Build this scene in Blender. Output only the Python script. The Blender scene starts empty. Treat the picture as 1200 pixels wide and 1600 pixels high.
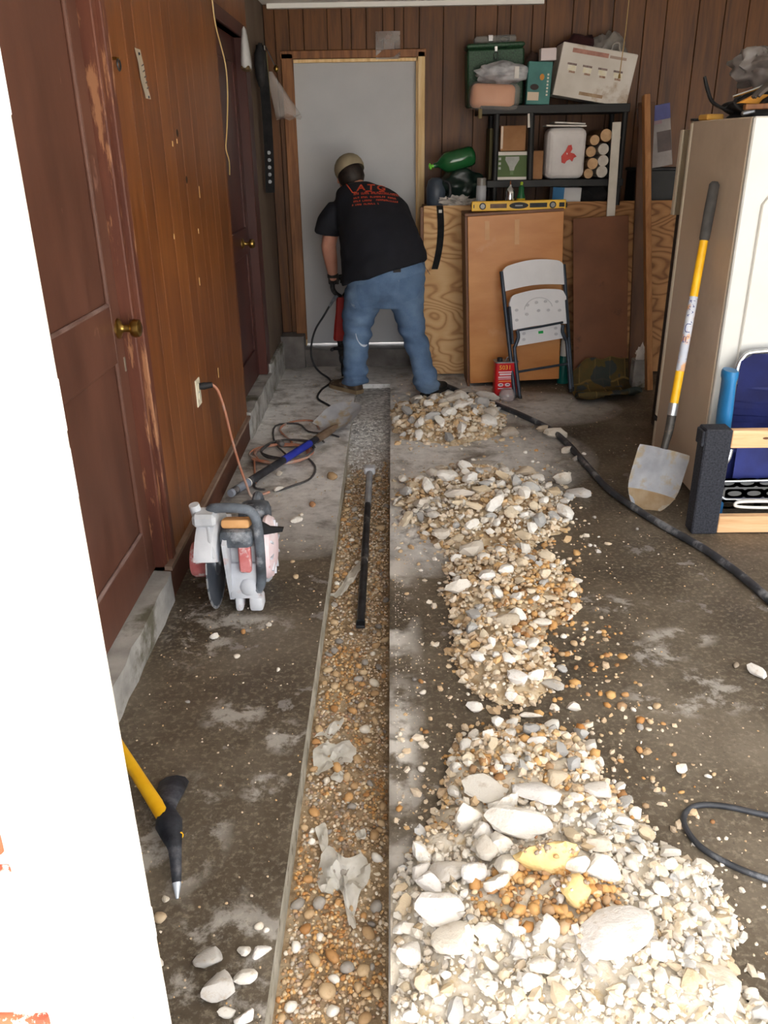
import bpy, bmesh, math, random
import numpy as np
from mathutils import Vector, Matrix, Euler, noise as mnoise
from mathutils.bvhtree import BVHTree

SC = bpy.context.scene
COL = SC.collection
random.seed(7)
rng = np.random.default_rng(7)
PI = math.pi

# ------------------------------------------------------------------ camera
cam_d = bpy.data.cameras.new('camera')
cam = bpy.data.objects.new('camera', cam_d)
COL.objects.link(cam)
cam_d.sensor_fit = 'VERTICAL'
cam_d.sensor_height = 36.0
cam_d.sensor_width = 27.0
cam_d.lens = 1294.0 * 36.0 / 1600.0
cam_d.clip_start = 0.02
cam_d.clip_end = 200
Rm = Matrix(((0.999871, 0.009712, 0.012793),
             (0.007775, 0.404289, -0.914598),
             (-0.014055, 0.914580, 0.404161)))
cam.matrix_world = Matrix.Translation((0, 0, 1.6)) @ Rm.to_4x4()
SC.camera = cam

# ------------------------------------------------------------------ light: a bright hazy sky and the sun behind the photographer
SKY_STRENGTH = 3.4
SUN_STRENGTH = 14.0
EXPOSURE = 0.68
w = bpy.data.worlds.new('sky')
SC.world = w
w.use_nodes = True
wt = w.node_tree
wt.nodes.clear()
sky = wt.nodes.new('ShaderNodeTexSky')
sky.sky_type = 'NISHITA'
sky.sun_disc = False
sky.sun_elevation = math.radians(58)
sky.sun_rotation = math.radians(150)
sky.dust_density = 3.0
sky.air_density = 1.0
hz = wt.nodes.new('ShaderNodeMixRGB')
hz.inputs[0].default_value = 0.8
hz.inputs[2].default_value = (1.0, 1.0, 1.0, 1)
bgn = wt.nodes.new('ShaderNodeBackground')
bgn.inputs[1].default_value = SKY_STRENGTH
wo = wt.nodes.new('ShaderNodeOutputWorld')
sm = wt.nodes.new('ShaderNodeVectorMath')
sm.operation = 'SCALE'
sm.inputs['Scale'].default_value = 0.12
wt.links.new(sky.outputs[0], sm.inputs[0])
wt.links.new(sm.outputs[0], hz.inputs[1])
wt.links.new(hz.outputs[0], bgn.inputs[0])
wt.links.new(bgn.outputs[0], wo.inputs[0])

sun_d = bpy.data.lights.new('sun', 'SUN')
sun_d.energy = SUN_STRENGTH
sun_d.angle = math.radians(0.6)
sun_d.color = (1.0, 0.95, 0.87)
sun = bpy.data.objects.new('sun', sun_d)
COL.objects.link(sun)
sun.location = (4, -6, 8)
# light travels towards +y, -x and steeply down (sun stands high, behind right)
sun.rotation_euler = Vector((-0.30, 0.42, -1.0)).to_track_quat('-Z', 'Y').to_euler()

# the open garage door is a portal for sky sampling (emits nothing itself)
por_d = bpy.data.lights.new('sky_portal', 'AREA')
por_d.shape = 'RECTANGLE'
por_d.size = 5.2
por_d.size_y = 2.2
por = bpy.data.objects.new('sky_portal', por_d)
COL.objects.link(por)
por.location = (2.3, 0.58, 1.1)
por.rotation_euler = (math.radians(90), 0, 0)
por_d.cycles.is_portal = True

vs = SC.view_settings
SC.display_settings.display_device = 'sRGB'
vs.view_transform = 'Standard'
vs.look = 'None'
vs.gamma = 1.0
vs.exposure = EXPOSURE
vs.use_curve_mapping = False
SC.cycles.use_denoising = True
SC.cycles.max_bounces = 10
SC.cycles.diffuse_bounces = 6
SC.cycles.sample_clamp_indirect = 6.0

# ------------------------------------------------------------------ materials
def lin(h):
    """sRGB 0-255 triple to linear rgba"""
    return tuple(((c / 255) / 12.92 if c / 255 <= 0.04045 else ((c / 255 + 0.055) / 1.055) ** 2.4) for c in h) + (1,)

class N:
    def __init__(s, name):
        s.m = bpy.data.materials.new(name)
        s.m.use_nodes = True
        s.t = s.m.node_tree
        s.t.nodes.clear()
        s.out = s.t.nodes.new('ShaderNodeOutputMaterial')
        s.bs = s.t.nodes.new('ShaderNodeBsdfPrincipled')
        s.t.links.new(s.bs.outputs[0], s.out.inputs[0])
    def n(s, t, **k):
        x = s.t.nodes.new(t)
        for a, b in k.items(): setattr(x, a, b)
        return x
    def l(s, a, b):
        if isinstance(a, (int, float, tuple)): b.default_value = a
        else: s.t.links.new(a, b)
    def coord(s, stretch=(1, 1, 1), rnd=False, kind='Object', rot=(0, 0, 0)):
        c = s.n('ShaderNodeTexCoord')
        o = c.outputs[kind]
        if rnd:
            oi = s.n('ShaderNodeObjectInfo')
            ml = s.math('MULTIPLY', oi.outputs['Random'], 37.0)
            ad = s.n('ShaderNodeVectorMath', operation='ADD')
            s.l(o, ad.inputs[0]); s.l(ml, ad.inputs[1]); o = ad.outputs[0]
        mp = s.n('ShaderNodeMapping')
        mp.inputs['Scale'].default_value = stretch
        mp.inputs['Rotation'].default_value = rot
        s.l(o, mp.inputs[0])
        return mp.outputs[0]
    def noise(s, vec, scale, detail=4, rough=.55, dist=0):
        x = s.n('ShaderNodeTexNoise')
        s.l(vec, x.inputs['Vector'])
        x.inputs['Scale'].default_value = scale
        x.inputs['Detail'].default_value = detail
        x.inputs['Roughness'].default_value = rough
        x.inputs['Distortion'].default_value = dist
        return x.outputs[0]
    def ramp(s, f, stops, interp='LINEAR'):
        x = s.n('ShaderNodeValToRGB')
        s.l(f, x.inputs[0])
        cr = x.color_ramp
        cr.interpolation = interp
        while len(cr.elements) < len(stops): cr.elements.new(.5)
        for e, (p, c) in zip(cr.elements, stops):
            e.position = p; e.color = c
        return x.outputs[0]
    def math(s, op, a, b=0.0, clamp=False):
        x = s.n('ShaderNodeMath', operation=op, use_clamp=clamp)
        s.l(a, x.inputs[0]); s.l(b, x.inputs[1])
        return x.outputs[0]
    def mr(s, v, a, b, c=0.0, d=1.0):
        x = s.n('ShaderNodeMapRange'); x.clamp = True
        s.l(v, x.inputs[0])
        for i, q in enumerate((a, b, c, d)): x.inputs[i + 1].default_value = q
        return x.outputs[0]
    def mix(s, f, a, b, mode='MIX'):
        x = s.n('ShaderNodeMixRGB', blend_type=mode)
        s.l(f, x.inputs[0]); s.l(a, x.inputs[1]); s.l(b, x.inputs[2])
        return x.outputs[0]
    def oval(s, vec, c, r, lo=1.25, hi=.55):
        """1 inside an oval stain on the ground, 0 outside"""
        a = s.n('ShaderNodeVectorMath', operation='SUBTRACT'); s.l(vec, a.inputs[0]); a.inputs[1].default_value = (c[0], c[1], 0)
        b = s.n('ShaderNodeVectorMath', operation='MULTIPLY'); s.l(a.outputs[0], b.inputs[0]); b.inputs[1].default_value = (1 / r[0], 1 / r[1], 0)
        d = s.n('ShaderNodeVectorMath', operation='LENGTH'); s.l(b.outputs[0], d.inputs[0])
        return s.mr(d.outputs['Value'], lo, hi)
    def bump(s, h, strength=.3, dist=.01):
        x = s.n('ShaderNodeBump')
        x.inputs['Strength'].default_value = strength
        x.inputs['Distance'].default_value = dist
        s.l(h, x.inputs['Height'])
        s.l(x.outputs[0], s.bs.inputs['Normal'])
    def set(s, color=None, rough=None, metal=None, spec=None, alpha=None, trans=None, coat=None):
        for v, k in ((color, 'Base Color'), (rough, 'Roughness'), (metal, 'Metallic'), (spec, 'Specular IOR Level'), (alpha, 'Alpha'), (trans, 'Transmission Weight'), (coat, 'Coat Weight')):
            if v is not None: s.l(v, s.bs.inputs[k])
        return s.m

def M(name, c1, c2=None, scale=6, stretch=(1, 1, 1), rough=.6, metal=0.0, bump=0.0, bscale=60, dirt=None, dscale=4, dth=(.52, .62), dstretch=(1, 1, 1), spec=.4, rnd=0.0, ramp=(.35, .65), alpha=None, trans=None, coat=None, detail=5, bstretch=None):
    n = N(name)
    v = n.coord(stretch, rnd > 0)
    c1 = lin(c1); c2 = lin(c2) if c2 else c1
    col = n.ramp(n.noise(v, scale, detail), [(ramp[0], c1), (ramp[1], c2)])
    if rnd:
        oi = n.n('ShaderNodeObjectInfo')
        h = n.n('ShaderNodeHueSaturation')
        n.l(n.mr(oi.outputs['Random'], 0, 1, 1 - rnd, 1 + rnd), h.inputs['Value'])
        n.l(col, h.inputs['Color']); col = h.outputs[0]
    if dirt:
        vd = n.coord(dstretch, rnd > 0)
        col = n.mix(n.mr(n.noise(vd, dscale, 6, .65), dth[0], dth[1]), col, lin(dirt))
    n.set(col, rough, metal, spec, alpha, trans, coat)
    if bump:
        n.bump(n.noise(n.coord(bstretch or (1, 1, 1)), bscale, 4), bump, .004)
    return n.m

def wood(name, dark, mid, light, rough=.45, axis='Z', gscale=1.0, rnd=.12, blot=.5, spec=.4, scuff=None):
    """board timber: long grain along one axis, blotched, each board its own shade"""
    n = N(name)
    st = {'X': (.7, 9, 9), 'Y': (9, .7, 9), 'Z': (9, 9, .7)}[axis]
    v = n.coord(tuple(q * gscale for q in st), True)
    g = n.noise(v, 3.0, 8, .62, .6)
    v2 = n.coord((1.2, 1.2, .8), True)
    b = n.noise(v2, 1.8, 3)
    f = n.math('ADD', n.math('MULTIPLY', g, 1 - blot * .6), n.math('MULTIPLY', b, blot * .6))
    col = n.ramp(f, [(.33, lin(dark)), (.5, lin(mid)), (.68, lin(light))])
    oi = n.n('ShaderNodeObjectInfo')
    h = n.n('ShaderNodeHueSaturation')
    n.l(n.mr(oi.outputs['Random'], 0, 1, 1 - rnd, 1 + rnd), h.inputs['Value'])
    n.l(col, h.inputs['Color'])
    col = h.outputs[0]
    if scuff:
        vs_ = n.coord((9, 9, 1.2), True)
        col = n.mix(n.mr(n.noise(vs_, 5, 6, .7), .66, .7), col, lin(scuff))
    n.set(col, rough, 0.0, spec)
    n.bump(g, .12, .003)
    return n.m

# ------------------------------------------------------------------ mesh helpers
class G:
    """collects shapes into one bmesh"""
    def __init__(s): s.b = bmesh.new()
    def _x(s, vs, mtx):
        if mtx is not None: bmesh.ops.transform(s.b, matrix=mtx, verts=vs)
    def box(s, c, d, bev=0.0, rot=None, seg=1):
        r = bmesh.ops.create_cube(s.b, size=1.0)['verts']
        bmesh.ops.scale(s.b, vec=d, verts=r)
        if bev > 0:
            es = list({e for v in r for e in v.link_edges})
            o = bmesh.ops.bevel(s.b, geom=es, offset=bev, segments=seg, affect='EDGES', profile=.5)
            r = list({v for f in o['faces'] for v in f.verts} | {v for v in r if v.is_valid})
        mt = Matrix.Translation(c)
        if rot is not None: mt = mt @ Euler(rot).to_matrix().to_4x4()
        s._x(r, mt); return s
    def span(s, x0, x1, y0, y1, z0, z1, bev=0.0):
        return s.box(((x0 + x1) / 2, (y0 + y1) / 2, (z0 + z1) / 2), (abs(x1 - x0), abs(y1 - y0), abs(z1 - z0)), bev)
    def ring_strip(s, rings, cap=True, closed=True):
        R = [[s.b.verts.new(p) for p in r] for r in rings]
        n = len(R[0])
        for a, b in zip(R, R[1:]):
            for i in range(n if closed else n - 1):
                j = (i + 1) % n
                s.b.faces.new((a[i], a[j], b[j], b[i]))
        if cap and closed:
            s.b.faces.new(R[0][::-1]); s.b.faces.new(R[-1])
        return s
    def tube(s, pts, r, n=8, cap=True, ell=None, sm=0):
        pts = [Vector(p) for p in pts]
        if sm: pts = smooth_path(pts, sm)
        rr = r if isinstance(r, (list, tuple)) else None
        if rr and sm:
            k = len(pts) - 1
            rr = [np.interp(i / k, np.linspace(0, 1, len(r)), r) for i in range(k + 1)]
        up = None; rings = []
        for i, p in enumerate(pts):
            t = (pts[min(i + 1, len(pts) - 1)] - pts[max(i - 1, 0)]).normalized()
            if up is None:
                up = Vector((0, 0, 1)) if abs(t.z) < .9 else Vector((1, 0, 0))
            a = t.cross(up)
            if a.length < 1e-5: a = t.cross(Vector((0, 1, 0)))
            a.normalize(); b = a.cross(t).normalized(); up = b
            q = rr[i] if rr else r
            e = ell or (1, 1)
            rings.append([p + a * math.cos(2 * PI * k / n) * q * e[0] + b * math.sin(2 * PI * k / n) * q * e[1] for k in range(n)])
        return s.ring_strip(rings, cap)
    def cyl(s, p0, p1, r0, r1=None, n=16):
        return s.tube([p0, p1], [r0, r0 if r1 is None else r1], n)
    def lathe(s, prof, c=(0, 0, 0), n=20, axis='Z', mtx=None):
        mt = mtx or (Matrix.Translation(c) @ {'Z': Matrix.Identity(4), 'X': Matrix.Rotation(PI / 2, 4, 'Y'), 'Y': Matrix.Rotation(-PI / 2, 4, 'X')}[axis])
        rings = [[mt @ Vector((max(r, 1e-4) * math.cos(2 * PI * k / n), max(r, 1e-4) * math.sin(2 * PI * k / n), h)) for k in range(n)] for r, h in prof]
        return s.ring_strip(rings)
    def prism(s, poly, z0, z1, mtx=None):
        """polygon in local xy, extruded along local z"""
        mt = mtx or Matrix.Identity(4)
        return s.ring_strip([[mt @ Vector((x, y, z0)) for x, y in poly], [mt @ Vector((x, y, z1)) for x, y in poly]])
    def blob(s, c, d, sub=2, amp=0.0, fr=6.0, rot=None, seed=0):
        r = bmesh.ops.create_icosphere(s.b, subdivisions=sub, radius=1.0)['verts']
        for v in r:
            k = 1 + amp * mnoise.noise(v.co * fr * .3 + Vector((seed * 3.1, seed, 0)))
            v.co = Vector((v.co.x * d[0] * k, v.co.y * d[1] * k, v.co.z * d[2] * k))
        mt = Matrix.Translation(c)
        if rot is not None: mt = mt @ Euler(rot).to_matrix().to_4x4()
        s._x(r, mt); return s
    def sheet(s, fn, nu, nv, th=0.0):
        V = [[s.b.verts.new(fn(i / nu, j / nv)) for j in range(nv + 1)] for i in range(nu + 1)]
        fs = [s.b.faces.new((V[i][j], V[i + 1][j], V[i + 1][j + 1], V[i][j + 1])) for i in range(nu) for j in range(nv)]
        if th:
            bmesh.ops.solidify(s.b, geom=fs, thickness=th)
        return s

def smooth_path(pts, k):
    out = []
    P = [pts[0]] + list(pts) + [pts[-1]]
    for i in range(1, len(P) - 2):
        for t in np.linspace(0, 1, k, endpoint=False):
            a, b, c, d = P[i - 1], P[i], P[i + 1], P[i + 2]
            out.append(.5 * ((2 * b) + (c - a) * t + (2 * a - 5 * b + 4 * c - d) * t * t + (3 * b - a - 3 * c + d) * t ** 3))
    out.append(pts[-1])
    return out

WM = {}
def world(o): return WM.get(o.name, Matrix.Identity(4))

def link(name, me, parent=None, mtx=None):
    o = bpy.data.objects.new(name, me)
    COL.objects.link(o)
    if parent is not None: o.parent = parent
    m = mtx or Matrix.Identity(4)
    o.matrix_local = m if parent is not None else m
    if parent is None: o.matrix_world = m
    WM[o.name] = world(parent) @ m if parent is not None else m
    return o

def finish(g, mats, smooth):
    b = g.b if isinstance(g, G) else g
    bmesh.ops.recalc_face_normals(b, faces=b.faces[:])
    me = bpy.data.meshes.new('m')
    b.to_mesh(me); b.free()
    for m in (mats if isinstance(mats, (list, tuple)) else [mats]): me.materials.append(m)
    if smooth is not None:
        me.polygons.foreach_set('use_smooth', [True] * len(me.polygons))
        if smooth < 179: me.set_sharp_from_angle(angle=math.radians(smooth))
    return me

def part(name, g, mat, parent=None, smooth=35, label=None, local=False, kind=None):
    """one mesh object; g is in world coordinates (or in the parent's when local)"""
    me = finish(g, mat, smooth)
    if parent is not None and not local: me.transform(world(parent).inverted())
    if parent is None:
        co = np.empty(len(me.vertices) * 3); me.vertices.foreach_get('co', co); co = co.reshape(-1, 3)
        lo, hi = co.min(0), co.max(0)
        c = Vector(((lo[0] + hi[0]) / 2, (lo[1] + hi[1]) / 2, lo[2]))
        if kind != 'structure':
            me.transform(Matrix.Translation(-c))
            o = link(name, me, None, Matrix.Translation(c))
        else: o = link(name, me)
    else: o = link(name, me, parent)
    if label: o['label'] = label
    if kind: o['kind'] = kind
    return o

def tag(o, label, cat, group=None, kind=None):
    o['label'] = label; o['category'] = cat
    if group: o['group'] = group
    if kind: o['kind'] = kind
    return o

def thing(name, label, cat, loc=(0, 0, 0), rot=(0, 0, 0), group=None, kind=None):
    m = Matrix.Translation(loc) @ Euler(rot).to_matrix().to_4x4()
    o = link(name, None, None, m)
    o.empty_display_size = .05
    return tag(o, label, cat, group, kind)

def struct(name, g, mat, parent=None, smooth=None, label=None):
    return part(name, g, mat, parent, smooth, label, kind='structure' if parent is None else None)

def copy_tree(o, mtx, label=None):
    r = o.copy(); COL.objects.link(r); r.matrix_world = mtx; WM[r.name] = mtx
    if label: r['label'] = label
    for ch in o.children:
        c = ch.copy(); COL.objects.link(c); c.parent = r
        for g2 in ch.children:
            d = g2.copy(); COL.objects.link(d); d.parent = c
    return r

def text_mesh(txt, size, mat, mtx, ext=.0008, name='lettering', parent=None, sx=1.0):
    """flat lettering as a thin mesh; mtx places its lower-left corner (x right, y up)"""
    cu = bpy.data.curves.new('t', 'FONT'); cu.body = txt; cu.size = size; cu.extrude = ext; cu.resolution_u = 2
    o = bpy.data.objects.new('t', cu); COL.objects.link(o)
    dg = bpy.context.evaluated_depsgraph_get()
    me = bpy.data.meshes.new_from_object(o.evaluated_get(dg))
    bpy.data.objects.remove(o); bpy.data.curves.remove(cu)
    me.transform(mtx @ Matrix.Diagonal((sx, 1, 1, 1)))
    if parent is not None: me.transform(world(parent).inverted())
    me.materials.clear(); me.materials.append(mat)
    return link(name, me, parent)

# ------------------------------------------------------------------ shell materials
m_wallL = wood('varnished_pine', (84, 46, 20), (114, 66, 30), (138, 84, 40), .42, 'Z', .8, .05, .8, scuff=(128, 80, 44))
m_wallB = wood('dark_panelling', (64, 36, 13), (94, 56, 22), (116, 72, 30), .5, 'Z', 1.0, .10, .5)
m_groove = M('dark_groove', (26, 15, 10))
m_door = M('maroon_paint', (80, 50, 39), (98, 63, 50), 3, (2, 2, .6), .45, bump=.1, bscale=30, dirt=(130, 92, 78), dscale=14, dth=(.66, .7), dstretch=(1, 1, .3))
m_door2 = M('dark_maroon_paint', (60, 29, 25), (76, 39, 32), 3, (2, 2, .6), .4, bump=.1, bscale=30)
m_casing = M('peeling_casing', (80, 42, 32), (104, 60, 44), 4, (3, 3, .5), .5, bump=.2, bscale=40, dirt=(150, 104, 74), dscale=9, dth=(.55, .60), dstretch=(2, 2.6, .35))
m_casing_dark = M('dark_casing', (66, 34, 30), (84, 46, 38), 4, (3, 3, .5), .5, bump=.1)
m_rawwood = wood('raw_jamb_wood', (206, 164, 106), (232, 198, 142), (244, 218, 170), .55, 'Z', 1, .08, .3)
m_brownwood = wood('brown_casing_wood', (92, 54, 30), (132, 84, 46), (160, 108, 64), .5, 'Z', 1, .08, .4)
m_white_door = M('flat_white_paint', (176, 177, 181), (186, 187, 190), 2, rough=.5)
m_brass = M('old_brass', (150, 120, 62), (176, 146, 84), 12, rough=.28, metal=1.0)
m_sill = M('sill_concrete', (140, 138, 134), (178, 176, 172), 7, rough=.85, bump=.5, bscale=45, dirt=(96, 92, 78), dscale=5, dth=(.5, .64))
m_sill_dark = M('dark_curb', (92, 86, 82), (124, 118, 114), 6, rough=.8, bump=.3)
m_base = M('stained_baseboard', (70, 40, 28), (92, 56, 40), 4, (3, 1, 3), .6, bump=.2)
m_strip = M('lit_ledge', (118, 96, 82), (146, 126, 110), 9, rough=.7)  # paler than the baseboard: light on the ledge put into its colour
m_ceiling = M('ceiling_white', (228, 226, 221), (234, 232, 228), 3, rough=.8)
m_plaster = M('dusty_plaster', (84, 68, 54), (104, 88, 74), 3, (1, 1, .4), rough=.85, bump=.2, bscale=20)
m_drive = M('driveway_concrete', (196, 190, 180), (212, 207, 198), 3, rough=.9)

# floor: old concrete, damp and brown, with dried slurry, dust and cut marks
def floor_mat():
    n = N('damp_concrete')
    v = n.coord()
    big = n.noise(v, 1.6, 5, .6, .3)
    col = n.ramp(big, [(.32, lin((62, 54, 44))), (.5, lin((86, 76, 63))), (.68, lin((116, 106, 92)))])
    fine = n.noise(v, 55, 6, .7)
    col = n.mix(n.mr(fine, .50, .66, 0, .6), col, lin((146, 136, 120)))
    col = n.mix(n.mr(n.noise(v, 90, 4, .7), .57, .68, 0, .42), col, lin((40, 34, 29)))
    # dried slurry splashes
    sp = n.noise(v, 4.6, 8, .66, .35)
    col = n.mix(n.mr(sp, .625, .65, 0, .55), col, lin((150, 147, 145)))
    # concrete dust where the cutting and breaking goes on
    d = n.oval(v, (-.45, 5.45), (.85, 1.25), 1.2, .5)
    d = n.math('MAXIMUM', d, n.oval(v, (.2, 5.9), (.6, .55), 1.2, .4))
    d = n.math('MAXIMUM', d, n.math('MULTIPLY', n.oval(v, (-.45, 4.2), (.55, .9), 1.2, .3), .75))
    d = n.math('MAXIMUM', d, n.math('MULTIPLY', n.oval(v, (.3, 4.4), (.7, .6), 1.2, .4), .8))
    d = n.math('MAXIMUM', d, n.math('MULTIPLY', n.oval(v, (.15, 3.55), (.25, .5), 1.2, .4), .9))
    d = n.math('MAXIMUM', d, n.math('MULTIPLY', n.oval(v, (.85, 5.3), (.55, .35), 1.2, .3), .5))
    dn = n.noise(v, 3.4, 7, .68, .5)
    dm = n.math('MULTIPLY', n.math('POWER', d, .55), n.mr(dn, .30, .50))
    col = n.mix(n.math('MULTIPLY', dm, .95), col, n.ramp(n.noise(v, 16, 6, .65), [(.3, lin((178, 178, 178))), (.45, lin((222, 222, 222))), (.65, lin((242, 242, 241)))]))
    # white powder along the right lip of the cut and around the heap
    lip = n.math('MULTIPLY', n.oval(v, (-.0, 3.2), (.085, 3.6), 1.2, .2), n.mr(n.noise(v, 3.1, 5, .6), .5, .6))
    lip = n.math('MAXIMUM', lip, n.math('MULTIPLY', n.oval(v, (.02, 1.15), (.14, .4), 1.2, .3), .9))
    lip = n.math('MAXIMUM', lip, n.math('MULTIPLY', n.oval(v, (.01, 1.95), (.055, .3), 1.3, .4), n.mr(n.noise(v, 9, 4, .6), .42, .55)))
    for c, r in (((-.37, 1.2), (.16, .16)), ((-.56, 1.6), (.1, .16)), ((-.5, 2.08), (.08, .07)), ((-.33, 1.98), (.06, .06)), ((-.36, 1.75), (.05, .06)),
                 ((-.7, 2.6), (.1, .2)), ((.86, 2.4), (.1, .06)), ((1.0, 2.5), (.1, .05)), ((.9, 2.15), (.14, .07)), ((1.02, 2.2), (.1, .1)), ((.82, 2.75), (.1, .07)), ((-.55, 2.6), (.14, .06))):
        lip = n.math('MAXIMUM', lip, n.math('MULTIPLY', n.oval(v, c, r, 1.5, .9), n.mr(n.noise(v, 8.5, 9, .7, .25), .50, .58, 0, .5)))
    col = n.mix(lip, col, lin((200, 196, 190)))
    wet = n.mr(n.noise(v, 2.1, 4), .4, .62)
    ro = n.math('ADD', n.math('MULTIPLY', wet, .3), .38)
    ro = n.math('MAXIMUM', ro, n.math('MULTIPLY', n.math('MAXIMUM', dm, lip), .9))
    n.set(col, ro, 0.0, .45)
    n.bump(n.math('ADD', n.math('MULTIPLY', fine, .5), n.math('MULTIPLY', dn, 1.0)), .3, .006)
    return n.m
m_floor = floor_mat()
m_cut = M('fresh_cut_concrete', (150, 146, 132), (186, 182, 170), 14, rough=.8, bump=.2, bscale=80, dirt=(112, 106, 92), dscale=20, dth=(.55, .65))

TX0, TX1, TY1 = -.270, -.022, 5.95       # the cut in the slab: left edge, right edge, far end
WX = -.875                               # face of the left panelling
BY = 6.6                                 # face of the back panelling
CZ = 2.5
RX = 5.4
g = G()
for x0, x1, y0, y1 in ((-1.25, TX0, .62, TY1), (TX1, RX, .62, TY1), (-1.25, RX, TY1, BY + .2)):
    g.span(x0, x1, y0, y1, -.12, 0)
fl = g.b
me_floor = finish(g, [m_floor, m_cut], None)
for p in me_floor.polygons:
    if abs(p.normal.z) < .5 and abs(p.center.x) < .3 and p.center.y < TY1 + .01: p.material_index = 1
fo = link('floor', me_floor); fo['kind'] = 'structure'

# driveway outside
dr = struct('ground_outside', G().span(-9, 9, -16, .618, -.14, -.02), m_drive)
struct('ground_behind', G().span(-6, 6, BY + .35, 14, -.14, 0.0), m_drive)

# ceiling
struct('ceiling', G().span(-1.3, RX + .1, .42, BY + .2, CZ, CZ + .12), m_ceiling)
struct('trim_ceiling', G().span(-.84, 1.05, BY - .05, BY - .002, CZ - .03, CZ - .001), m_ceiling)

# left wall: carcass, boards as parts
g = G()
g.span(-1.2, -1.05, .62, BY + .2, 0, CZ)                        # backing behind the doors
g.span(-1.05, WX - .012, 2.9, 4.72, .13, CZ)                    # wall between the doors
g.span(-1.05, WX - .012, .80, 1.7, 0, CZ)
g.span(-1.05, WX - .012, 1.7, 2.9, 2.2, CZ)
g.span(-1.05, WX - .012, 4.72, 5.72, 2.2, CZ)
g.span(-1.05, WX - .001, 5.80, BY, .2, CZ)
wl = struct('wall_left', g, m_groove)
def boards_y(parent, y0, y1, z0, z1, x, widths, mat):
    y = y0; i = 0
    while y < y1 - .01:
        w_ = min(widths[i % len(widths)], y1 - y); i += 1
        part('plank', G().box((x - .005, y + w_ / 2, (z0 + z1) / 2), (.012, w_ - .0022, z1 - z0), .0007), mat, parent, None)
        y += w_
LW = [.205, .128, .236, .166, .142, .215, .118]
boards_y(wl, 2.915, 4.755, .142, CZ - .002, WX, LW, m_wallL)
boards_y(wl, 4.755, 5.80, 2.235, CZ - .002, WX, LW, m_wallL)
boards_y(wl, .80, 2.915, 2.19, CZ - .002, WX, LW, m_wallL)
part('plaster_panel', G().span(WX - .012, WX, 5.80, 6.575, .2, CZ - .002), m_plaster, wl, None, 'dusty grey-brown strip of wall beside the back corner')
# gouges and pale chips in the varnish
m_chip = M('pale_chip', (206, 164, 104), (224, 186, 130), 9)
for yy, zz, h in ((4.03, 1.42, .05), (4.06, .575, .05), (3.85, 1.05, .035), (3.62, 1.62, .02), (3.7, 1.63, .018), (3.93, 1.26, .022), (3.48, 1.28, .02)):
    part('varnish_chip', G().box((WX + .0012, yy, zz), (.002, .012, h), .0008, (random.uniform(-.15, .15), 0, 0)), m_chip, wl, None)
for yy, zz in ((3.72, 1.66), (3.8, 1.48)):
    part('knot', G().lathe([(.0, 0), (.016, .001), (.014, .0022), (.0, .0022)], (WX, yy, zz), 12, 'X'), m_groove, wl)
# baseboard with its ledge, coloured pale as if its top caught light
bl = struct('baseboard_left', G().span(WX - .01, -.862, 2.78, 4.72, 0, .128), m_base)
part('ledge', G().span(WX - .005, -.852, 2.80, 4.735, .126, .144), m_strip, bl, None, 'ledge on top of the baseboard, coloured pale as if catching light')

# door 1 (near left): sill, casing, panelled leaf
g = G()
def rough_block(x0, x1, y0, y1, z0, z1, amp=.006, seed=1, nx=5, ny=18, nz=5):
    """concrete block with an uneven skin"""
    b = bmesh.new()
    bmesh.ops.create_cube(b, size=1)
    bmesh.ops.scale(b, vec=(x1 - x0, y1 - y0, z1 - z0), verts=b.verts)
    bmesh.ops.translate(b, vec=((x0 + x1) / 2, (y0 + y1) / 2, (z0 + z1) / 2), verts=b.verts)
    L = (x1 - x0, y1 - y0, z1 - z0)
    for ax, cuts in ((0, nx), (1, ny), (2, nz)):
        for k in range(1, cuts):
            co = [0, 0, 0]; co[ax] = (x0, y0, z0)[ax] + L[ax] * k / cuts
            no = [0, 0, 0]; no[ax] = 1
            bmesh.ops.bisect_plane(b, geom=b.verts[:] + b.edges[:] + b.faces[:], plane_co=co, plane_no=no)
    for v in b.verts:
        q = mnoise.noise_vector(v.co * 9 + Vector((seed * 7.7, 0, 0)))
        e = sum(1 for a, (l, h) in enumerate(((x0, x1), (y0, y1), (z0, z1))) if abs(v.co[a] - l) < 1e-4 or abs(v.co[a] - h) < 1e-4)
        v.co += q * amp * (1.6 if e > 1 else 1)
    return b
sill1 = struct('trim_1', rough_block(-1.04, -.85, 1.2, 2.79, -.005, .128, .006, 2), m_sill, None, 40)
door1 = link('door_1', None); door1['kind'] = 'structure'
DX = -.918
Y0, Y1, Z0, Z1 = 2.0, 2.812, .132, 2.16
part('door_leaf', G().span(DX - .04, DX - .012, Y0, Y1, Z0, Z1), m_door, door1, None)
part('stile', G().box((DX - .018, Y1 - .045, (Z0 + Z1) / 2), (.036, .09, Z1 - Z0), .003), m_door, door1, None)
part('stile', G().box((DX - .018, Y0 + .05, (Z0 + Z1) / 2), (.036, .10, Z1 - Z0), .003), m_door, door1, None)
for za, zb in ((.132, .318), (.955, 1.138), (2.0, 2.16)):
    part('rail', G().box((DX - .018, (Y0 + Y1) / 2, (za + zb) / 2), (.035, Y1 - Y0 - .18, zb - za), .003), m_door, door1, None)
m_mould = M('pale_moulding', (96, 70, 62), (132, 110, 104), 8, rough=.5)
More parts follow.
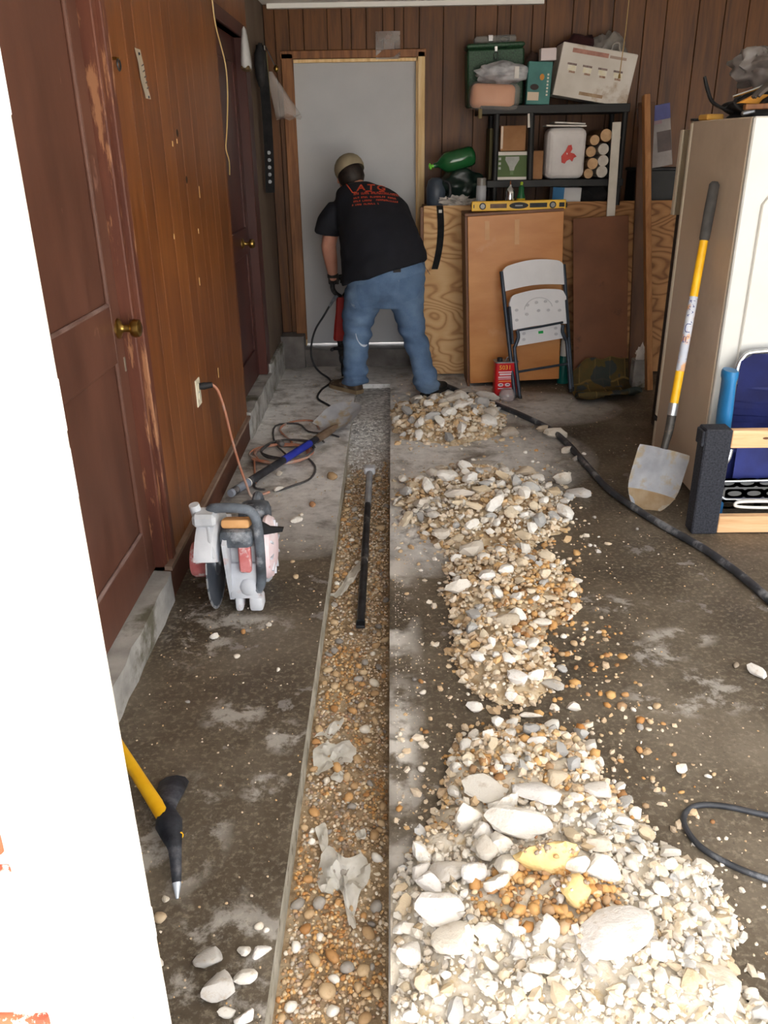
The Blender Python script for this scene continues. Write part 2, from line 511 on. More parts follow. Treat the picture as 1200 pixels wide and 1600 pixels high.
for za, zb in ((.318, .955), (1.138, 2.0)):
    ya, yb = Y0 + .10, Y1 - .09
    for (p, q) in (((ya, za), (yb, za)), ((yb, za), (yb, zb)), ((yb, zb), (ya, zb)), ((ya, zb), (ya, za))):
        cy, cz = (p[0] + q[0]) / 2, (p[1] + q[1]) / 2
        hor = abs(p[1] - q[1]) < 1e-4
        mouldm = m_mould if (hor and za > 1 and p[1] < 1.5) or (hor and p[1] < .4) else m_door  # paler tone on the bottom moulding of each panel
        part('moulding', G().box((DX - .008, cy, cz), (.014, abs(q[0] - p[0]) + .014 if hor else .016, .016 if hor else abs(q[1] - p[1])), .005), mouldm, door1, None)
def knob(parent, x, y, z, s=1.0):
    k = part('door_knob', G().lathe([(.0, 0), (.034 * s, 0), (.034 * s, .006), (.016 * s, .014), (.012 * s, .022), (.013 * s, .040), (.027 * s, .046), (.031 * s, .058), (.028 * s, .072), (.016 * s, .078), (.0, .079)], (x, y, z), 24, 'X'), m_brass, parent, 50, 'aged brass knob')
    return k
knob(door1, DX, 2.772, 1.055)
part('keyhole_plate', G().box((DX + .001, 2.79, .93), (.003, .014, .05), .001), M('steel_latch', (150, 140, 128), rough=.4, metal=.8), door1, None)
cas = link('trim_2', None); cas['kind'] = 'structure'
for y0, y1, x1 in ((2.815, 2.862, -.876), (2.862, 2.915, -.862)):
    part('casing_board', G().box(((x1 - 1.0) / 2, (y0 + y1) / 2, 1.17), (x1 + 1.0, y1 - y0 - .002, 2.08), .004), m_casing, cas, None, 'peeling reddish brown door casing')
part('casing_board', G().box((-.93, 2.4, 2.19), (.13, 1.0, .06), .004), m_casing, cas, None)

# door 2 (far left), dark maroon
g = rough_block(-1.04, -.848, 4.735, 5.70, -.005, .160, .006, 5)
struct('trim_3', g, m_sill, None, 40)
door2 = link('door_2', None); door2['kind'] = 'structure'
D2 = -.925
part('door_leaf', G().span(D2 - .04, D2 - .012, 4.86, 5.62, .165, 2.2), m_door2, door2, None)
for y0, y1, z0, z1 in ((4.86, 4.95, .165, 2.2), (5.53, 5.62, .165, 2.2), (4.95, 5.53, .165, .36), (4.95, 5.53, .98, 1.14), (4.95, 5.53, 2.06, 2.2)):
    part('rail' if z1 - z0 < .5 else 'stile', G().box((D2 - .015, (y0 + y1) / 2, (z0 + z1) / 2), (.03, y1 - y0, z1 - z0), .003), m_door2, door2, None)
knob(door2, D2, 5.34, 1.06, .9)
cas2 = link('trim_4', None); cas2['kind'] = 'structure'
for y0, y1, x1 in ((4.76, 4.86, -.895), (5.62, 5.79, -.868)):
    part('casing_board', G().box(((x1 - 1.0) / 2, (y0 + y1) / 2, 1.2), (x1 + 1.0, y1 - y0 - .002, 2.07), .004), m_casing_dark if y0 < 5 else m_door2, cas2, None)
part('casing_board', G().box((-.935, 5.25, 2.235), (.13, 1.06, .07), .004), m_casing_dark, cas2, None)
struct('trim_5', rough_block(-1.04, -.852, 5.705, 6.52, -.005, .215, .005, 8), m_sill, None, 40)

# back wall: boards around the door opening, sill, white door
OX0, OX1, OZ0, OZ1 = -.700, .205, .140, 2.165
g = G()
g.span(-1.1, OX0, BY + .012, BY + .14, 0, CZ)
g.span(OX1, RX, BY + .012, BY + .14, 0, CZ)
g.span(OX0, OX1, BY + .012, BY + .14, OZ1, CZ)
wb = struct('wall_back', g, m_groove)
seams = [-.875, -.80, -.70, -.60, -.435, -.335, -.27, -.165, -.05, .03, .095, .203, .37, .591, .741, .833, .983, 1.071, 1.26, 1.37, 1.538, 1.753, 1.9, 2.12, 2.3, 2.46, 2.7, 2.9, 3.1, 3.29, 3.5, 3.7, 3.95, 4.2, 4.5, 4.8, 5.1, 5.39]
for a, b in zip(seams, seams[1:]):
    z0 = .255 if b <= OX0 + .01 else .0
    if a >= OX0 - .02 and b <= OX1 + .01: z0 = OZ1 + .052
    part('plank', G().box(((a + b) / 2, BY + .006, (z0 + CZ) / 2), (b - a - .004, .012, CZ - z0 - .003), .0025), m_wallB, wb, None)
struct('trim_6', rough_block(-.88, OX0 + .005, 6.45, BY + .02, -.005, .25, .004, 11, 4, 4, 5), m_sill_dark, None, 40)
struct('trim_7', rough_block(OX0 + .005, OX1 + .02, 6.50, BY + .14, -.005, .134, .004, 12, 12, 4, 4), m_sill_dark, None, 40)
cas3 = link('trim_8', None); cas3['kind'] = 'structure'
part('casing_board', G().box((OX0 - .022, BY - .012, 1.2), (.082, .024, 2.0), .003), m_brownwood, cas3, None, 'brown door casing, left side')
part('casing_board', G().box((OX1 + .014, BY - .012, 1.2), (.05, .024, 2.0), .003), m_rawwood, cas3, None, 'pale raw wood casing, right side')
part('casing_board', G().box(((OX0 + OX1) / 2 - .012, BY - .012, OZ1 + .026), (OX1 - OX0 + .115, .024, .05), .003), m_brownwood, cas3, None)
part('door_stop', G().box((OX1 - .012, BY + .03, 1.16), (.024, .05, 2.03), .002), m_rawwood, cas3, None)
part('door_stop', G().box((OX0 + .006, BY + .03, 1.16), (.012, .05, 2.03), .002), m_rawwood, cas3, None)
part('door_stop', G().box(((OX0 + OX1) / 2, BY + .03, OZ1 - .010), (OX1 - OX0, .05, .02), .002), m_rawwood, cas3, None)
door3 = link('door_3', None); door3['kind'] = 'structure'
part('door_leaf', G().span(OX0 + .004, OX1 - .004, BY + .057, BY + .095, OZ0 + .012, OZ1 - .006, .002), m_white_door, door3, None)

# unseen right and front walls, pale for bounce; garage doorway widened for more light
struct('wall_right', G().span(RX, RX + .12, .42, BY + .2, -.1, CZ), M('bounce_side_wall', (206, 202, 194), (214, 210, 203), 3, rough=.85))  # unseen wall, made off-white to bounce light toward the back
JX, JY0, JY1 = -.308, .56, .752
g = G()
g.span(4.9, RX + .1, .56, .75, -.1, CZ)
g.span(JX, 4.9, .56, .75, 2.25, CZ)
g.span(-1.3, JX - .004, JY1 - .09, JY1, -.1, CZ)
struct('wall_front', g, M('front_wall_paint', (196, 190, 180), (206, 200, 190), 3, rough=.8))
struct('sun_shade_roof', G().span(-2.5, RX + 1, -.22, BY + .6, CZ + .13, CZ + .25), m_ceiling)  # unseen roof; eave length set to keep sun off the near floor

# white-painted brick jamb, the paint flaking off the brick low down
m_wbrick = M('white_painted_brick', (236, 233, 226), (244, 242, 238), 5, rough=.8, bump=.5, bscale=50, dirt=(196, 96, 66), dscale=9, dth=(.69, .72), rnd=.03)
m_wbrick_chip = M('flaked_brick', (140, 52, 32), (170, 84, 54), 9, rough=.9, bump=.6, bscale=40, dirt=(240, 238, 230), dscale=11, dth=(.50, .54), rnd=.06)
m_mortar = M('painted_mortar', (228, 224, 216), rough=.9, bump=.4)
jamb = struct('trim_9', G().span(-1.25, JX - .006, JY0 + .006, JY1 - .006, -.1, CZ), m_mortar)
k = 0
bw, bh = .203, .0655
zrow = 0.0
row = 0
while zrow < 2.3:
    # reveal face: header bricks across the jamb
    for j, (ya, yb) in enumerate(((JY0, JY0 + .094), (JY0 + .1, JY1)) if row % 2 else ((JY0, JY1),)):
        x0 = JX - (.094 if row % 2 == 0 else .2)
        amp = random.uniform(-.0015, .0015)
        low = zrow < .62 and j == 0
        part('brick', G().box(((x0 + JX) / 2 + amp, (ya + yb) / 2, zrow + bh / 2), (JX - x0 - .004, yb - ya - .004, bh - .008), .004, (0, 0, random.uniform(-.006, .006))), m_wbrick_chip if (low and random.random() < .5) else m_wbrick, jamb, None)
    x = JX - (.10 if row % 2 == 0 else .206)
    while x > -1.2:
        part('brick', G().box((x - bw / 2, JY0 + .047 + random.uniform(-.0015, .0015), zrow + bh / 2), (bw - .008, .094, bh - .008), .004), m_wbrick_chip if False else m_wbrick, jamb, None)
        x -= bw
    if .70 < zrow < 1.13 and random.random() < .75:
        xa = JX - random.uniform(.044, .06); xb = xa - random.uniform(.05, .13)
        part('brick', G().box(((xa + xb) / 2, JY0 - .002, zrow + bh / 2), (xa - xb, .008, bh - .012), .003), m_wbrick_chip, jamb, None)
    zrow += bh + .002; row += 1

# ------------------------------------------------------------------ rock shapes
ICO = {}
def ico(sub):
    if sub not in ICO:
        b = bmesh.new(); bmesh.ops.create_icosphere(b, subdivisions=sub, radius=1.0)
        b.verts.ensure_lookup_table()
        ICO[sub] = (np.array([v.co[:] for v in b.verts]), np.array([[v.index for v in f.verts] for f in b.faces]))
        b.free()
    return ICO[sub]

def rock_verts(seed, sub, nplanes=12, soft=14.0, rough=.05, lo=.55, squash=(1, .85, .7)):
    r = np.random.default_rng(seed)
    V, F = ico(sub)
    P = r.normal(size=(nplanes, 3)); P /= np.linalg.norm(P, axis=1)[:, None]
    off = r.uniform(lo, 1.0, nplanes)
    d = np.maximum(V @ P.T, 1e-3)
    rad = off[None, :] / d
    rad = np.minimum(rad, 3)
    R = -np.log(np.exp(-soft * rad).sum(1) + math.exp(-soft * 1.15)) / soft
    if rough:
        q = np.array([mnoise.noise(Vector(v * 2.2 + seed)) + .5 * mnoise.noise(Vector(v * 5.5 + seed * 2)) for v in V])
        R = R * (1 + rough * q)
    return V * R[:, None] * np.array(squash)[None, :], F

def rock_mesh(name, mat, seed, sub, smooth=30, **k):
    V, F = rock_verts(seed, sub, **k)
    me = bpy.data.meshes.new(name)
    me.from_pydata(V.tolist(), [], F.tolist())
    me.materials.append(mat)
    me.polygons.foreach_set('use_smooth', [True] * len(F))
    me.set_sharp_from_angle(angle=math.radians(smooth))
    return me

def rubble_mat(name, stops, rough=.9, island=False, dirt=(168, 142, 108), bump=.35):
    n = N(name)
    if island:
        ge = n.n('ShaderNodeNewGeometry'); rv = ge.outputs['Random Per Island']
    else:
        oi = n.n('ShaderNodeObjectInfo'); rv = oi.outputs['Random']
    col = n.ramp(rv, [(p, lin(c)) for p, c in stops], 'LINEAR')
    v = n.coord((1, 1, 1), not island)
    nz = n.noise(v, 1.6 if not island else 14, 6, .65)
    col = n.mix(n.mr(nz, .54, .72, 0, .55), col, lin(dirt))
    n.set(col, rough, 0, .3)
    n.bump(n.noise(v, 7 if not island else 90, 5, .7), bump, .15 if not island else .004)
    return n.m
WHITES = [(0, (226, 221, 212)), (.35, (238, 234, 227)), (.6, (214, 205, 190)), (.8, (228, 224, 220)), (.92, (176, 172, 166)), (1, (206, 188, 160))]
m_chunk = rubble_mat('broken_concrete', WHITES)
m_chunk_far = rubble_mat('dusty_broken_concrete', [(0, (196, 186, 172)), (.3, (214, 206, 194)), (.6, (190, 174, 152)), (.8, (206, 202, 198)), (1, (160, 152, 142))])
PEB = [(0, (166, 138, 104)), (.15, (200, 184, 158)), (.3, (172, 136, 98)), (.45, (150, 136, 120)), (.6, (214, 206, 192)), (.75, (186, 148, 102)), (.9, (136, 128, 122)), (1, (176, 124, 76))]
m_peb = rubble_mat('river_pebble', PEB, .6, dirt=(150, 118, 84), bump=.1)
m_gravel_brown = rubble_mat('brown_gravel', PEB, .75, True, dirt=(132, 110, 86), bump=.2)
m_gravel_tan = rubble_mat('tan_gravel', [(0, (196, 176, 146)), (.2, (216, 204, 184)), (.4, (186, 156, 118)), (.6, (226, 218, 204)), (.8, (206, 170, 120)), (1, (170, 152, 130))], .85, True, dirt=(180, 152, 116))
m_gravel_white = rubble_mat('white_gravel', [(0, (206, 198, 184)), (.35, (222, 217, 208)), (.55, (192, 174, 146)), (.75, (210, 205, 198)), (.9, (164, 156, 146)), (1, (188, 164, 128))], .9, True, dirt=(184, 162, 130))
m_gravel_orange = rubble_mat('orange_gravel', [(0, (184, 134, 78)), (.3, (206, 166, 110)), (.5, (146, 104, 66)), (.7, (222, 202, 166)), (.85, (168, 142, 112)), (1, (180, 124, 66))], .7, True, dirt=(140, 102, 66))
m_gravel_grey = rubble_mat('grey_dusty_gravel', [(0, (190, 188, 186)), (.5, (216, 215, 213)), (1, (150, 147, 144))], .95, True, dirt=(190, 188, 185))
m_fines = M('sandy_fines', (176, 154, 122), (206, 190, 162), 30, rough=.95, bump=.6, bscale=160, dirt=(150, 120, 84), dscale=9, dth=(.5, .62))
m_fines_white = M('white_fines', (206, 196, 178), (222, 214, 200), 30, rough=.95, bump=.6, bscale=140, dirt=(206, 186, 150), dscale=16, dth=(.56, .66))
m_clay = M('yellow_clay', (214, 182, 118), (230, 204, 148), 16, rough=.9, bump=.5, bscale=90, dirt=(180, 132, 70), dscale=20, dth=(.54, .64))
m_plastic_sheet = None

def scatter_mesh(name, mat, pts, sizes, subs, seed=0, pebble=False, parent=None):
    """many small stones joined in one mesh (what nobody could count)"""
    r = np.random.default_rng(seed)
    var = [rock_verts(seed * 31 + i, subs, 8, 26 if not pebble else 5, 0, .5 if not pebble else .85, (1, r.uniform(.65, .95), r.uniform(.5, .8))) for i in range(10)]
    n = len(pts)
    VV = []; FF = []; off = 0
    ang = r.uniform(0, 2 * PI, (n, 3))
    for i in range(n):
        V, F = var[i % 10]
        ca, sa = math.cos(ang[i, 0]), math.sin(ang[i, 0])
        cb, sb = math.cos((ang[i, 1] - PI) * .25), math.sin((ang[i, 1] - PI) * .25)
        Rz = np.array(((ca, -sa, 0), (sa, ca, 0), (0, 0, 1))); Rx = np.array(((1, 0, 0), (0, cb, -sb), (0, sb, cb)))
        VV.append((V * sizes[i]) @ (Rz @ Rx).T + pts[i]); FF.append(F + off); off += len(V)
    VV = np.concatenate(VV); FF = np.concatenate(FF)
    me = bpy.data.meshes.new(name)
    me.vertices.add(len(VV)); me.vertices.foreach_set('co', VV.astype(np.float32).ravel())
    me.loops.add(FF.size); me.loops.foreach_set('vertex_index', FF.astype(np.int32).ravel())
    me.polygons.add(len(FF)); me.polygons.foreach_set('loop_start', np.arange(0, FF.size, 3, dtype=np.int32))
    me.update(calc_edges=True)
    me.polygons.foreach_set('use_smooth', [bool(pebble)] * len(FF))
    me.materials.append(mat)
    return link(name, me, parent)

# ------------------------------------------------------------------ heaps
#            label                       ellipses (cx, cy, rx, ry, h)
HEAPS = {
 'near':   [(.345, 1.25, .40, .50, .105), (.36, 1.62, .27, .42, .10), (.52, 1.06, .26, .22, .05)],
 'third':  [(.45, 2.86, .26, .38, .065), (.36, 2.40, .185, .30, .06)],
 'second': [(.43, 3.68, .41, .52, .085)],
 'far':    [(.33, 5.02, .37, .46, .11), (.50, 5.38, .2, .2, .05)],
}
def heap_h(hp, x, y):
    z = 0.0; inside = 0.0
    wob = 1 + .34 * mnoise.noise(Vector((x * 6, y * 6, len(hp)))) + .30 * mnoise.noise(Vector((x * 15, y * 15, len(hp) + 4)))
    for cx, cy, rx, ry, h in HEAPS[hp]:
        r2 = ((x - cx) / rx) ** 2 + ((y - cy) / ry) ** 2
        r2 *= wob
        if r2 < 1.0:
            z = max(z, h * (1 - r2) ** .8); inside = max(inside, 1 - r2)
    return z * (1 + .25 * mnoise.noise(Vector((x * 11, y * 11, 3.3)))), inside

def heap_surface(hp):
    E = HEAPS[hp]
    x0 = min(e[0] - e[2] for e in E) - .03; x1 = max(e[0] + e[2] for e in E) + .03
    y0 = min(e[1] - e[3] for e in E) - .03; y1 = max(e[1] + e[3] for e in E) + .03
    return max(x0, TX1 + .004), x1, max(y0, .95), y1

def in_rubble(x): return x > TX1 + .012

heap_chunks = []
def near_mat_zone(x, y):
    """the near heap: orange gravel pocket, tan back, white front"""
    if ((x - .33) / .17) ** 2 + ((y - 1.32) / .10) ** 2 < 1: return 'orange'
    if y > 1.60 or (x < .16 and y > 1.52): return 'tan'
    return 'white'

V0 = Vector
for hp, ngrav, gs in (('near', 4200, .0085), ('third', 2300, .010), ('second', 2300, .012), ('far', 1700, .014)):
    x0, x1, y0, y1 = heap_surface(hp)
    st = .014 if hp == 'near' else .022
    nx, ny = int((x1 - x0) / st), int((y1 - y0) / st)
    b = bmesh.new(); vv = {}
    for i in range(nx + 1):
        for j in range(ny + 1):
            x, y = x0 + i * st, y0 + j * st
            z, ins = heap_h(hp, x, y)
            vv[i, j] = b.verts.new((x, y, z - .012 + (.008 * mnoise.noise(V0((x * 60, y * 60, 0))) if ins > 0 else -.01)))
    for i in range(nx):
        for j in range(ny):
            q = [vv[i, j], vv[i + 1, j], vv[i + 1, j + 1], vv[i, j + 1]]
            if max(p.co.z for p in q) > -.004: b.faces.new(q)
    for v in [v for v in b.verts if not v.link_faces]: b.verts.remove(v)
    root = thing('rubble_heap', {'near': 'sandy fines and gravel under the broken concrete nearest the doorway',
                          'third': 'tan gravelly fines of the narrow rubble heap beside the black pry bar',
                          'second': 'pale fines of the wide rubble heap level with the red saw',
                          'far': 'dusty fines of the rubble heap behind the man, by his right boot'}[hp], 'rubble', ((x0 + x1) / 2, (y0 + y1) / 2, 0), kind='stuff')
    f = part('fines', b, m_fines_white if hp == 'near' else m_fines, root, 60, kind='stuff')
    zones = {}
    r = np.random.default_rng(len(hp) * 17)
    n = 0
    while n < ngrav:
        x, y = r.uniform(x0 - .02, x1 + .02), r.uniform(max(y0, 1.0), y1 + .02)
        z, ins = heap_h(hp, x, y)
        if not in_rubble(x): continue
        if ins <= 0:
            if r.random() > .10: continue
            x += r.normal(0, .03); y += r.normal(0, .03)
            if not in_rubble(x): continue
        s = gs * min(2.3, math.exp(r.normal(-.12, .48)))
        zone = near_mat_zone(x, y) if hp == 'near' else ('tan' if mnoise.noise(V0((x * 6, y * 6, 9))) > -.05 or hp != 'second' else 'white')
        if hp == 'third' and x > .45 + .1 * math.sin(y * 9) and r.random() < .55: zone = 'orange'
        if hp == 'near' and zone == 'tan' and r.random() < .14: zone = 'orange'
        zones.setdefault(zone, []).append((x, y, z + s * .1, s)); n += 1
    for zn, L in zones.items():
        A = np.array(L)
        o = scatter_mesh('gravel', {'orange': m_gravel_orange, 'tan': m_gravel_tan, 'white': m_gravel_white}[zn], A[:, :3], A[:, 3], 1, 5 + len(hp), zn == 'orange', None)
        o.parent = root; o.matrix_local = Matrix.Translation(-Vector(root.location)); o['kind'] = 'stuff'

CH = {s: [rock_mesh('chunk', m_chunk, 100 + i, 3 if s == 'hi' else 2, 28, nplanes=10 + i % 5, soft=22 if i % 3 else 10, rough=.06, squash=(1, .62 + .07 * (i % 5), .48 + .07 * (i % 4))) for i in range(9)] for s in ('hi', 'lo')}
CHF = [rock_mesh('chunk', m_chunk_far, 300 + i, 2, 28, nplanes=10 + i % 5, soft=20, rough=.06, squash=(1, .62 + .07 * (i % 5), .5 + .07 * (i % 4))) for i in range(8)]
PB = [rock_mesh('pebble', m_peb, 500 + i, 2, 180, nplanes=7, soft=4.5, rough=.03, lo=.85, squash=(1, .7 + .08 * (i % 4), .55 + .08 * (i % 3))) for i in range(8)]
m_ck = [rubble_mat('chalk_white_concrete', [(0, (230, 226, 218)), (.5, (238, 235, 229)), (1, (220, 214, 204))], dirt=(196, 176, 146)),
        rubble_mat('cream_tan_concrete', [(0, (214, 198, 170)), (.5, (222, 208, 184)), (1, (200, 180, 150))], dirt=(180, 150, 112)),
        rubble_mat('pale_grey_concrete', [(0, (176, 174, 170)), (.5, (190, 189, 187)), (1, (158, 156, 153))], dirt=(200, 188, 168))]
CLS = [[rock_mesh('chunk', m_ck[c], 800 + 20 * c + i, 2, 26, nplanes=9 + i % 5, soft=26, rough=.05, lo=.45, squash=(1, .62 + .07 * (i % 5), .44 + .08 * (i % 4))) for i in range(8)] for c in range(3)]
m_pk = [rubble_mat('tan_pebble', [(0, (176, 146, 108)), (.5, (196, 172, 138)), (1, (166, 134, 96))], .6, dirt=(150, 118, 84), bump=.1),
        rubble_mat('amber_pebble', [(0, (178, 132, 84)), (.5, (194, 152, 102)), (1, (164, 118, 72))], .6, dirt=(150, 116, 80), bump=.1),
        rubble_mat('grey_pebble', [(0, (142, 136, 130)), (.5, (166, 160, 152)), (1, (124, 118, 112))], .65, dirt=(150, 130, 108), bump=.1),
        rubble_mat('white_pebble', [(0, (220, 214, 204)), (.5, (230, 226, 218)), (1, (208, 198, 182))], .7, dirt=(190, 166, 134), bump=.1)]
PKS = [[rock_mesh('pebble', m_pk[c], 900 + 20 * c + i, 2, 180, nplanes=7, soft=4.5, rough=.03, lo=.85, squash=(1, .7 + .08 * (i % 4), .55 + .08 * (i % 3))) for i in range(6)] for c in range(4)]
PCOL = ('tan', 'amber', 'grey', 'white')
placed = []
def chunk(name, me, x, y, z, s, rot, label, cat, group=None):
    o = bpy.data.objects.new(name, me)
    COL.objects.link(o)
    m = Matrix.Translation((x, y, z)) @ Euler(rot).to_matrix().to_4x4() @ Matrix.Diagonal((s, s, s, 1)) if isinstance(s, float) else Matrix.Translation((x, y, z)) @ Euler(rot).to_matrix().to_4x4() @ Matrix.Diagonal((*s, 1))
    o.matrix_world = m; WM[o.name] = m
    tag(o, label, cat, group)
    placed.append((x, y, max(s) if not isinstance(s, float) else s))
    return o

# the pieces of the near heap that one can single out (x, y, half-sizes, turn, label)
NAMED = [
 (.168, 1.555, .036, .034, .058, .3, 'tall rounded white chunk, highest on the left flank of the nearest heap'),
 (.205, 1.520, .031, .029, .030, .1, 'round white ball-like chunk on the near heap beside a tall rounded one'),
 (.300, 1.515, .082, .042, .036, -.12, 'long bright white chunk lying across the top of the nearest heap'),
 (.213, 1.455, .029, .030, .028, .5, 'white chunk just below the round ball-like one on the near heap'),
 (.242, 1.468, .021, .028, .030, 1.0, 'narrow upright white chunk below the long bright one on the near heap'),
 (.242, 1.398, .026, .030, .030, .2, 'squarish white chunk left of the yellow clay clod'),
 (.172, 1.382, .033, .028, .028, .9, 'white cloven chunk in the middle of the heap left flank'),
 (.222, 1.350, .030, .022, .020, .4, 'low white chunk left of the orange gravel pocket'),
 (.118, 1.415, .050, .030, .026, .25, 'broad dusty white chunk at the left edge of the nearest heap'),
 (.050, 1.430, .028, .027, .026, .8, 'white chunk with a grey top, outermost on the left of the near heap'),
 (.068, 1.375, .036, .027, .025, -.4, 'pale tan-flecked chunk below the outermost left one'),
 (.095, 1.285, .052, .048, .030, .35, 'large flat-topped white block low on the left of the nearest heap'),
 (.117, 1.198, .042, .036, .026, -.5, 'pitted white chunk at the lower left edge of the picture'),
 (.025, 1.215, .024, .022, .018, .2, 'small white chunk beside the trench lip at the bottom of the photo'),
 (.002, 1.275, .020, .015, .016, .7, 'small white chunk perched on the very lip of the trench'),
 (.235, 1.665, .065, .046, .014, -.35, 'tilted tan slab fragment with cracked face at the back of the near heap'),
 (.270, 1.600, .038, .024, .024, .3, 'angular cream chunk under the tilted tan slab'),
 (.350, 1.620, .050, .050, .030, .9, 'broad pale chunk streaked with tan behind the long bright one'),
 (.410, 1.690, .030, .040, .022, .4, 'cream slab chunk at the right shoulder of the near heap'),
 (.455, 1.385, .048, .036, .032, .1, 'bright white chunk at the right of the yellow clay clod'),
 (.405, 1.375, .028, .018, .024, .4, 'small white chunk wedged between the clay clod and a bright chunk'),
 (.520, 1.650, .036, .026, .022, -.3, 'isolated pale chunk at the right edge of the near heap, notched'),
 (.478, 1.475, .028, .022, .018, .2, 'tan wedge-shaped stone right of the heap crest'),
 (.430, 1.205, .076, .062, .026, .2, 'big flat white slab at the very bottom of the photograph'),
 (.318, 1.225, .018, .026, .022, .1, 'upright white lump below the orange gravel pocket'),
 (.292, 1.215, .017, .022, .018, .8, 'white lump with rounded top left of the big bottom slab'),
 (.285, 1.145, .026, .022, .02, 1.2, 'white lump cut by the bottom of the photograph'),
 (.535, 1.415, .022, .026, .018, 1.2, 'white chunk on bare floor right of the bright one'),
 (.240, 1.180, .020, .026, .020, .1, 'white lump at the foot of the heap near the bottom edge'),
 (.395, 1.860, .028, .016, .012, .3, 'bluish grey concrete flake at the back tip of the near heap'),
]
for i, (x, y, a, b_, c, t, lab) in enumerate(NAMED):
    z, _ = heap_h('near', x, y)
    chunk('concrete_chunk', CH['hi'][i % 9], x, y, z + c * .55, (a * 1.12, b_ * 1.35, c * 1.55), (random.uniform(-.15, .15), random.uniform(-.15, .15), t), lab, 'rubble')
# yellow clay clods with gravel stuck on top
for x, y, d, lab, sd in ((.345, 1.395, (.075, .034, .045), 'yellow clay clod capped with gravel in the middle of the near heap', 3), (.385, 1.315, (.042, .034, .032), 'smaller crumbly yellow clay clod below the gravel-capped one', 8)):
    z, _ = heap_h('near', x, y)
    V, F = rock_verts(700 + sd, 3, 14, 9, .16, .7, (1, 1, 1))
    b = bmesh.new(); bv = [b.verts.new((p[0] * d[0] + x, p[1] * d[1] + y, p[2] * d[2] + z + .02)) for p in V]
    for f in F: b.faces.new([bv[k] for k in f])
    t = thing('clay_clod', lab, 'rubble', (x, y, z))
    part('clay', b, m_clay, t, 40)
    r = np.random.default_rng(sd)
    n = 70 if sd == 3 else 22
    px = r.normal(0, .38, (n, 2)) * np.array(d[:2]) + (x, y + .012)
    o = scatter_mesh('gravel_crust', m_gravel_brown, np.c_[px, z + .02 + d[2] * .86 * np.sqrt(np.maximum(.1, 1 - ((px[:, 0] - x) / d[0]) ** 2 - ((px[:, 1] - y) / d[1]) ** 2))], r.uniform(.004, .010, n), 1, sd, True)
    o.parent = t; o.matrix_local = Matrix.Translation((-x, -y, -z)); o['kind'] = 'stuff'
# white powdery mound at the bottom right
V, F = rock_verts(733, 4, 16, 8, .2, .8, (1, 1, 1))
b = bmesh.new(); bv = [b.verts.new((p[0] * .11 + .585, p[1] * .10 + 1.14, p[2] * .055 + .018)) for p in V]
for f in F: b.faces.new([bv[k] for k in f])
tag(part('powder_mound', b, m_fines_white, None, 70), 'white powdery concrete mound at the bottom right of the near heap', 'rubble', kind='stuff')

def fill(hp, count, smax, smin, meshes, lab, grp, seed, name='concrete_chunk', tries=9000):
    r = np.random.default_rng(seed)
    x0, x1, y0, y1 = heap_surface(hp)
    pts = []
    k = 0
    while len(pts) < count and k < tries:
        k += 1
        s = smax - (smax - smin) * (len(pts) / count) ** .6
        x, y = r.uniform(x0, x1), r.uniform(max(y0, 1.06), y1)
        z, ins = heap_h(hp, x, y)
        if ins < .03 or x - s < TX1: continue
        if hp == 'near' and near_mat_zone(x, y) == 'orange' and r.random() < .93: continue
        if any((x - p[0]) ** 2 + (y - p[1]) ** 2 < (.82 * (s + p[2])) ** 2 for p in placed): continue
        pts.append((x, y))
        t_ = r.random()
        ci = 0 if t_ < .50 else 1 if t_ < .80 else 2
        cx_, cy_ = np.mean([[e[0], e[1]] for e in HEAPS[hp][:2]], 0)
        q_ = (y - (y0 + y1) / 2) / ((y1 - y0) / 2)
        fl = ('left flank' if x < cx_ - .10 else 'right flank' if x > cx_ + .10 else 'crest') + (', far end' if q_ > .55 else ', far half' if q_ > .18 else ', middle' if q_ > -.18 else ', near half' if q_ > -.5 else ', near end')
        lab = '%s %s concrete chunk on the %s of the %s' % ('fair-sized' if s > .6 * smax else 'small', ('chalk-white', 'cream-tan', 'pale grey')[ci], fl,
              {'near': 'nearest heap', 'third': 'third heap', 'second': 'second heap', 'far': 'far heap'}[hp])
        ms_ = CLS[ci]
        chunk(name, ms_[int(r.integers(len(ms_)))], x, y, z + s * .32, s, (r.uniform(-.5, .5), r.uniform(-.5, .5), r.uniform(0, 6.28)), lab, 'rubble', lab.replace('concrete chunk', 'chunks'))
fill('near', 132, .036, .013, CH['lo'], None, 'near', 3)

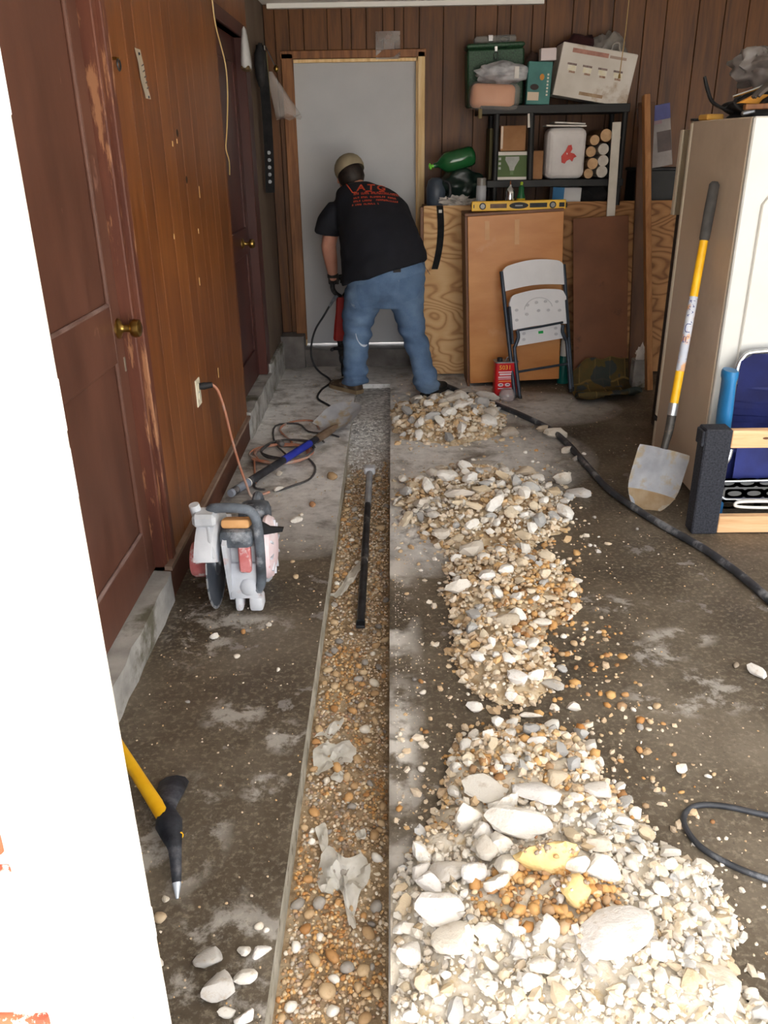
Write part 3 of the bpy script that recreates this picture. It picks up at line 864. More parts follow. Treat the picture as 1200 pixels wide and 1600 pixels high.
# landmarks of the other heaps
FARN = [
 (.50, 5.60, .085, .07, .055, .3, 'tall pale tan chunk behind the far heap by the right boot', CHF),
 (.62, 5.42, .095, .06, .045, -.3, 'long layered tan chunk at the back of the far heap', CHF),
 (.37, 5.14, .075, .06, .045, .5, 'pinkish white rounded chunk in the middle of the far heap', CHF),
 (.28, 5.36, .05, .06, .05, .1, 'upright whitish chunk at the left back of the far heap', CHF),
 (.61, 4.95, .07, .07, .05, .2, 'smooth white chunk at the right of the far heap', CHF),
 (.70, 4.74, .08, .06, .045, .6, 'grey-sided angular chunk, rightmost on the far heap', CHF),
 (.90, 4.82, .045, .06, .03, .5, 'grey stone just left of the black hose on dark floor', CHF),
 (.975, 4.71, .08, .055, .04, -.35, 'pale peaked chunk resting beside the black hose', CHF),
 (.985, 4.44, .05, .05, .035, .8, 'grey chunk alone on the dark floor below the peaked one', CHF),
 (1.0, 4.30, .035, .03, .022, .8, 'small tan stone alone on the dark floor by the hose', CHF),
 (.46, 4.18, .10, .06, .03, .1, 'wide flat tan chunk at the back of the second heap', CHF),
 (.47, 4.0, .06, .04, .02, .1, 'flat cream chunk in front of the wide tan one', CHF),
 (.25, 4.18, .04, .03, .02, .3, 'small white chunk on grey dust behind the second heap', CHF),
 (.69, 4.02, .07, .06, .04, .2, 'white rounded chunk on the right shoulder of the second heap', CHF),
 (.86, 3.98, .055, .07, .045, .4, 'blue-grey broken slab standing at the right of the second heap', CHF),
 (.92, 3.80, .075, .05, .03, -.5, 'blue-grey flat slab outermost at the right of the second heap', CHF),
 (.31, 3.62, .075, .06, .04, .1, 'boxy white chunk at the left of the second heap', CHF),
 (.13, 3.60, .065, .07, .035, .7, 'long tan leaning chunk on the left flank of the second heap', CHF),
 (.20, 3.28, .05, .05, .035, .2, 'white and tan chunk at the near left of the second heap', CHF),
 (.33, 3.12, .085, .07, .045, .35, 'large pale chunk with a dark notch between second and third heaps', CHF),
 (.25, 2.80, .065, .04, .035, .3, 'long cream chunk at the left of the third heap', CH['lo']),
 (.36, 2.83, .05, .04, .035, .5, 'white faceted chunk near the back of the third heap', CH['lo']),
 (.40, 2.53, .055, .04, .035, .1, 'white peaked chunk in the middle of the third heap', CH['lo']),
 (.52, 2.56, .040, .03, .025, .1, 'bright white block right of the peaked chunk', CH['lo']),
 (.39, 2.20, .045, .04, .03, .1, 'tan-topped chunk at the near end of the third heap', CH['lo']),
 (.45, 2.215, .03, .028, .022, .1, 'white chunk beside the grey one at the near end of the third heap', CH['lo']),
 (.50, 2.20, .035, .045, .03, .9, 'grey-green stone at the near end of the third heap', CH['lo']),
 (.405, 2.062, .045, .02, .016, .05, 'flat cream flake lying in front of the third heap', CH['lo']),
 (.545, 2.10, .03, .026, .02, .1, 'white stone at the near right of the third heap', CH['lo']),
 (.245, 2.10, .032, .03, .022, .1, 'white stone at the near left of the third heap', CH['lo']),
]
for i, (x, y, a, b_, c, t, lab, ms) in enumerate(FARN):
    z = max(heap_h(h, x, y)[0] for h in HEAPS)
    chunk('concrete_chunk', ms[i % len(ms)], x, y, z + c * .45, (a * .95, b_ * .95, c * 1.4), (random.uniform(-.2, .2), random.uniform(-.2, .2), t), lab, 'rubble')
fill('third', 66, .042, .015, CH['lo'], None, 'third', 5)
fill('second', 66, .066, .020, CHF + CH['lo'], None, 'second', 6)
fill('far', 44, .074, .026, CHF, None, 'far', 7)

# corner pile at the bottom left
for i, (x, y, a, b_, c, t, lab) in enumerate((
 (-.402, 1.232, .035, .026, .022, .2, 'white chunk with a flat top, left in the bottom corner group'),
 (-.372, 1.168, .036, .034, .026, .7, 'largest white chunk of the bottom left corner group'),
 (-.325, 1.190, .026, .026, .020, .1, 'pitted white chunk right in the bottom left corner group'),
 (-.345, 1.115, .022, .014, .014, .1, 'small white chunk at the foot of the corner group'),
 (-.308, 1.105, .022, .018, .014, .5, 'small white chunk by the trench edge in the corner group'),
 (-.335, 1.255, .018, .016, .014, .5, 'pale stone at the back of the corner group'),
 (-.300, 1.250, .024, .030, .016, .5, 'white crumbly lump on the left lip of the trench'))):
    chunk('concrete_chunk', CH['hi'][(i + 3) % 9], x, y, c * .7, (a, b_, c * 1.3), (0, 0, t), lab, 'rubble')

# single stones lying about the floor
r = np.random.default_rng(44)
SING = [(-.590, 3.893, .038, 'cream stone alone on the floor left of the trench, below the shovel handle'), (-.611, 4.118, .03, 'small pale stone beside the shovel handle'),
 (-.33, 4.064, .034, 'cream stone at the trench edge below the shovel blade'), (-.576, 3.43, .04, 'broken pale stone close behind the saw'),
 (-.458, 3.52, .034, 'white oval stone between saw and trench'), (-.40, 3.70, .022, 'little white stone nearest the trench edge by the saw'),
 (.789, 1.821, .026, 'tan stone alone on the brown floor above the cable loop'), (1.174, 2.275, .036, 'long tan stone at the right edge of the floor'),
 (1.13, 2.32, .016, 'small tan stone beside the long one at the right edge'), (-.648, 2.522, .022, 'brown and white stone in front of the saw blade'),
 (-.463, 2.597, .018, 'white pebble in front of the saw feet'), (-.541, 1.342, .018, 'tan stone near the pick point'), (-.541, 1.395, .012, 'small white stone by the pick point'),
 (-.519, 1.232, .017, 'grey stone against the white brick jamb'), (.035, 1.428, .022, 'white stone lying apart at the trench lip beside the near heap'),
 (.29, 1.915, .018, 'pale pebble lying apart behind the near heap'), (.225, 1.93, .014, 'amber pebble behind the near heap'), (.555, 1.985, .014, 'cream pebble on brown floor behind the near heap')]
for i, (x, y, s, lab) in enumerate(SING):
    chunk('loose_stone', (PB if i % 3 == 2 else CH['lo'])[i % 8], x, y, s * .4, (s, s * .85, s * .8), (0, 0, r.uniform(0, 6)), lab, 'stone')
def free(x, y, s): return all((x - p[0]) ** 2 + (y - p[1]) ** 2 > (s + p[2]) ** 2 * .8 for p in placed)
cnt = 0
while cnt < 70:
    x, y = r.uniform(-.8, 1.15), 1.05 + 3.8 * r.random() ** 1.2
    dens = 1.0 if x > .02 else .5
    if x > .8 and r.random() < .75: continue
    if TX0 - .02 < x < TX1 + .02 or r.random() > dens: continue
    if x < -.40 and y < 1.75 or (x < -.42 and 2.6 < y < 3.1) or (x < -.35 and 3.6 < y): continue
    s = r.uniform(.006, .014)
    if not free(x, y, s) or any(heap_h(h, x, y)[1] > 0 for h in HEAPS): continue
    cnt += 1
    lf = x < 0
    c_ = int(r.choice(4, p=(.35, .2, .1, .35)))
    wh = 'left of the trench' if lf else 'on the floor between trench lip and heaps' if x < .2 else 'on the brown floor right of the heaps' if x > .5 else 'on the floor in the gaps between heaps'
    lab = '%s loose %s pebble %s, %s' % ('tiny' if s < .010 else 'small', PCOL[c_], wh, 'close to the doorway' if y < 1.9 else 'midway in' if y < 2.7 else 'farther in')
    chunk('pebble', PKS[c_][int(r.integers(6))], x, y, s * .45, float(s), (0, 0, r.uniform(0, 6)), lab, 'stone', lab.replace('pebble', 'pebbles'))
# crumbs too many to count
P_ = []; S_ = []
while len(P_) < 2600:
    x, y = r.uniform(-.82, 1.5), 1.02 + 5.2 * r.random() ** 1.5
    if TX0 - .006 < x < TX1 + .006: continue
    if x > .95 and r.random() < .75: continue
    if x < -.3 and r.random() < .45: continue
    P_.append((x, y, .0006)); S_.append(r.uniform(.0012, .0042) * (1 + .12 * y))
o = scatter_mesh('floor_crumbs', m_gravel_tan, np.array(P_), np.array(S_), 1, 77)
tag(o, 'pale concrete crumbs strewn over the damp floor', 'debris', kind='stuff')
# lip dust: denser crumbs along the right lip
P_ = np.c_[np.clip(r.exponential(.06, 900) + TX1 + .004, 0, .4), r.uniform(1.05, 4.8, 900), np.full(900, .0006)]
o = scatter_mesh('lip_crumbs', m_gravel_white, P_, r.uniform(.001, .0034, 900), 1, 78)
tag(o, 'white crumbs along the right lip of the trench', 'debris', kind='stuff')

# ------------------------------------------------------------------ the trench
def bed_z(x, y):
    g_ = np.clip((y - 4.3) / .8, 0, 1)
    return -.098 + .066 * g_ * g_ * (3 - 2 * g_) + .010 * mnoise.noise(V0((x * 7, y * 4, 1))) + .004 * mnoise.noise(V0((x * 40, y * 40, 1)))
b = bmesh.new(); vv = {}
nx, ny = 14, 260
for i in range(nx + 1):
    for j in range(ny + 1):
        x = TX0 - .004 + (TX1 - TX0 + .008) * i / nx; y = .62 + (TY1 + .004 - .62) * j / ny
        vv[i, j] = b.verts.new((x, y, bed_z(x, y)))
for i in range(nx):
    for j in range(ny): b.faces.new((vv[i, j], vv[i + 1, j], vv[i + 1, j + 1], vv[i, j + 1]))
def bed_mat():
    n = N('trench_soil'); v = n.coord()
    sp = n.n('ShaderNodeSeparateXYZ'); n.l(v, sp.inputs[0])
    col = n.ramp(n.noise(v, 26, 6, .7), [(.3, lin((112, 92, 70))), (.5, lin((150, 128, 100))), (.7, lin((188, 168, 140)))])
    col = n.mix(n.mr(n.noise(v, 6, 4), .55, .68), col, lin((176, 160, 134)))
    gy = n.math('ADD', sp.outputs[1], n.math('MULTIPLY', n.math('SUBTRACT', n.noise(v, 5, 4), .5), .6))
    col = n.mix(n.mr(gy, 1.0, 1.5), col, n.ramp(n.noise(v, 40, 5), [(.35, lin((150, 148, 146))), (.65, lin((222, 221, 219)))]))
    n.set(col, .95, 0, .2); n.bump(n.noise(v, 70, 6, .7), .7, .012)
    return n.m
root = thing('trench_fill', 'brown gravelly soil exposed along the bottom of the cut trench', 'soil', (-.146, 3.2, -.1), kind='stuff')
part('soil', b, bed_mat(), root, 70, kind='stuff')
Z = {'b': [], 'o': [], 'g': [], 't': []}
n = 0
while n < 7600:
    y = 1.04 + 4.85 * r.random() ** 1.45; x = r.uniform(TX0 + .008, TX1 - .008)
    k = mnoise.noise(V0((x * 9, y * 5, 4)))
    if y > 4.4 + .3 * k: z_ = 'g'
    elif k > .18 and y < 2.6: z_ = 'o'
    elif k < -.25 or (x > -.09 and r.random() < .6): z_ = 't'
    else: z_ = 'b'
    s = r.uniform(.0028, .0085) * (1 if y < 3 else 1.25) * (.8 if z_ == 't' else 1)
    if z_ == 't' and r.random() < .3: continue
    if z_ == 'g' and (r.random() < .5 or y > 5.2): continue
    Z[z_].append((x, y, bed_z(x, y) + s * .25, s)); n += 1
for k, m in (('b', m_gravel_brown), ('o', m_gravel_orange), ('g', m_gravel_grey), ('t', m_gravel_tan)):
    A = np.array(Z[k]); o = scatter_mesh('gravel', m, A[:, :3], A[:, 3], 1, 90 + ord(k), k in 'bo')
    o.parent = root; o.matrix_local = Matrix.Translation(-Vector(root.location)); o['kind'] = 'stuff'
tp = []
k = 0; cnt = 0
while cnt < 170 and k < 9000:
    k += 1
    y = 1.08 + 3.2 * r.random() ** 1.7; s = r.uniform(.008, .019) * (1 if cnt > 40 else 1.25)
    x = TX0 + s + r.random() ** 1.25 * (TX1 - TX0 - 2 * s)
    if any((x - p[0]) ** 2 + (y - p[1]) ** 2 < (.85 * (s + p[2])) ** 2 for p in tp): continue
    if abs(x + .132) < .02 + s and 2.55 < y: continue
    tp.append((x, y, s)); cnt += 1
    c_ = int(r.choice(4, p=(.42, .22, .22, .14)))
    lab = '%s %s trench pebble %s' % ('large' if s > .0155 else 'mid-size' if s > .0115 else 'small', PCOL[c_],
          'below the largest plastic scrap' if y < 1.42 else 'around the largest plastic scrap' if y < 1.72 else 'around the wide flat plastic scrap' if y < 2.2 else 'below the pry bar tip' if y < 2.7 else 'alongside the pry bar')
    lab = lab.replace(' plastic scrap', ' scrap')
    lab += ', left side' if x < -.19 else ', right side' if x > -.11 else ', centre'
    chunk('pebble', PKS[c_][int(r.integers(6))], x, y, bed_z(x, y) + s * .4, float(s), (r.uniform(-.3, .3), r.uniform(-.3, .3), r.uniform(0, 6)), lab, 'stone', lab.replace('pebble', 'pebbles'))
# torn vapour-barrier plastic
def film_mat():
    n = N('torn_plastic_film')
    v = n.coord()
    n.set(n.ramp(n.noise(v, 30, 4), [(.4, lin((228, 225, 216))), (.6, lin((242, 240, 234)))]), .55, 0, .5, .9)
    n.bump(n.noise(v, 35, 3), .4, .006)
    return n.m
m_film = film_mat()
def film(pts, z, label, seed, lift=.02):
    """flap of plastic: outline on the ground, puckered"""
    c = np.mean(np.array(pts), 0)
    P = [Vector((p[0], p[1], 0)) for p in pts]
    P = smooth_path(P + [P[0]], 4)[:-1]
    b = bmesh.new(); NR = 6; rings = []
    for k in range(1, NR + 1):
        f = k / NR; ring = []
        for q in P:
            x, y = c[0] + (q.x - c[0]) * f, c[1] + (q.y - c[1]) * f
            jag = .06 * mnoise.noise(V0((x * 90, y * 90, seed))) if k == NR else 0
            x, y = c[0] + (x - c[0]) * (1 + jag * 2), c[1] + (y - c[1]) * (1 + jag * 2)
            zz = z(x, y) + lift * (.6 + .9 * mnoise.noise(V0((x * 22, y * 22, seed))) + .4 * mnoise.noise(V0((x * 60, y * 60, seed))))
            ring.append(b.verts.new((x, y, zz)))
        rings.append(ring)
    cv = b.verts.new((c[0], c[1], z(c[0], c[1]) + lift * 1.3))
    n_ = len(P)
    for i in range(n_):
        b.faces.new((cv, rings[0][i], rings[0][(i + 1) % n_]))
        for a, q in zip(rings, rings[1:]): b.faces.new((a[i], a[(i + 1) % n_], q[(i + 1) % n_], q[i]))
    bmesh.ops.solidify(b, geom=b.faces[:], thickness=.0012)
    return tag(part('plastic_scrap', b, m_film, None, 40), label, 'plastic sheet')
film([(-.205, 1.60), (-.17, 1.628), (-.135, 1.575), (-.088, 1.60), (-.072, 1.545), (-.085, 1.49), (-.105, 1.44), (-.10, 1.385), (-.118, 1.40), (-.135, 1.47), (-.165, 1.535), (-.185, 1.48), (-.205, 1.54)], bed_z, 'largest torn piece of clear plastic, its tail hanging toward the doorway', 1, .034)
film([(-.255, 1.99), (-.24, 2.05), (-.20, 2.045), (-.145, 2.06), (-.125, 2.0), (-.15, 1.955), (-.20, 1.93), (-.24, 1.915)], bed_z, 'wide flat piece of clear plastic across the trench bed', 2, .022)
film([(-.255, 2.07), (-.225, 2.12), (-.175, 2.18), (-.18, 2.13), (-.215, 2.075)], bed_z, 'pointed piece of clear plastic behind the wide flat one', 3, .02)
film([(-.27, 2.98), (-.235, 3.04), (-.19, 3.20), (-.125, 3.24), (-.13, 3.16), (-.19, 3.05), (-.23, 2.96)], lambda x, y: bed_z(x, y) + .035 * math.exp(-((x + .13) / .04) ** 2), 'long wisp of clear plastic draped over the pry bar', 4, .022)
film([(-.225, 1.70), (-.205, 1.735), (-.19, 1.70), (-.185, 1.62), (-.205, 1.63), (-.212, 1.67)], bed_z, 'narrow whitish scrap of plastic beside the trench wall', 5, .02)
film([(-.12, 1.70), (-.105, 1.665), (-.085, 1.66), (-.09, 1.70)], bed_z, 'small crumpled scrap of plastic above the largest piece', 6, .02)
film([(-.15, 1.915), (-.165, 1.88), (-.195, 1.90), (-.18, 1.93)], bed_z, 'little scrap of plastic below the wide flat one', 7, .016)

# ------------------------------------------------------------------ common object materials
m_steel = M('worn_steel', (120, 122, 126), (172, 174, 178), 14, rough=.38, metal=.85, bump=.1)
m_darksteel = M('black_steel', (34, 36, 40), (64, 66, 70), 16, rough=.45, metal=.5, bump=.1, dirt=(120, 118, 116), dscale=12, dth=(.58, .7))
m_chrome = M('chrome', (210, 212, 216), rough=.12, metal=1.0)
m_rubber = M('black_rubber', (22, 23, 26), (40, 41, 44), 20, rough=.6)
m_yellow = M('yellow_fibreglass', (232, 172, 22), (244, 192, 40), 12, rough=.38, dirt=(206, 180, 130), dscale=9, dth=(.64, .72))
m_blue = M('blue_sleeve', (36, 48, 150), (48, 64, 176), 10, rough=.5)
m_whiteplastic = M('white_plastic', (224, 222, 214), (232, 231, 226), 5, rough=.45)
m_dust = M('dusty_magnesium', (176, 180, 186), (206, 209, 214), 8, rough=.8, bump=.25, bscale=60, dirt=(150, 140, 136), dscale=12, dth=(.6, .7))
m_dustwhite = M('cement_dusted_plastic', (188, 192, 200), (212, 215, 221), 7, rough=.85, bump=.2, dirt=(196, 170, 168), dscale=9, dth=(.58, .68))
m_redust = M('dusty_red_plastic', (190, 96, 96), (214, 140, 140), 10, rough=.75, dirt=(222, 206, 206), dscale=22, dth=(.52, .62))
m_paledust = M('pale_pink_dusty', (226, 202, 206), (238, 226, 230), 9, rough=.8, dirt=(206, 120, 122), dscale=18, dth=(.6, .7))
m_darkdust = M('dusty_black_handle', (56, 60, 66), (112, 120, 130), 8, rough=.7, dirt=(164, 168, 174), dscale=10, dth=(.54, .68))
m_orangewood = M('orange_filter', (206, 150, 92), (222, 172, 118), 12, rough=.8)
m_blade = M('diamond_blade', (98, 106, 118), (132, 140, 152), 6, rough=.32, metal=.65, bump=.05)

# ------------------------------------------------------------------ cut-off saw
saw = thing('cutoff_saw', 'dusty red and white cut-off saw with a large bare blade by the left wall', 'power saw', (-.60, 2.80, 0))
BX, BYc, BZ, BR = -.672, 2.772, .178, .176
g = G().lathe([(.0, -.0016), (BR, -.0016), (BR, .0016), (.0, .0016)], (BX, BYc, BZ), 64, 'X')
bl_ = part('blade', g, m_blade, saw, 30, 'grey diamond blade')
m_seg = M('blade_segment', (196, 200, 206), rough=.4, metal=.7)
for k in range(20):
    a = 2 * PI * k / 20
    part('segment', G().box((BX, BYc + math.cos(a) * (BR - .0045), BZ + math.sin(a) * (BR - .0045)), (.0042, .040, .009), 0, (a + PI / 2, 0, 0)), m_seg, bl_, None)
part('arbor_flange', G().lathe([(.0, .0), (.050, .0), (.050, .006), (.022, .010), (.018, .018), (.0, .018)], (BX + .002, BYc, BZ), 24, 'X'), m_steel, saw)
part('belt_drum', G().lathe([(.0, 0), (.062, 0), (.068, .012), (.068, .062), (.060, .072), (.0, .072)], (BX - .082, BYc - .015, BZ + .02), 28, 'X'), m_redust, saw, 40, 'dusty pink drum on the outer side of the blade')
# guard: rim band and right cheek over the upper part of the blade
g = G()
GR = .196
a0, a1, ns = math.radians(-8), math.radians(218), 34
angs = [PI - (a0 + (a1 - a0) * k / ns) + 0 for k in range(ns + 1)]
def gp(a, r, x): return Vector((x, BYc + math.cos(a) * r, BZ + math.sin(a) * r))
angs = [math.radians(14 + (154 - 14) * k / ns) for k in range(ns + 1)]
prof = lambda a: [gp(a, .075, BX + .026), gp(a, GR * .9, BX + .030), gp(a, GR, BX + .022), gp(a, GR + .004, BX - .02), gp(a, GR, BX - .040), gp(a, GR * .88, BX - .044), gp(a, GR * .88 - .004, BX - .041), gp(a, GR - .004, BX - .037), gp(a, GR, BX - .02), gp(a, GR - .005, BX + .019), gp(a, GR * .9, BX + .026), gp(a, .075, BX + .022)]
g.ring_strip([prof(a) for a in angs])
part('blade_guard', g, m_dustwhite, saw, 40, 'pale grey blade guard')
part('guard_rib', G().tube([gp(math.radians(112), GR + .003, BX + .0), gp(math.radians(130), GR * .99, BX + .012), gp(math.radians(150), GR * .93, BX + .03)], .007, 8), m_dust, saw)
part('guard_lug', G().box((BX - .01, BYc - .05, BZ + .205), (.085, .09, .05), .012), m_dust, saw)
# skirt running down from the guard to the body
part('guard_skirt', G().prism([(-.115, .30), (.03, .36), (.06, .10), (.02, .045), (-.055, .045), (-.085, .14)], BX + .050, BX + .066, Matrix(((0, 0, 1, 0), (1, 0, 0, BYc), (0, 1, 0, 0), (0, 0, 0, 1)))), m_dustwhite, saw, 30)
# engine body
g = G().box((-.555, 2.86, .165), (.125, .26, .20), .022, None, 2)
part('engine_body', g, m_dust, saw, 40)
part('front_plate', G().box((-.562, 2.722, .125), (.11, .03, .145), .012, (-.12, 0, 0), 2).blob((-.548, 2.712, .10), (.035, .02, .04), 2), m_dustwhite, saw, 40)
part('red_panel', G().box((-.548, 2.70, .243), (.044, .035, .135), .006, (-.1, 0, 0)), m_redust, saw, 40, 'dusty red front panel')
part('cylinder_cover', G().box((-.575, 2.76, .30), (.12, .16, .07), .02, (-.1, 0, 0), 2), m_darkdust, saw, 40)
part('air_filter', G().box((-.575, 2.735, .355), (.105, .07, .035), .012, (-.25, 0, 0), 2), m_orangewood, saw, 40, 'orange air filter cover')
part('starter_cover', G().lathe([(.0, 0), (.118, 0), (.122, .012), (.112, .030), (.06, .042), (.0, .044)], (-.492, 2.82, .215), 36, 'X'), m_paledust, saw, 40, 'round pink-white starter cover')
for k in range(10):
    a = 2 * PI * k / 10
    part('starter_fin', G().box((-.456, 2.82 + math.cos(a) * .072, .215 + math.sin(a) * .072), (.01, .06, .008), 0, (a, 0, 0)), m_dustwhite, saw, None)
part('fuel_tank', G().box((-.545, 2.95, .27), (.12, .12, .14), .03, None, 2), m_darkdust, saw, 40)
part('rear_handle', G().tube([(-.555, 3.0, .30), (-.555, 3.10, .31), (-.555, 3.16, .24), (-.555, 3.12, .15), (-.555, 2.98, .12)], .018, 10, sm=5), m_darkdust, saw)
part('front_handle', G().tube([(-.672, 2.79, .355), (-.668, 2.745, .40), (-.64, 2.725, .418), (-.56, 2.72, .418), (-.515, 2.715, .405), (-.495, 2.705, .36), (-.492, 2.70, .25), (-.498, 2.71, .13), (-.515, 2.72, .085)], .0185, 12, sm=5), m_darkdust, saw, 60, 'dusty black wrap-around front handle')
part('stop_grip', G().cyl((-.712, 2.74, .365), (-.722, 2.73, .43), .021, .019, 14), m_dust, saw, 40, 'pale grey tube grip at the top left')
part('trigger_lever', G().prism([(0, 0), (.075, .012), (.08, .026), (.03, .03), (0, .05)], -.008, .008, Matrix.Translation((-.485, 2.74, .305)) @ Matrix.Rotation(PI / 2, 4, 'X')), m_rubber, saw)
for x, w_ in ((-.588, .03), (-.524, .052)):
    part('foot', G().box((x, 2.735, .030), (w_, .07, .06), .012, None, 2), m_dustwhite, saw, 40)
part('rear_foot', G().box((-.555, 2.96, .04), (.12, .08, .08), .015), m_dust, saw, 40)

# ------------------------------------------------------------------ long shovel lying across to the trench
def shovel_blade(g, L, W, dish, n=12, m=9, tip=.35, th=.0025):
    """round-point blade in local coordinates: +y towards the tip, dished, z up; shoulders square"""
    def prof(t):
        return W * (1.0 if t < .45 else math.sqrt(max(0, 1 - ((t - .45) / .55) ** 2.2))) * (1 if t > .03 else .97)
    def fn(u, v):
        t = u; w_ = prof(t) * .5
        x = (v * 2 - 1) * w_
        ridge = .020 * math.exp(-(x / .020) ** 2) * max(0, 1 - t * 1.25)
        z = dish * ((x / (W * .5)) ** 2) + .018 * (t - .4) ** 2 * 2 + ridge
        return Vector((x, t * L, z))
    g.sheet(fn, n, m, th)
    return g
sh = thing('digging_shovel', 'long-handled shovel with a blue-banded handle lying from the saw to the trench', 'shovel', (-.41, 4.64, .03))
A = Vector((-.80, 3.78, .045)); Bq = Vector((-.40, 4.655, .055))
d = (Bq - A)
part('handle', G().tube([A, A + d * .98], [.021, .019], 12), M('black_fibreglass_handle', (30, 31, 36), (58, 60, 66), 10, rough=.5, dirt=(120, 118, 118), dscale=10, dth=(.56, .68)), sh)
part('handle_band', G().tube([A + d * .50, A + d * .80], [.0215, .0205], 12), m_blue, sh, 40, 'bright blue band round the handle')
part('end_cap', G().tube([A - d * .02, A + d * .14], [.020, .0225], 12), M('grey_grip', (110, 118, 134), (140, 148, 162), 9, rough=.6), sh, 40)
part('cap_ring', G().tube([A + d * .14, A + d * .147], [.0235, .0235], 12), m_whiteplastic, sh, 40)
part('ferrule', G().tube([A + d * .88, A + d * .99, A + d * 1.10, A + d * 1.16], [.024, .026, .020, .012], 10, sm=3), M('rusty_ferrule', (92, 74, 58), (120, 100, 82), 12, rough=.8), sh)
ang = math.atan2(-d.x, d.y)
mt = Matrix.Translation(A + d * 1.08 + Vector((-.02, .02, -.012))) @ Matrix.Rotation(ang - .08, 4, 'Z') @ Matrix.Rotation(.30, 4, 'X')
g = shovel_blade(G(), .30, .235, .030)
bmesh.ops.transform(g.b, matrix=mt, verts=g.b.verts)
m_blade_dirty = M('soil_dusted_blade', (186, 188, 196), (222, 224, 227), 7, rough=.55, metal=.12, bump=.15, dirt=(206, 190, 162), dscale=8, dth=(.52, .62))
part('blade', g, m_blade_dirty, sh, 60, 'light grey round-point blade')

# ------------------------------------------------------------------ pry bar in the trench
pb = thing('digging_bar', 'long black steel pry bar lying along the trench bottom', 'pry bar', (-.135, 3.5, -.08))
p0, p1 = Vector((-.134, 2.73, -.068)), Vector((-.134, 4.22, -.028))
part('shaft', G().tube([p0, p0 + (p1 - p0) * .06, p1], [.0155, .0165, .0165], 8), m_darksteel, pb, 30)
part('chisel_tip', G().box(p0 + Vector((0, -.012, 0)), (.035, .05, .012), .003), m_darksteel, pb, None)
part('dusty_upper_shaft', G().tube([p0 + (p1 - p0) * .72, p1], [.0172, .0176], 8), M('dusty_steel', (120, 122, 128), (150, 152, 156), 9, rough=.7), pb, 30, 'dust-covered far end of the shaft')
part('head', G().box(p1 + Vector((0, .02, .008)), (.062, .07, .04), .008), M('dusty_bar_head', (150, 152, 158), (186, 188, 194), 9, rough=.8), pb, 30, 'square dusty head')

# ------------------------------------------------------------------ mattock by the jamb
mk = thing('pick_mattock', 'pick mattock with a yellow handle lying by the white brick jamb', 'pick', (-.565, 1.56, 0))
eye = Vector((-.572, 1.575, .055))
hd = Vector((-.765, 1.835, .068)) - eye
m_pick = M('forged_pick_head', (32, 34, 40), (74, 78, 88), 12, rough=.45, metal=.55, bump=.2, dirt=(110, 112, 120), dscale=9, dth=(.55, .68))
part('handle', G().tube([eye - hd * .16, eye + hd * .12, eye + hd * .5, eye + hd * 1.0, eye + hd * 1.30], [.0165, .0195, .0175, .0165, .017], 14, ell=(1, .8)), m_yellow, mk, 60, 'yellow fibreglass handle')
part('head', G().tube([(-.515, 1.398, .006), (-.522, 1.430, .024), (-.540, 1.50, .048), (-.552, 1.530, .055), (-.572, 1.575, .057), (-.590, 1.62, .054), (-.598, 1.66, .047), (-.606, 1.715, .030), (-.612, 1.765, .012)],
     [.003, .011, .016, .024, .034, .024, .030, .040, .043], 10, ell=(1, .6), sm=3), m_pick, mk, 40, 'black forged pick head')
part('ground_tip', G().tube([(-.514, 1.394, .006), (-.521, 1.425, .0225)], [.0033, .0112], 8, ell=(1, .65)), M('bright_ground_tip', (196, 206, 220), rough=.35, metal=.6), mk, 40, 'bright ground pick point')

# ------------------------------------------------------------------ outlet, plug and cords
ot = thing('wall_outlet', 'ivory electrical outlet plate low on the wooden wall', 'outlet', (WX, 3.59, .61))
m_ivory = M('ivory_plastic', (222, 214, 188), (232, 226, 204), 5, rough=.4)
part('cover_plate', G().box((WX + .004, 3.59, .607), (.007, .078, .122), .003), m_ivory, ot, None)
for z in (.628, .586):
    part('receptacle', G().lathe([(.0, 0), (.0165, 0), (.0155, .004), (.0, .004)], (WX + .006, 3.592, z), 18, 'X'), m_ivory, ot)
part('screw', G().lathe([(0, 0), (.004, 0), (.003, .002), (0, .002)], (WX + .0075, 3.59, .607), 8, 'X'), m_steel, ot)
m_orange = M('orange_cord_jacket', (178, 118, 92), (192, 138, 114), 9, rough=.6, dirt=(172, 156, 146), dscale=7, dth=(.5, .6))
oc = thing('orange_extension_cord', 'dusty orange extension cord hanging from the outlet and coiled on the floor', 'cord', (-.68, 4.3, 0))
part('plug', G().tube([(WX + .01, 3.60, .630), (WX + .03, 3.605, .631), (WX + .045, 3.61, .632), (WX + .062, 3.62, .632)], [.015, .017, .0145, .0135], 12), m_rubber, oc, 40, 'black plug in the outlet')
cpts = [(-.812, 3.62, .632), (-.79, 3.63, .60), (-.775, 3.66, .50), (-.765, 3.70, .36), (-.75, 3.74, .22), (-.73, 3.78, .09), (-.71, 3.80, .012), (-.66, 3.84, .008), (-.63, 3.86, .012)]
part('hanging_cord', G().tube(cpts, .0065, 8, sm=6), m_orange, oc, 60)
def coil(cx, cy, rx, ry, turns, z0, seed, wob=.07, a0=0.0):
    r = random.Random(seed); pts = []
    n = int(turns * 12)
    for k in range(n + 1):
        a = a0 + 2 * PI * k / 12
        q = 1 + r.uniform(-wob, wob)
        pts.append((cx + math.cos(a) * rx * q, cy + math.sin(a) * ry * q, z0 + .004 * (k % 24) / 12 + r.uniform(0, .006)))
    return pts
pts = [(-.80, 3.70, .14), (-.76, 3.80, .02), (-.72, 3.98, .008)] + coil(-.64, 4.42, .165, .15, 4.8, .010, 4, wob=.12, a0=PI) + [(-.60, 4.62, .012), (-.70, 4.86, .010), (-.66, 5.02, .008), (-.52, 5.05, .008), (-.46, 4.88, .008)]
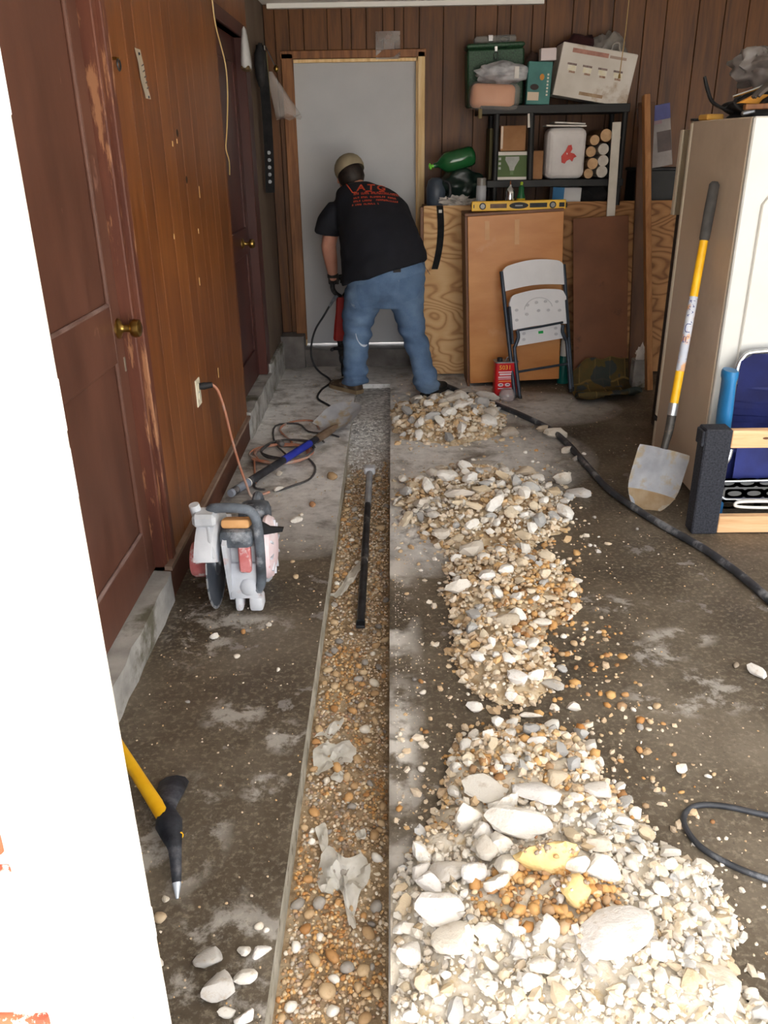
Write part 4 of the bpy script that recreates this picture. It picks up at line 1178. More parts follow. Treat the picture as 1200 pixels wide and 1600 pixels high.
part('coil', G().tube(pts[2:], .0062, 7, sm=4), m_orange, oc, 60, 'loose orange coil')
bc = thing('black_power_cord', 'thin dark cord tangled through the orange coil on the floor', 'cord', (-.6, 4.4, 0))
m_bcord = M('dusty_black_cord', (52, 50, 50), (86, 84, 84), 12, rough=.65)
pts = [(-.41, 4.60, .018), (-.45, 4.70, .008), (-.50, 4.55, .010)] + coil(-.60, 4.46, .15, .17, 1.8, .022, 9, a0=.2) + [(-.70, 4.62, .01), (-.74, 4.95, .008), (-.60, 4.98, .010), (-.52, 4.82, .012), (-.40, 4.78, .010), (-.33, 4.72, .010)]
part('cord', G().tube(pts, .0058, 7, sm=4), m_bcord, bc, 60)
pts = [(-.62, 4.30, .01), (-.70, 4.10, .008), (-.72, 3.94, .008), (-.66, 3.90, .008)]
part('cord_tail', G().tube(pts, .0058, 7, sm=5), m_bcord, bc, 60)
pts = [(-.50, 4.40, .008), (-.43, 4.22, .008), (-.44, 4.05, .008), (-.52, 3.95, .008), (-.60, 3.88, .008)]
part('cord_loop', G().tube(pts, .0058, 7, sm=5), m_bcord, bc, 60)
part('connector', G().box((-.66, 4.56, .03), (.035, .06, .03), .008, (0, .2, .5)), m_steel, bc, 40, 'metal clad connector')

# ------------------------------------------------------------------ things on the left wall
pl = thing('label_strip', 'narrow curled white plastic strip with two nail holes, high on the wooden wall', 'sign', (WX, 3.27, 1.84))
g = G()
def fs(u, v):
    z = 1.918 - .152 * u
    y = 3.205 + v * .068 + .038 * u + .02 * u * u
    return Vector((WX + .006 + .003 * math.sin(u * 5) ** 2 + .004 * (v - .5) ** 2, y, z))
g.sheet(fs, 12, 4, .0016)
part('strip', g, M('aged_white_card', (212, 200, 178), (222, 212, 194), 6, rough=.6), pl, 60)
m_ink = M('grey_ink', (96, 92, 88), rough=.7)
for z, y in ((1.903, 3.245), (1.772, 3.305)):
    part('nail', G().lathe([(0, 0), (.005, 0), (.004, .004), (0, .004)], (WX + .008, y, z), 8, 'X'), m_darksteel, pl)
for k in range(5):
    part('print_line', G().box((WX + .0165, 3.245 + k * .009, 1.868 - k * .017), (.0012, .026, .004), 0, (.25, 0, 0)), m_ink, pl, None)
hk = thing('ring_latch', 'small dark metal ring latch on the casing beside the near door', 'latch', (-.862, 2.935, 1.845))
part('ring', G().tube([(-.852, 2.94 + .016 * math.cos(a), 1.845 + .016 * math.sin(a)) for a in np.linspace(0, 2 * PI, 17)], .003, 7, cap=False), m_darksteel, hk)
part('stud', G().cyl((WX, 2.94, 1.863), (-.848, 2.94, 1.863), .005, .004, 8), m_brass, hk)
tw = G().tube([(WX + .012, 4.66, CZ - .01), (WX + .012, 4.68, 2.30), (WX + .012, 4.72, 2.16), (WX + .02, 4.86, 2.0), (WX + .022, 4.84, 1.85), (WX + .02, 4.74, 1.68), (WX + .016, 4.70, 1.60), (WX + .016, 4.76, 1.54), (-.88, 4.86, 1.47)], .0035, 6, sm=5)
tag(part('hanging_wire', tw, M('pale_wire', (196, 166, 110), (210, 184, 134), 6, rough=.5), None, 60), 'thin pale wire dangling down the wall edge before the far door', 'wire')

# belts, bags and straps hanging by the far door
m_blackweb = M('black_webbing', (20, 20, 22), (36, 36, 38), 20, rough=.75)
bag = thing('hanging_plastic_bag', 'small clear plastic bag with a dark bottom hung on the far door casing', 'plastic bag', (-.84, 5.42, 2.05))
m_clearbag = M('clear_bag_plastic', (206, 206, 206), (226, 226, 226), 10, rough=.22, alpha=.62, bump=.4, bscale=30)
b = bmesh.new()
g = G(); g.ring_strip([[Vector((-.835 + .03 * math.cos(a) * q, 5.44 + .075 * math.sin(a) * q, z)) for a in np.linspace(0, 2 * PI, 14, endpoint=False)] for z, q in ((2.235, .15), (2.22, .4), (2.15, .7), (2.07, .95), (2.03, 1.0), (2.02, .85))])
part('bag', g, m_clearbag, bag, 60)
part('contents', G().box((-.835, 5.44, 2.025), (.05, .13, .03), .01), M('brassy_hardware', (120, 96, 60), (70, 60, 50), 40, rough=.5, metal=.4), bag, 40)
belt = thing('tool_belt', 'black tool belt with grommets hanging beside the far door', 'belt', (-.85, 6.05, 1.7))
def strap_fn(y0, x0, z0, z1, w_, sway=.02):
    return lambda u, v: Vector((x0 + .004 * math.sin(u * 9), y0 + (v - .5) * w_ + sway * math.sin(u * 3.0), z0 + (z1 - z0) * u))
part('webbing', G().sheet(lambda u, v: Vector((-.825 + (v - .5) * .058 + .012 * math.sin(u * 3), 6.02 + (v - .5) * .03, 2.20 - .88 * u)), 24, 2, .006), m_blackweb, belt, 60)
for k in range(5):
    u = (2.20 - (1.57 - k * .045)) / .88
    part('grommet', G().lathe([(.006, 0), (.012, 0), (.012, .003), (.006, .003)], n=12, mtx=Matrix.Translation((-.825 + .012 * math.sin(u * 3), 6.018, 1.57 - k * .045)) @ Matrix.Rotation(PI / 2, 4, 'X')), m_steel, belt)
part('pouch', G().blob((-.83, 5.98, 2.08), (.035, .06, .13), 2, .25), m_blackweb, belt, 60)
part('yellow_strap', G().tube([(-.80, 6.05, 2.16), (-.798, 6.07, 2.0), (-.80, 6.09, 1.85), (-.80, 6.10, 1.72)], .009, 6, sm=4), M('dull_yellow_strap', (110, 100, 56), rough=.7), belt, 60)
part('buckle', G().box((-.80, 6.02, 2.18), (.01, .05, .03), .004), m_chrome, belt)
lr = thing('brass_ball_rod', 'thin metal rod with a brass ball end hanging by the far door', 'rod', (-.79, 6.1, 2.1))
part('rod', G().cyl((-.80, 6.05, 2.20), (-.755, 6.15, 2.09), .004, .004, 8), m_chrome, lr)
part('ball', G().blob((-.75, 6.155, 2.075), (.018, .018, .022), 2), m_brass, lr, 60)
fb = thing('clear_hanging_bag', 'flared clear plastic bag hanging in the dark back corner', 'plastic bag', (-.75, 6.25, 1.8))
g = G(); g.ring_strip([[Vector((-.80 + .10 * t + (.02 + .07 * t) * math.cos(a), 6.18 + .10 * t + (.015 + .04 * t) * math.sin(a), 2.06 - .27 * t + .02 * math.sin(3 * a) * t)) for a in np.linspace(0, 2 * PI, 16, endpoint=False)] for t in np.linspace(0, 1, 7)])
part('bag', g, M('thin_clear_film', (190, 184, 180), (214, 210, 206), 10, rough=.2, alpha=.28, bump=.5, bscale=30), fb, 60)
sk = thing('hanging_scrap_sheet', 'clear plastic flap taped above the white back door', 'plastic sheet', (-.01, BY - .03, 2.2))
part('flap', G().sheet(lambda u, v: Vector((-.10 + .17 * v, BY - .027 - .008 * math.sin(u * 4 + v * 3), 2.325 - .17 * u)), 8, 8, .001), M('clear_flap', (170, 160, 156), (196, 188, 184), 8, rough=.25, alpha=.45, bump=.4, bscale=25), sk, 60)

# ------------------------------------------------------------------ the man with the breaker
def ev(me_obj, mods):
    for t, kw in mods:
        md = me_obj.modifiers.new(t, t)
        for k, v in kw.items(): setattr(md, k, v)
    dg = bpy.context.evaluated_depsgraph_get()
    me = bpy.data.meshes.new_from_object(me_obj.evaluated_get(dg))
    old = me_obj.data; bpy.data.objects.remove(me_obj); bpy.data.meshes.remove(old)
    return me
def fuse(g, voxel, mat, smooth_it=4, wr=None):
    """union of closed shapes as one continuous skin"""
    me = finish(g, mat, 180)
    o = bpy.data.objects.new('t', me); COL.objects.link(o)
    me2 = ev(o, [('REMESH', dict(mode='VOXEL', voxel_size=voxel)), ('SMOOTH', dict(factor=.5, iterations=smooth_it))])
    me2.materials.clear(); me2.materials.append(mat)
    if wr:
        n = len(me2.vertices)
        co = np.empty(n * 3); me2.vertices.foreach_get('co', co); co = co.reshape(-1, 3)
        no = np.empty(n * 3); me2.vertices.foreach_get('normal', no); no = no.reshape(-1, 3)
        d_ = np.array([wr(Vector(c)) for c in co])
        co += no * d_[:, None]
        me2.vertices.foreach_set('co', co.ravel()); me2.update()
    me2.polygons.foreach_set('use_smooth', [True] * len(me2.polygons))
    return me2
def limb(g, rings, n=20):
    """loft of ellipses: (centre, rx, ry, tilt-about-y, tilt-about-x); closed"""
    R = []
    for k, q in enumerate(rings):
        c, rx, ry = Vector(q[0]), q[1], q[2]
        ty = q[3] if len(q) > 3 else 0; tx = q[4] if len(q) > 4 else 0
        mt = Matrix.Translation(c) @ Euler((tx, ty, 0)).to_matrix().to_4x4()
        R.append([mt @ Vector((rx * math.cos(2 * PI * i / n), ry * math.sin(2 * PI * i / n), 0)) for i in range(n)])
    g.ring_strip(R)
    return g

m_skin = M('skin', (196, 138, 116), (206, 150, 128), 9, rough=.55, bump=.05)
m_hair = M('dark_hair', (26, 20, 18), (44, 34, 28), 40, rough=.6, bump=.4, bscale=80)
m_shirt = M('black_tshirt', (17, 18, 25), (24, 26, 35), 5, rough=.9, bump=.15, bscale=25)
def denim_mat():
    n = N('faded_denim'); v = n.coord()
    col = n.ramp(n.noise(v, 4, 5, .6), [(.3, lin((58, 80, 110))), (.5, lin((82, 108, 142))), (.72, lin((112, 138, 168)))])
    tw = n.noise(n.coord((60, 60, 260)), 6, 2)
    col = n.mix(n.mr(tw, .4, .65, 0, .3), col, lin((140, 160, 182)))
    col = n.mix(n.mr(n.noise(v, 9, 6, .7), .66, .74, 0, .6), col, lin((180, 190, 200)))
    n.set(col, .9, 0, .2); n.bump(n.noise(v, 26, 4), .25, .006)
    return n.m
m_denim = denim_mat()
m_cap = M('khaki_cap', (132, 120, 98), (150, 138, 114), 12, rough=.85, bump=.1)
m_boot = M('dusty_brown_boot', (58, 44, 34), (96, 78, 60), 9, rough=.8, bump=.2, dirt=(140, 128, 112), dscale=9, dth=(.54, .66))
m_sole = M('tan_boot_sole', (120, 100, 74), (146, 126, 98), 9, rough=.85)
m_bootblack = M('black_boot', (24, 24, 24), (52, 50, 48), 9, rough=.7, dirt=(100, 98, 94), dscale=9, dth=(.58, .7))
m_glove = M('dark_work_glove', (34, 32, 32), (66, 62, 58), 16, rough=.85, bump=.2)

man = thing('person', 'man in black T-shirt, jeans and khaki cap, seen from behind, leaning over a red breaker', 'person', (-.06, 5.72, 0))
# body: head, neck, trunk, arms, legs as one skin
g = G()
H0 = Vector((-.285, 6.145, 1.425))
g.blob(H0, (.078, .098, .108), 3, rot=(.55, -.18, .28))
g.blob(H0 + Vector((-.025, .075, -.055)), (.055, .055, .065), 2)                      # face and jaw
g.blob(H0 + Vector((-.045, .125, -.035)), (.012, .016, .022), 2)                       # nose
g.blob(H0 + Vector((-.035, .105, -.085)), (.022, .014, .008), 2)                       # lips
for s in (-1, 1): g.blob(H0 + Vector((.080 * s, .0, -.02 + .015 * s)), (.010, .020, .030), 2)   # ears
limb(g, [((-.215, 6.08, 1.335), .075, .07, 0, -.5), ((-.245, 6.11, 1.37), .06, .062, 0, -.5), ((-.275, 6.14, 1.42), .055, .06, 0, -.5)])
limb(g, [((-.06, 5.76, .78), .20, .14, .2), ((-.06, 5.77, .90), .225, .16, .2, -.2), ((-.09, 5.86, 1.05), .22, .16, .1, -.5), ((-.13, 5.97, 1.18), .22, .15, .05, -.6), ((-.19, 6.06, 1.29), .19, .12, 0, -.6), ((-.215, 6.085, 1.335), .08, .07, 0, -.5)])
limb(g, [((-.33, 6.05, 1.25), .070, .070), ((-.405, 6.03, 1.12), .060, .060), ((-.442, 6.03, .97), .053, .055), ((-.437, 6.05, .90), .051, .053), ((-.430, 6.08, .82), .042, .046), ((-.425, 6.105, .755), .033, .036), ((-.423, 6.12, .715), .036, .028)], 16)
limb(g, [((-.02, 6.10, 1.22), .070, .070), ((.0, 6.20, 1.10), .060, .060), ((-.03, 6.27, .98), .053, .055), ((-.12, 6.285, .88), .045, .048), ((-.24, 6.26, .78), .036, .036), ((-.30, 6.235, .73), .036, .030)], 16)
limb(g, [((-.17, 5.75, .80), .12, .12), ((-.225, 5.78, .55), .08, .085), ((-.25, 5.77, .42), .065, .07), ((-.262, 5.74, .24), .055, .06), ((-.27, 5.73, .08), .045, .05)], 16)
limb(g, [((.06, 5.75, .80), .12, .12), ((.10, 5.76, .55), .08, .085), ((.145, 5.75, .42), .065, .07), ((.19, 5.69, .24), .055, .06), ((.222, 5.64, .08), .045, .05)], 16)
body = link('body', fuse(g, .0095, m_skin, 4), man); body.data.transform(world(man).inverted())
for s in (-1, 1):
    part('eye', G().blob(H0 + Vector((-.045 + .026 * s, .112, -.012)), (.010, .009, .008), 2), M('eye_white', (230, 228, 224), rough=.3), man)
# hair below the cap
g = G().blob(H0 + Vector((.007, -.012, -.004)), (.090, .106, .100), 3, .08, 9, (.55, -.18, .28))
part('hair', g, m_hair, man, 60, 'dark hair showing below the cap')
# cap
cp = part('cap', G().blob((0, 0, 0), (.104, .118, .096), 3), m_cap, man, 60, 'khaki baseball cap', local=True)
b = bmesh.new(); b.from_mesh(cp.data)
bmesh.ops.bisect_plane(b, geom=b.verts[:] + b.edges[:] + b.faces[:], plane_co=(0, 0, -.034), plane_no=(0, .16, 1), clear_inner=True)
b.to_mesh(cp.data); b.free()
cp.data.transform(world(man).inverted() @ Matrix.Translation(H0 + Vector((-.004, .008, .036))) @ Euler((-.42, -.24, .30)).to_matrix().to_4x4())
g = G().sheet(lambda u, v: Vector(((v - .5) * (.16 - .05 * u * u), .085 + .085 * u * math.sqrt(max(.05, 1 - (2 * v - 1) ** 2 * .7)), -.012 - .02 * (2 * v - 1) ** 2 - .015 * u)), 6, 10, .003)
bmesh.ops.transform(g.b, matrix=Matrix.Translation(H0 + Vector((-.004, .008, .036))) @ Euler((-.42, -.24, .30)).to_matrix().to_4x4(), verts=g.b.verts)
me = finish(g, m_cap, 60); me.transform(world(cp).inverted()); link('visor', me, cp)
me = finish(G().blob(H0 + Vector((-.004, .008, .036)) + Euler((-.42, -.24, .30)).to_matrix() @ Vector((0, 0, .097)), (.006, .006, .004), 2), m_cap, 60); me.transform(world(cp).inverted()); link('button', me, cp)

# jeans
def wr_j(c):
    z = c.z
    f = .010 * mnoise.noise(Vector((c.x * 6, c.y * 6, z * 16))) + .006 * mnoise.noise(Vector((c.x * 10, c.y * 10, z * 34)))
    lowk = max(0, 1 - z / .28)
    f += .013 * lowk * math.sin(z * 88 + 3 * mnoise.noise(c * 9))
    knee = math.exp(-((z - .40) / .10) ** 2)
    f += .007 * knee * math.sin(z * 60 + c.x * 22)
    return f
g = G()
limb(g, [((-.045, 5.755, .60), .21, .15, .03), ((-.05, 5.745, .70), .262, .195, .04), ((-.05, 5.75, .80), .272, .205, .10), ((-.035, 5.775, .90), .262, .195, -.10, -.22), ((-.022, 5.785, .938), .254, .19, -.13, -.25)], 28)
limb(g, [((-.175, 5.745, .72), .155, .175), ((-.215, 5.755, .58), .125, .135), ((-.243, 5.775, .46), .100, .112), ((-.252, 5.77, .38), .094, .105), ((-.262, 5.75, .26), .086, .098), ((-.270, 5.735, .14), .087, .097), ((-.272, 5.73, .062), .094, .102)], 20)
limb(g, [((.075, 5.745, .72), .145, .175), ((.100, 5.755, .58), .112, .132), ((.122, 5.76, .48), .098, .112), ((.150, 5.75, .38), .088, .102), ((.185, 5.70, .26), .080, .094), ((.215, 5.655, .15), .082, .094), ((.230, 5.625, .10), .090, .105), ((.236, 5.62, .045), .090, .118)], 20)
me = fuse(g, .0115, m_denim, 5, wr_j)
me.transform(world(man).inverted()); jeans = link('jeans', me, man)
JB = BVHTree.FromPolygons([v.co.copy() for v in jeans.data.vertices], [p.vertices[:] for p in jeans.data.polygons])
def on_surface(bvh, par, p, d):
    iw = world(par).inverted()
    h = bvh.ray_cast(iw @ Vector(p), (iw.to_3x3() @ Vector(d)).normalized())
    return (world(par) @ h[0], (world(par).to_3x3() @ h[1]).normalized()) if h[0] is not None else (Vector(p), Vector((0, -1, 0)))
def patch_on(bvh, par, x0, x1, zc, h_, off, mat, name, parent, nu=8, nv=8, skew=0, taper=0, y0=5.0, th=.003):
    V = {}
    b = bmesh.new()
    for i in range(nu + 1):
        for j in range(nv + 1):
            u, v = i / nu, j / nv
            x = x0 + (x1 - x0) * u; z = zc - h_ * v + skew * (u - .5)
            x += taper * (0.5 - u) * max(0, v - .7) * 2
            p, nn = on_surface(bvh, par, (x, y0, z), (0, 1, 0))
            V[i, j] = b.verts.new(p + nn * off)
    for i in range(nu):
        for j in range(nv): b.faces.new((V[i, j], V[i + 1, j], V[i + 1, j + 1], V[i, j + 1]))
    me = finish(b, mat, 60); me.transform(world(parent).inverted())
    return link(name, me, parent)
m_denim2 = M('denim_pocket', (74, 98, 130), (92, 118, 150), 8, rough=.9, bump=.3, bscale=60)
patch_on(JB, jeans, -.235, -.085, .775, .155, .004, m_denim2, 'back_pocket', jeans, skew=.02, taper=.09)
patch_on(JB, jeans, .045, .185, .815, .150, .004, m_denim2, 'back_pocket', jeans, skew=.03, taper=.09)
for x in (-.08, .03, .16): patch_on(JB, jeans, x, x + .016, .925 if x > 0 else .885, .06, .006, m_denim2, 'belt_loop', jeans, 1, 3)
patch_on(JB, jeans, -.29, .22, .862, .004, .004, m_denim2, 'waist_seam', jeans, 16, 1, skew=.10)
patch_on(JB, jeans, .005, .055, .878, .032, .004, M('dark_leather_patch', (44, 40, 40), rough=.7), 'waist_patch', jeans, 3, 2)
m_paint = M('white_paint_smear', (196, 206, 220), rough=.8)
b = bmesh.new()
sm_ = smooth_path([Vector(p) for p in ((-.252, .435, .003), (-.246, .40, .005), (-.236, .372, .004), (-.218, .350, .007), (-.196, .340, .010), (-.180, .343, .004))], 5)
row = []
for k, q in enumerate(sm_):
    t = (sm_[min(k + 1, len(sm_) - 1)] - sm_[max(k - 1, 0)]); nx_, nz_ = -t.y, t.x; L_ = math.hypot(nx_, nz_) or 1
    pr = []
    for s in (-1, 1):
        p, nn = on_surface(JB, jeans, (q.x + s * nx_ / L_ * q.z * .7, 5.0, q.y + s * nz_ / L_ * q.z * .7), (0, 1, 0))
        pr.append(b.verts.new(p + nn * .003))
    row.append(pr)
for a, c in zip(row, row[1:]): b.faces.new((a[0], c[0], c[1], a[1]))
me = finish(b, m_paint, 60); me.transform(world(jeans).inverted()); link('paint_smear', me, jeans)

# T-shirt
def wr_s(c):
    return .009 * mnoise.noise(Vector((c.x * 7 + c.z * 3, c.y * 5, c.z * 5))) + .006 * mnoise.noise(Vector((c.x * 14 - c.z * 9, c.y * 9, c.z * 10)))
g = G()
limb(g, [((-.055, 5.745, .820), .298, .238, -.27, -.10), ((-.06, 5.765, .90), .290, .228, -.20, -.15), ((-.075, 5.83, 1.00), .272, .212, -.10, -.35), ((-.105, 5.92, 1.12), .262, .198, -.02, -.5), ((-.14, 6.01, 1.23), .252, .172, .04, -.6), ((-.18, 6.065, 1.305), .200, .125, .04, -.6), ((-.215, 6.09, 1.350), .085, .078, 0, -.5)], 32)
limb(g, [((-.255, 6.06, 1.255), .10, .10), ((-.345, 6.04, 1.21), .098, .105, .5), ((-.415, 6.02, 1.13), .094, .102, .35), ((-.452, 6.015, 1.045), .092, .100, .18)], 20)
limb(g, [((-.06, 6.08, 1.24), .10, .10), ((.01, 6.13, 1.19), .098, .102), ((.015, 6.20, 1.10), .09, .095)], 20)
me = fuse(g, .0115, m_shirt, 4, wr_s)
me.transform(world(man).inverted()); shirt = link('tshirt', me, man)
SB = BVHTree.FromPolygons([v.co.copy() for v in shirt.data.vertices], [p.vertices[:] for p in shirt.data.polygons])
# printed back: rays along the photographer-facing normal of the upper back
bk = Vector((0, -.93, .36)).normalized()            # out of the back
rt = Vector((1, .0, .0)); upv = bk.cross(rt) * 1
if upv.z < 0: upv = -upv
org = Vector((-.105, 5.98, 1.282))
m_print = M('orange_print', (196, 66, 40), (206, 82, 52), 20, rough=.8)
def print_on(me, name):
    """wrap a flat print onto the shirt back"""
    iw = world(shirt).inverted()
    b = bmesh.new(); b.from_mesh(me); dead = []
    for v in b.verts:
        u, w_ = v.co.x, v.co.y
        p = org + rt * u + upv * w_ + bk * .5
        h = SB.ray_cast(iw @ p, (iw.to_3x3() @ -bk))
        if h[0] is None or (world(shirt) @ h[0]).y > 6.16: dead.append(v); continue
        v.co = h[0] + h[1].normalized() * .003
    for v in dead: b.verts.remove(v)
    me2 = bpy.data.meshes.new('m'); b.to_mesh(me2); b.free()
    me2.materials.append(m_print)
    return link(name, me2, shirt)
def flat(polys):
    b = bmesh.new()
    for poly in polys: b.faces.new([b.verts.new((x, y, 0)) for x, y in poly])
    bmesh.ops.triangulate(b, faces=b.faces[:])
    bmesh.ops.subdivide_edges(b, edges=[e for e in b.edges if e.calc_length() > .02], cuts=2, use_grid_fill=True)
    me = bpy.data.meshes.new('m'); b.to_mesh(me); b.free(); return me
def letter_mesh(txt, size, x, y, sx=1):
    cu = bpy.data.curves.new('t', 'FONT'); cu.body = txt; cu.size = size; cu.resolution_u = 3; cu.offset = size * .025
    o = bpy.data.objects.new('t', cu); COL.objects.link(o)
    dg = bpy.context.evaluated_depsgraph_get()
    me = bpy.data.meshes.new_from_object(o.evaluated_get(dg))
    bpy.data.objects.remove(o); bpy.data.curves.remove(cu)
    b = bmesh.new(); b.from_mesh(me)
    bmesh.ops.triangulate(b, faces=b.faces[:])
    for _ in range(2): bmesh.ops.subdivide_edges(b, edges=[e for e in b.edges if e.calc_length() > .015], cuts=1)
    bmesh.ops.scale(b, vec=(sx, 1, 1), verts=b.verts); bmesh.ops.translate(b, vec=(x, y, 0), verts=b.verts)
    b.to_mesh(me); b.free(); me.materials.clear(); return me
for ch, x in (('A', -.125), ('T', -.056), ('G', .006)):
    print_on(letter_mesh(ch, .076, x, .014, 1.08), 'printed_letter')
print_on(flat([[(-.15, .0), (.145, .0), (.145, .008), (-.15, .008)]]), 'printed_rule')
print_on(flat([[(-.155, .0), (-.147, .0), (-.195, .085), (-.203, .085)]]), 'printed_slash')
rr = random.Random(5)
for row, (y, x0, x1, h_) in enumerate(((-.020, -.145, .145, .017), (-.048, -.145, .15, .013), (-.074, -.145, .14, .013), (-.100, -.155, .02, .012))):
    x = x0; L_ = []
    while x < x1:
        w_ = rr.uniform(.006, .011)
        if rr.random() < .84:
            s = rr.random()
            L_.append([(x, y), (x + .0028, y), (x + .0028, y + h_), (x, y + h_)])
            L_.append([(x, y + h_ * (.0 if s < .5 else .75)), (x + w_, y + h_ * (.0 if s < .5 else .75)), (x + w_, y + h_ * (.25 if s < .5 else 1)), (x, y + h_ * (.25 if s < .5 else 1))])
            if s > .3: L_.append([(x + w_ - .0026, y), (x + w_, y), (x + w_, y + h_), (x + w_ - .0026, y + h_)])
        x += w_ + .0035
    b = bmesh.new()
    for poly in L_: b.faces.new([b.verts.new((px, py, 0)) for px, py in poly])
    me = bpy.data.meshes.new('m'); b.to_mesh(me); b.free()
    print_on(me, 'printed_line')

# boots
def boot(x, y, yaw, mat, lab, L=.30):
    r0 = Matrix.Translation((x, y, 0)) @ Matrix.Rotation(yaw, 4, 'Z')
    g = G()
    secs = [(-.105, .030, .030, .060), (-.095, .038, .038, .078), (-.04, .040, .046, .095), (.02, .043, .046, .085), (.08, .048, .040, .062), (.14, .048, .034, .050), (.18, .036, .030, .040), (.195, .018, .028, .026)]
    R = []
    for (yy, w_, zc, h_) in secs:
        ring = []
        for k in range(16):
            a = 2 * PI * k / 16
            zz = zc + math.sin(a) * h_ * .55
            ring.append(r0 @ Vector((math.cos(a) * w_, yy, max(.022, zz))))
        R.append(ring)
    g.ring_strip(R)
    g.ring_strip([[r0 @ Vector((math.cos(2 * PI * k / 16) * q, -.055 + math.sin(2 * PI * k / 16) * q * 1.15, z)) for k in range(16)] for z, q in ((.05, .040), (.08, .044), (.10, .044), (.108, .042))])
    bt = part('boot', g, mat, man, 60, lab)
    P = [(-.036, -.105), (0, -.115), (.036, -.105), (.042, -.03), (.046, .05), (.052, .12), (.042, .18), (.015, .205), (-.015, .205), (-.042, .18), (-.052, .12), (-.046, .05), (-.042, -.03)]
    me = finish(G().prism(P, .0, .027, r0), m_sole if mat is m_boot else m_bootblack, 40)
    me.transform(world(bt).inverted()); link('sole', me, bt)
    lc = G()
    for k in range(4):
        yy = .0 + k * .026
        lc.tube([r0 @ Vector((-.026, yy, .098 - k * .008)), r0 @ Vector((0, yy + .005, .106 - k * .009)), r0 @ Vector((.026, yy, .098 - k * .008))], .003, 5)
    me = finish(lc, m_rubber, 60); me.transform(world(bt).inverted()); link('laces', me, bt)
boot(-.31, 5.77, math.radians(45), m_boot, 'dusty brown left boot with tan sole')
boot(.268, 5.665, math.radians(-30), m_bootblack, 'black right boot')

# ------------------------------------------------------------------ demolition hammer
m_hred = M('red_breaker_housing', (150, 26, 24), (172, 38, 32), 7, rough=.5, dirt=(120, 60, 56), dscale=8, dth=(.6, .7))
m_hblk = M('black_breaker_rubber', (24, 24, 26), (48, 47, 47), 12, rough=.6, dirt=(110, 108, 106), dscale=9, dth=(.56, .7))
dh = thing('demolition_hammer', 'red electric demolition hammer held upright by the man at the white door', 'demolition hammer', (-.40, 6.15, 0))
HX, HY = -.375, 6.165
part('housing', G().ring_strip([[Vector((HX + w_ * sx, HY + .05 * sy, z)) for sx, sy in ((-1, -.7), (-.7, -1), (.7, -1), (1, -.7), (1, .7), (.7, 1), (-.7, 1), (-1, .7))] for z, w_ in ((.285, .060), (.30, .066), (.40, .055), (.50, .040), (.585, .034), (.60, .028))]), m_hred, dh, 30, 'red tapered motor housing')
part('gear_case', G().lathe([(0, .17), (.030, .17), (.038, .20), (.040, .26), (.048, .285), (.0, .285)], (HX, HY, 0), 18), m_hblk, dh, 40)
part('tool_retainer', G().lathe([(0, .11), (.022, .11), (.028, .13), (.028, .16), (.022, .172), (0, .172)], (HX - .004, HY, 0), 16), m_darksteel, dh, 40)
part('chisel_bit', G().tube([(HX - .004, HY, .125), (HX - .008, HY, .06), (HX - .010, HY, .006)], [.014, .013, .006], 10), m_darksteel, dh, 40)
part('side_handle', G().tube([(HX + .0, HY - .03, .225), (HX - .06, HY - .05, .23), (HX - .075, HY - .12, .235)], .013, 10, sm=3), m_hblk, dh)
grip = [(HX - .005, HY - .01, .60), (HX - .035, HY - .03, .625), (HX - .055, HY - .045, .66), (HX - .055, HY - .045, .70), (HX - .03, HY - .04, .735), (HX + .03, HY - .02, .745), (HX + .065, HY, .73), (HX + .06, HY, .66), (HX + .02, HY, .60)]
part('grip_handle', G().tube(grip, .017, 12, sm=4), m_hblk, dh, 60, 'black D-shaped grip')
part('strain_relief', G().tube([(HX - .03, HY - .03, .61), (HX - .06, HY - .05, .575), (HX - .09, HY - .06, .53)], [.016, .012, .008], 10), m_darkdust, dh)
part('power_cord', G().tube([(HX - .085, HY - .06, .54), (HX - .13, HY - .07, .47), (HX - .19, HY - .07, .38), (HX - .225, HY - .06, .28), (HX - .235, HY - .05, .18), (HX - .215, HY - .04, .10), (HX - .17, HY - .06, .05), (HX - .11, HY - .09, .015), (HX - .09, HY - .20, .008), (HX - .14, HY - .38, .008), (HX - .15, HY - .60, .008), (HX - .06, HY - .78, .008), (HX + .02, HY - .98, .008)], .0075, 8, sm=5), m_rubber, dh, 60)
# gloved left hand closed on the top of the grip
g = G()
W0 = Vector((-.424, 6.118, .725))
g.blob((-.420, 6.122, .728), (.042, .026, .036), 2, rot=(0, .2, 0))
for k, (dx, L_) in enumerate(((-.030, .052), (-.011, .060), (.009, .058), (.028, .048))):
    c = Vector((HX - .045 + dx, HY - .040, .728))
    g.tube([c + Vector((0, .0, .022)), c + Vector((0, -.020, .012)), c + Vector((0, -.026, -.008)), c + Vector((0, -.014, -.026)), c + Vector((0, .006, -.028))], [.0100, .0105, .0100, .0092, .0075], 10, sm=2)
g.tube([(-.392, 6.128, .74), (-.376, 6.145, .735), (-.366, 6.150, .715), (-.372, 6.138, .70)], [.012, .012, .011, .009], 10, sm=2)
g.ring_strip([[Vector((-.425 + .040 * math.cos(a), 6.106 + .040 * math.sin(a), z)) for a in np.linspace(0, 2 * PI, 16, endpoint=False)] for z in (.742, .772)])
me = fuse(g, .0042, m_glove, 2); me.transform(world(man).inverted()); lh = link('glove', me, man); lh['label'] = 'dark left work glove gripping the breaker'
g = G()
g.blob((-.315, 6.225, .72), (.036, .040, .030), 2)
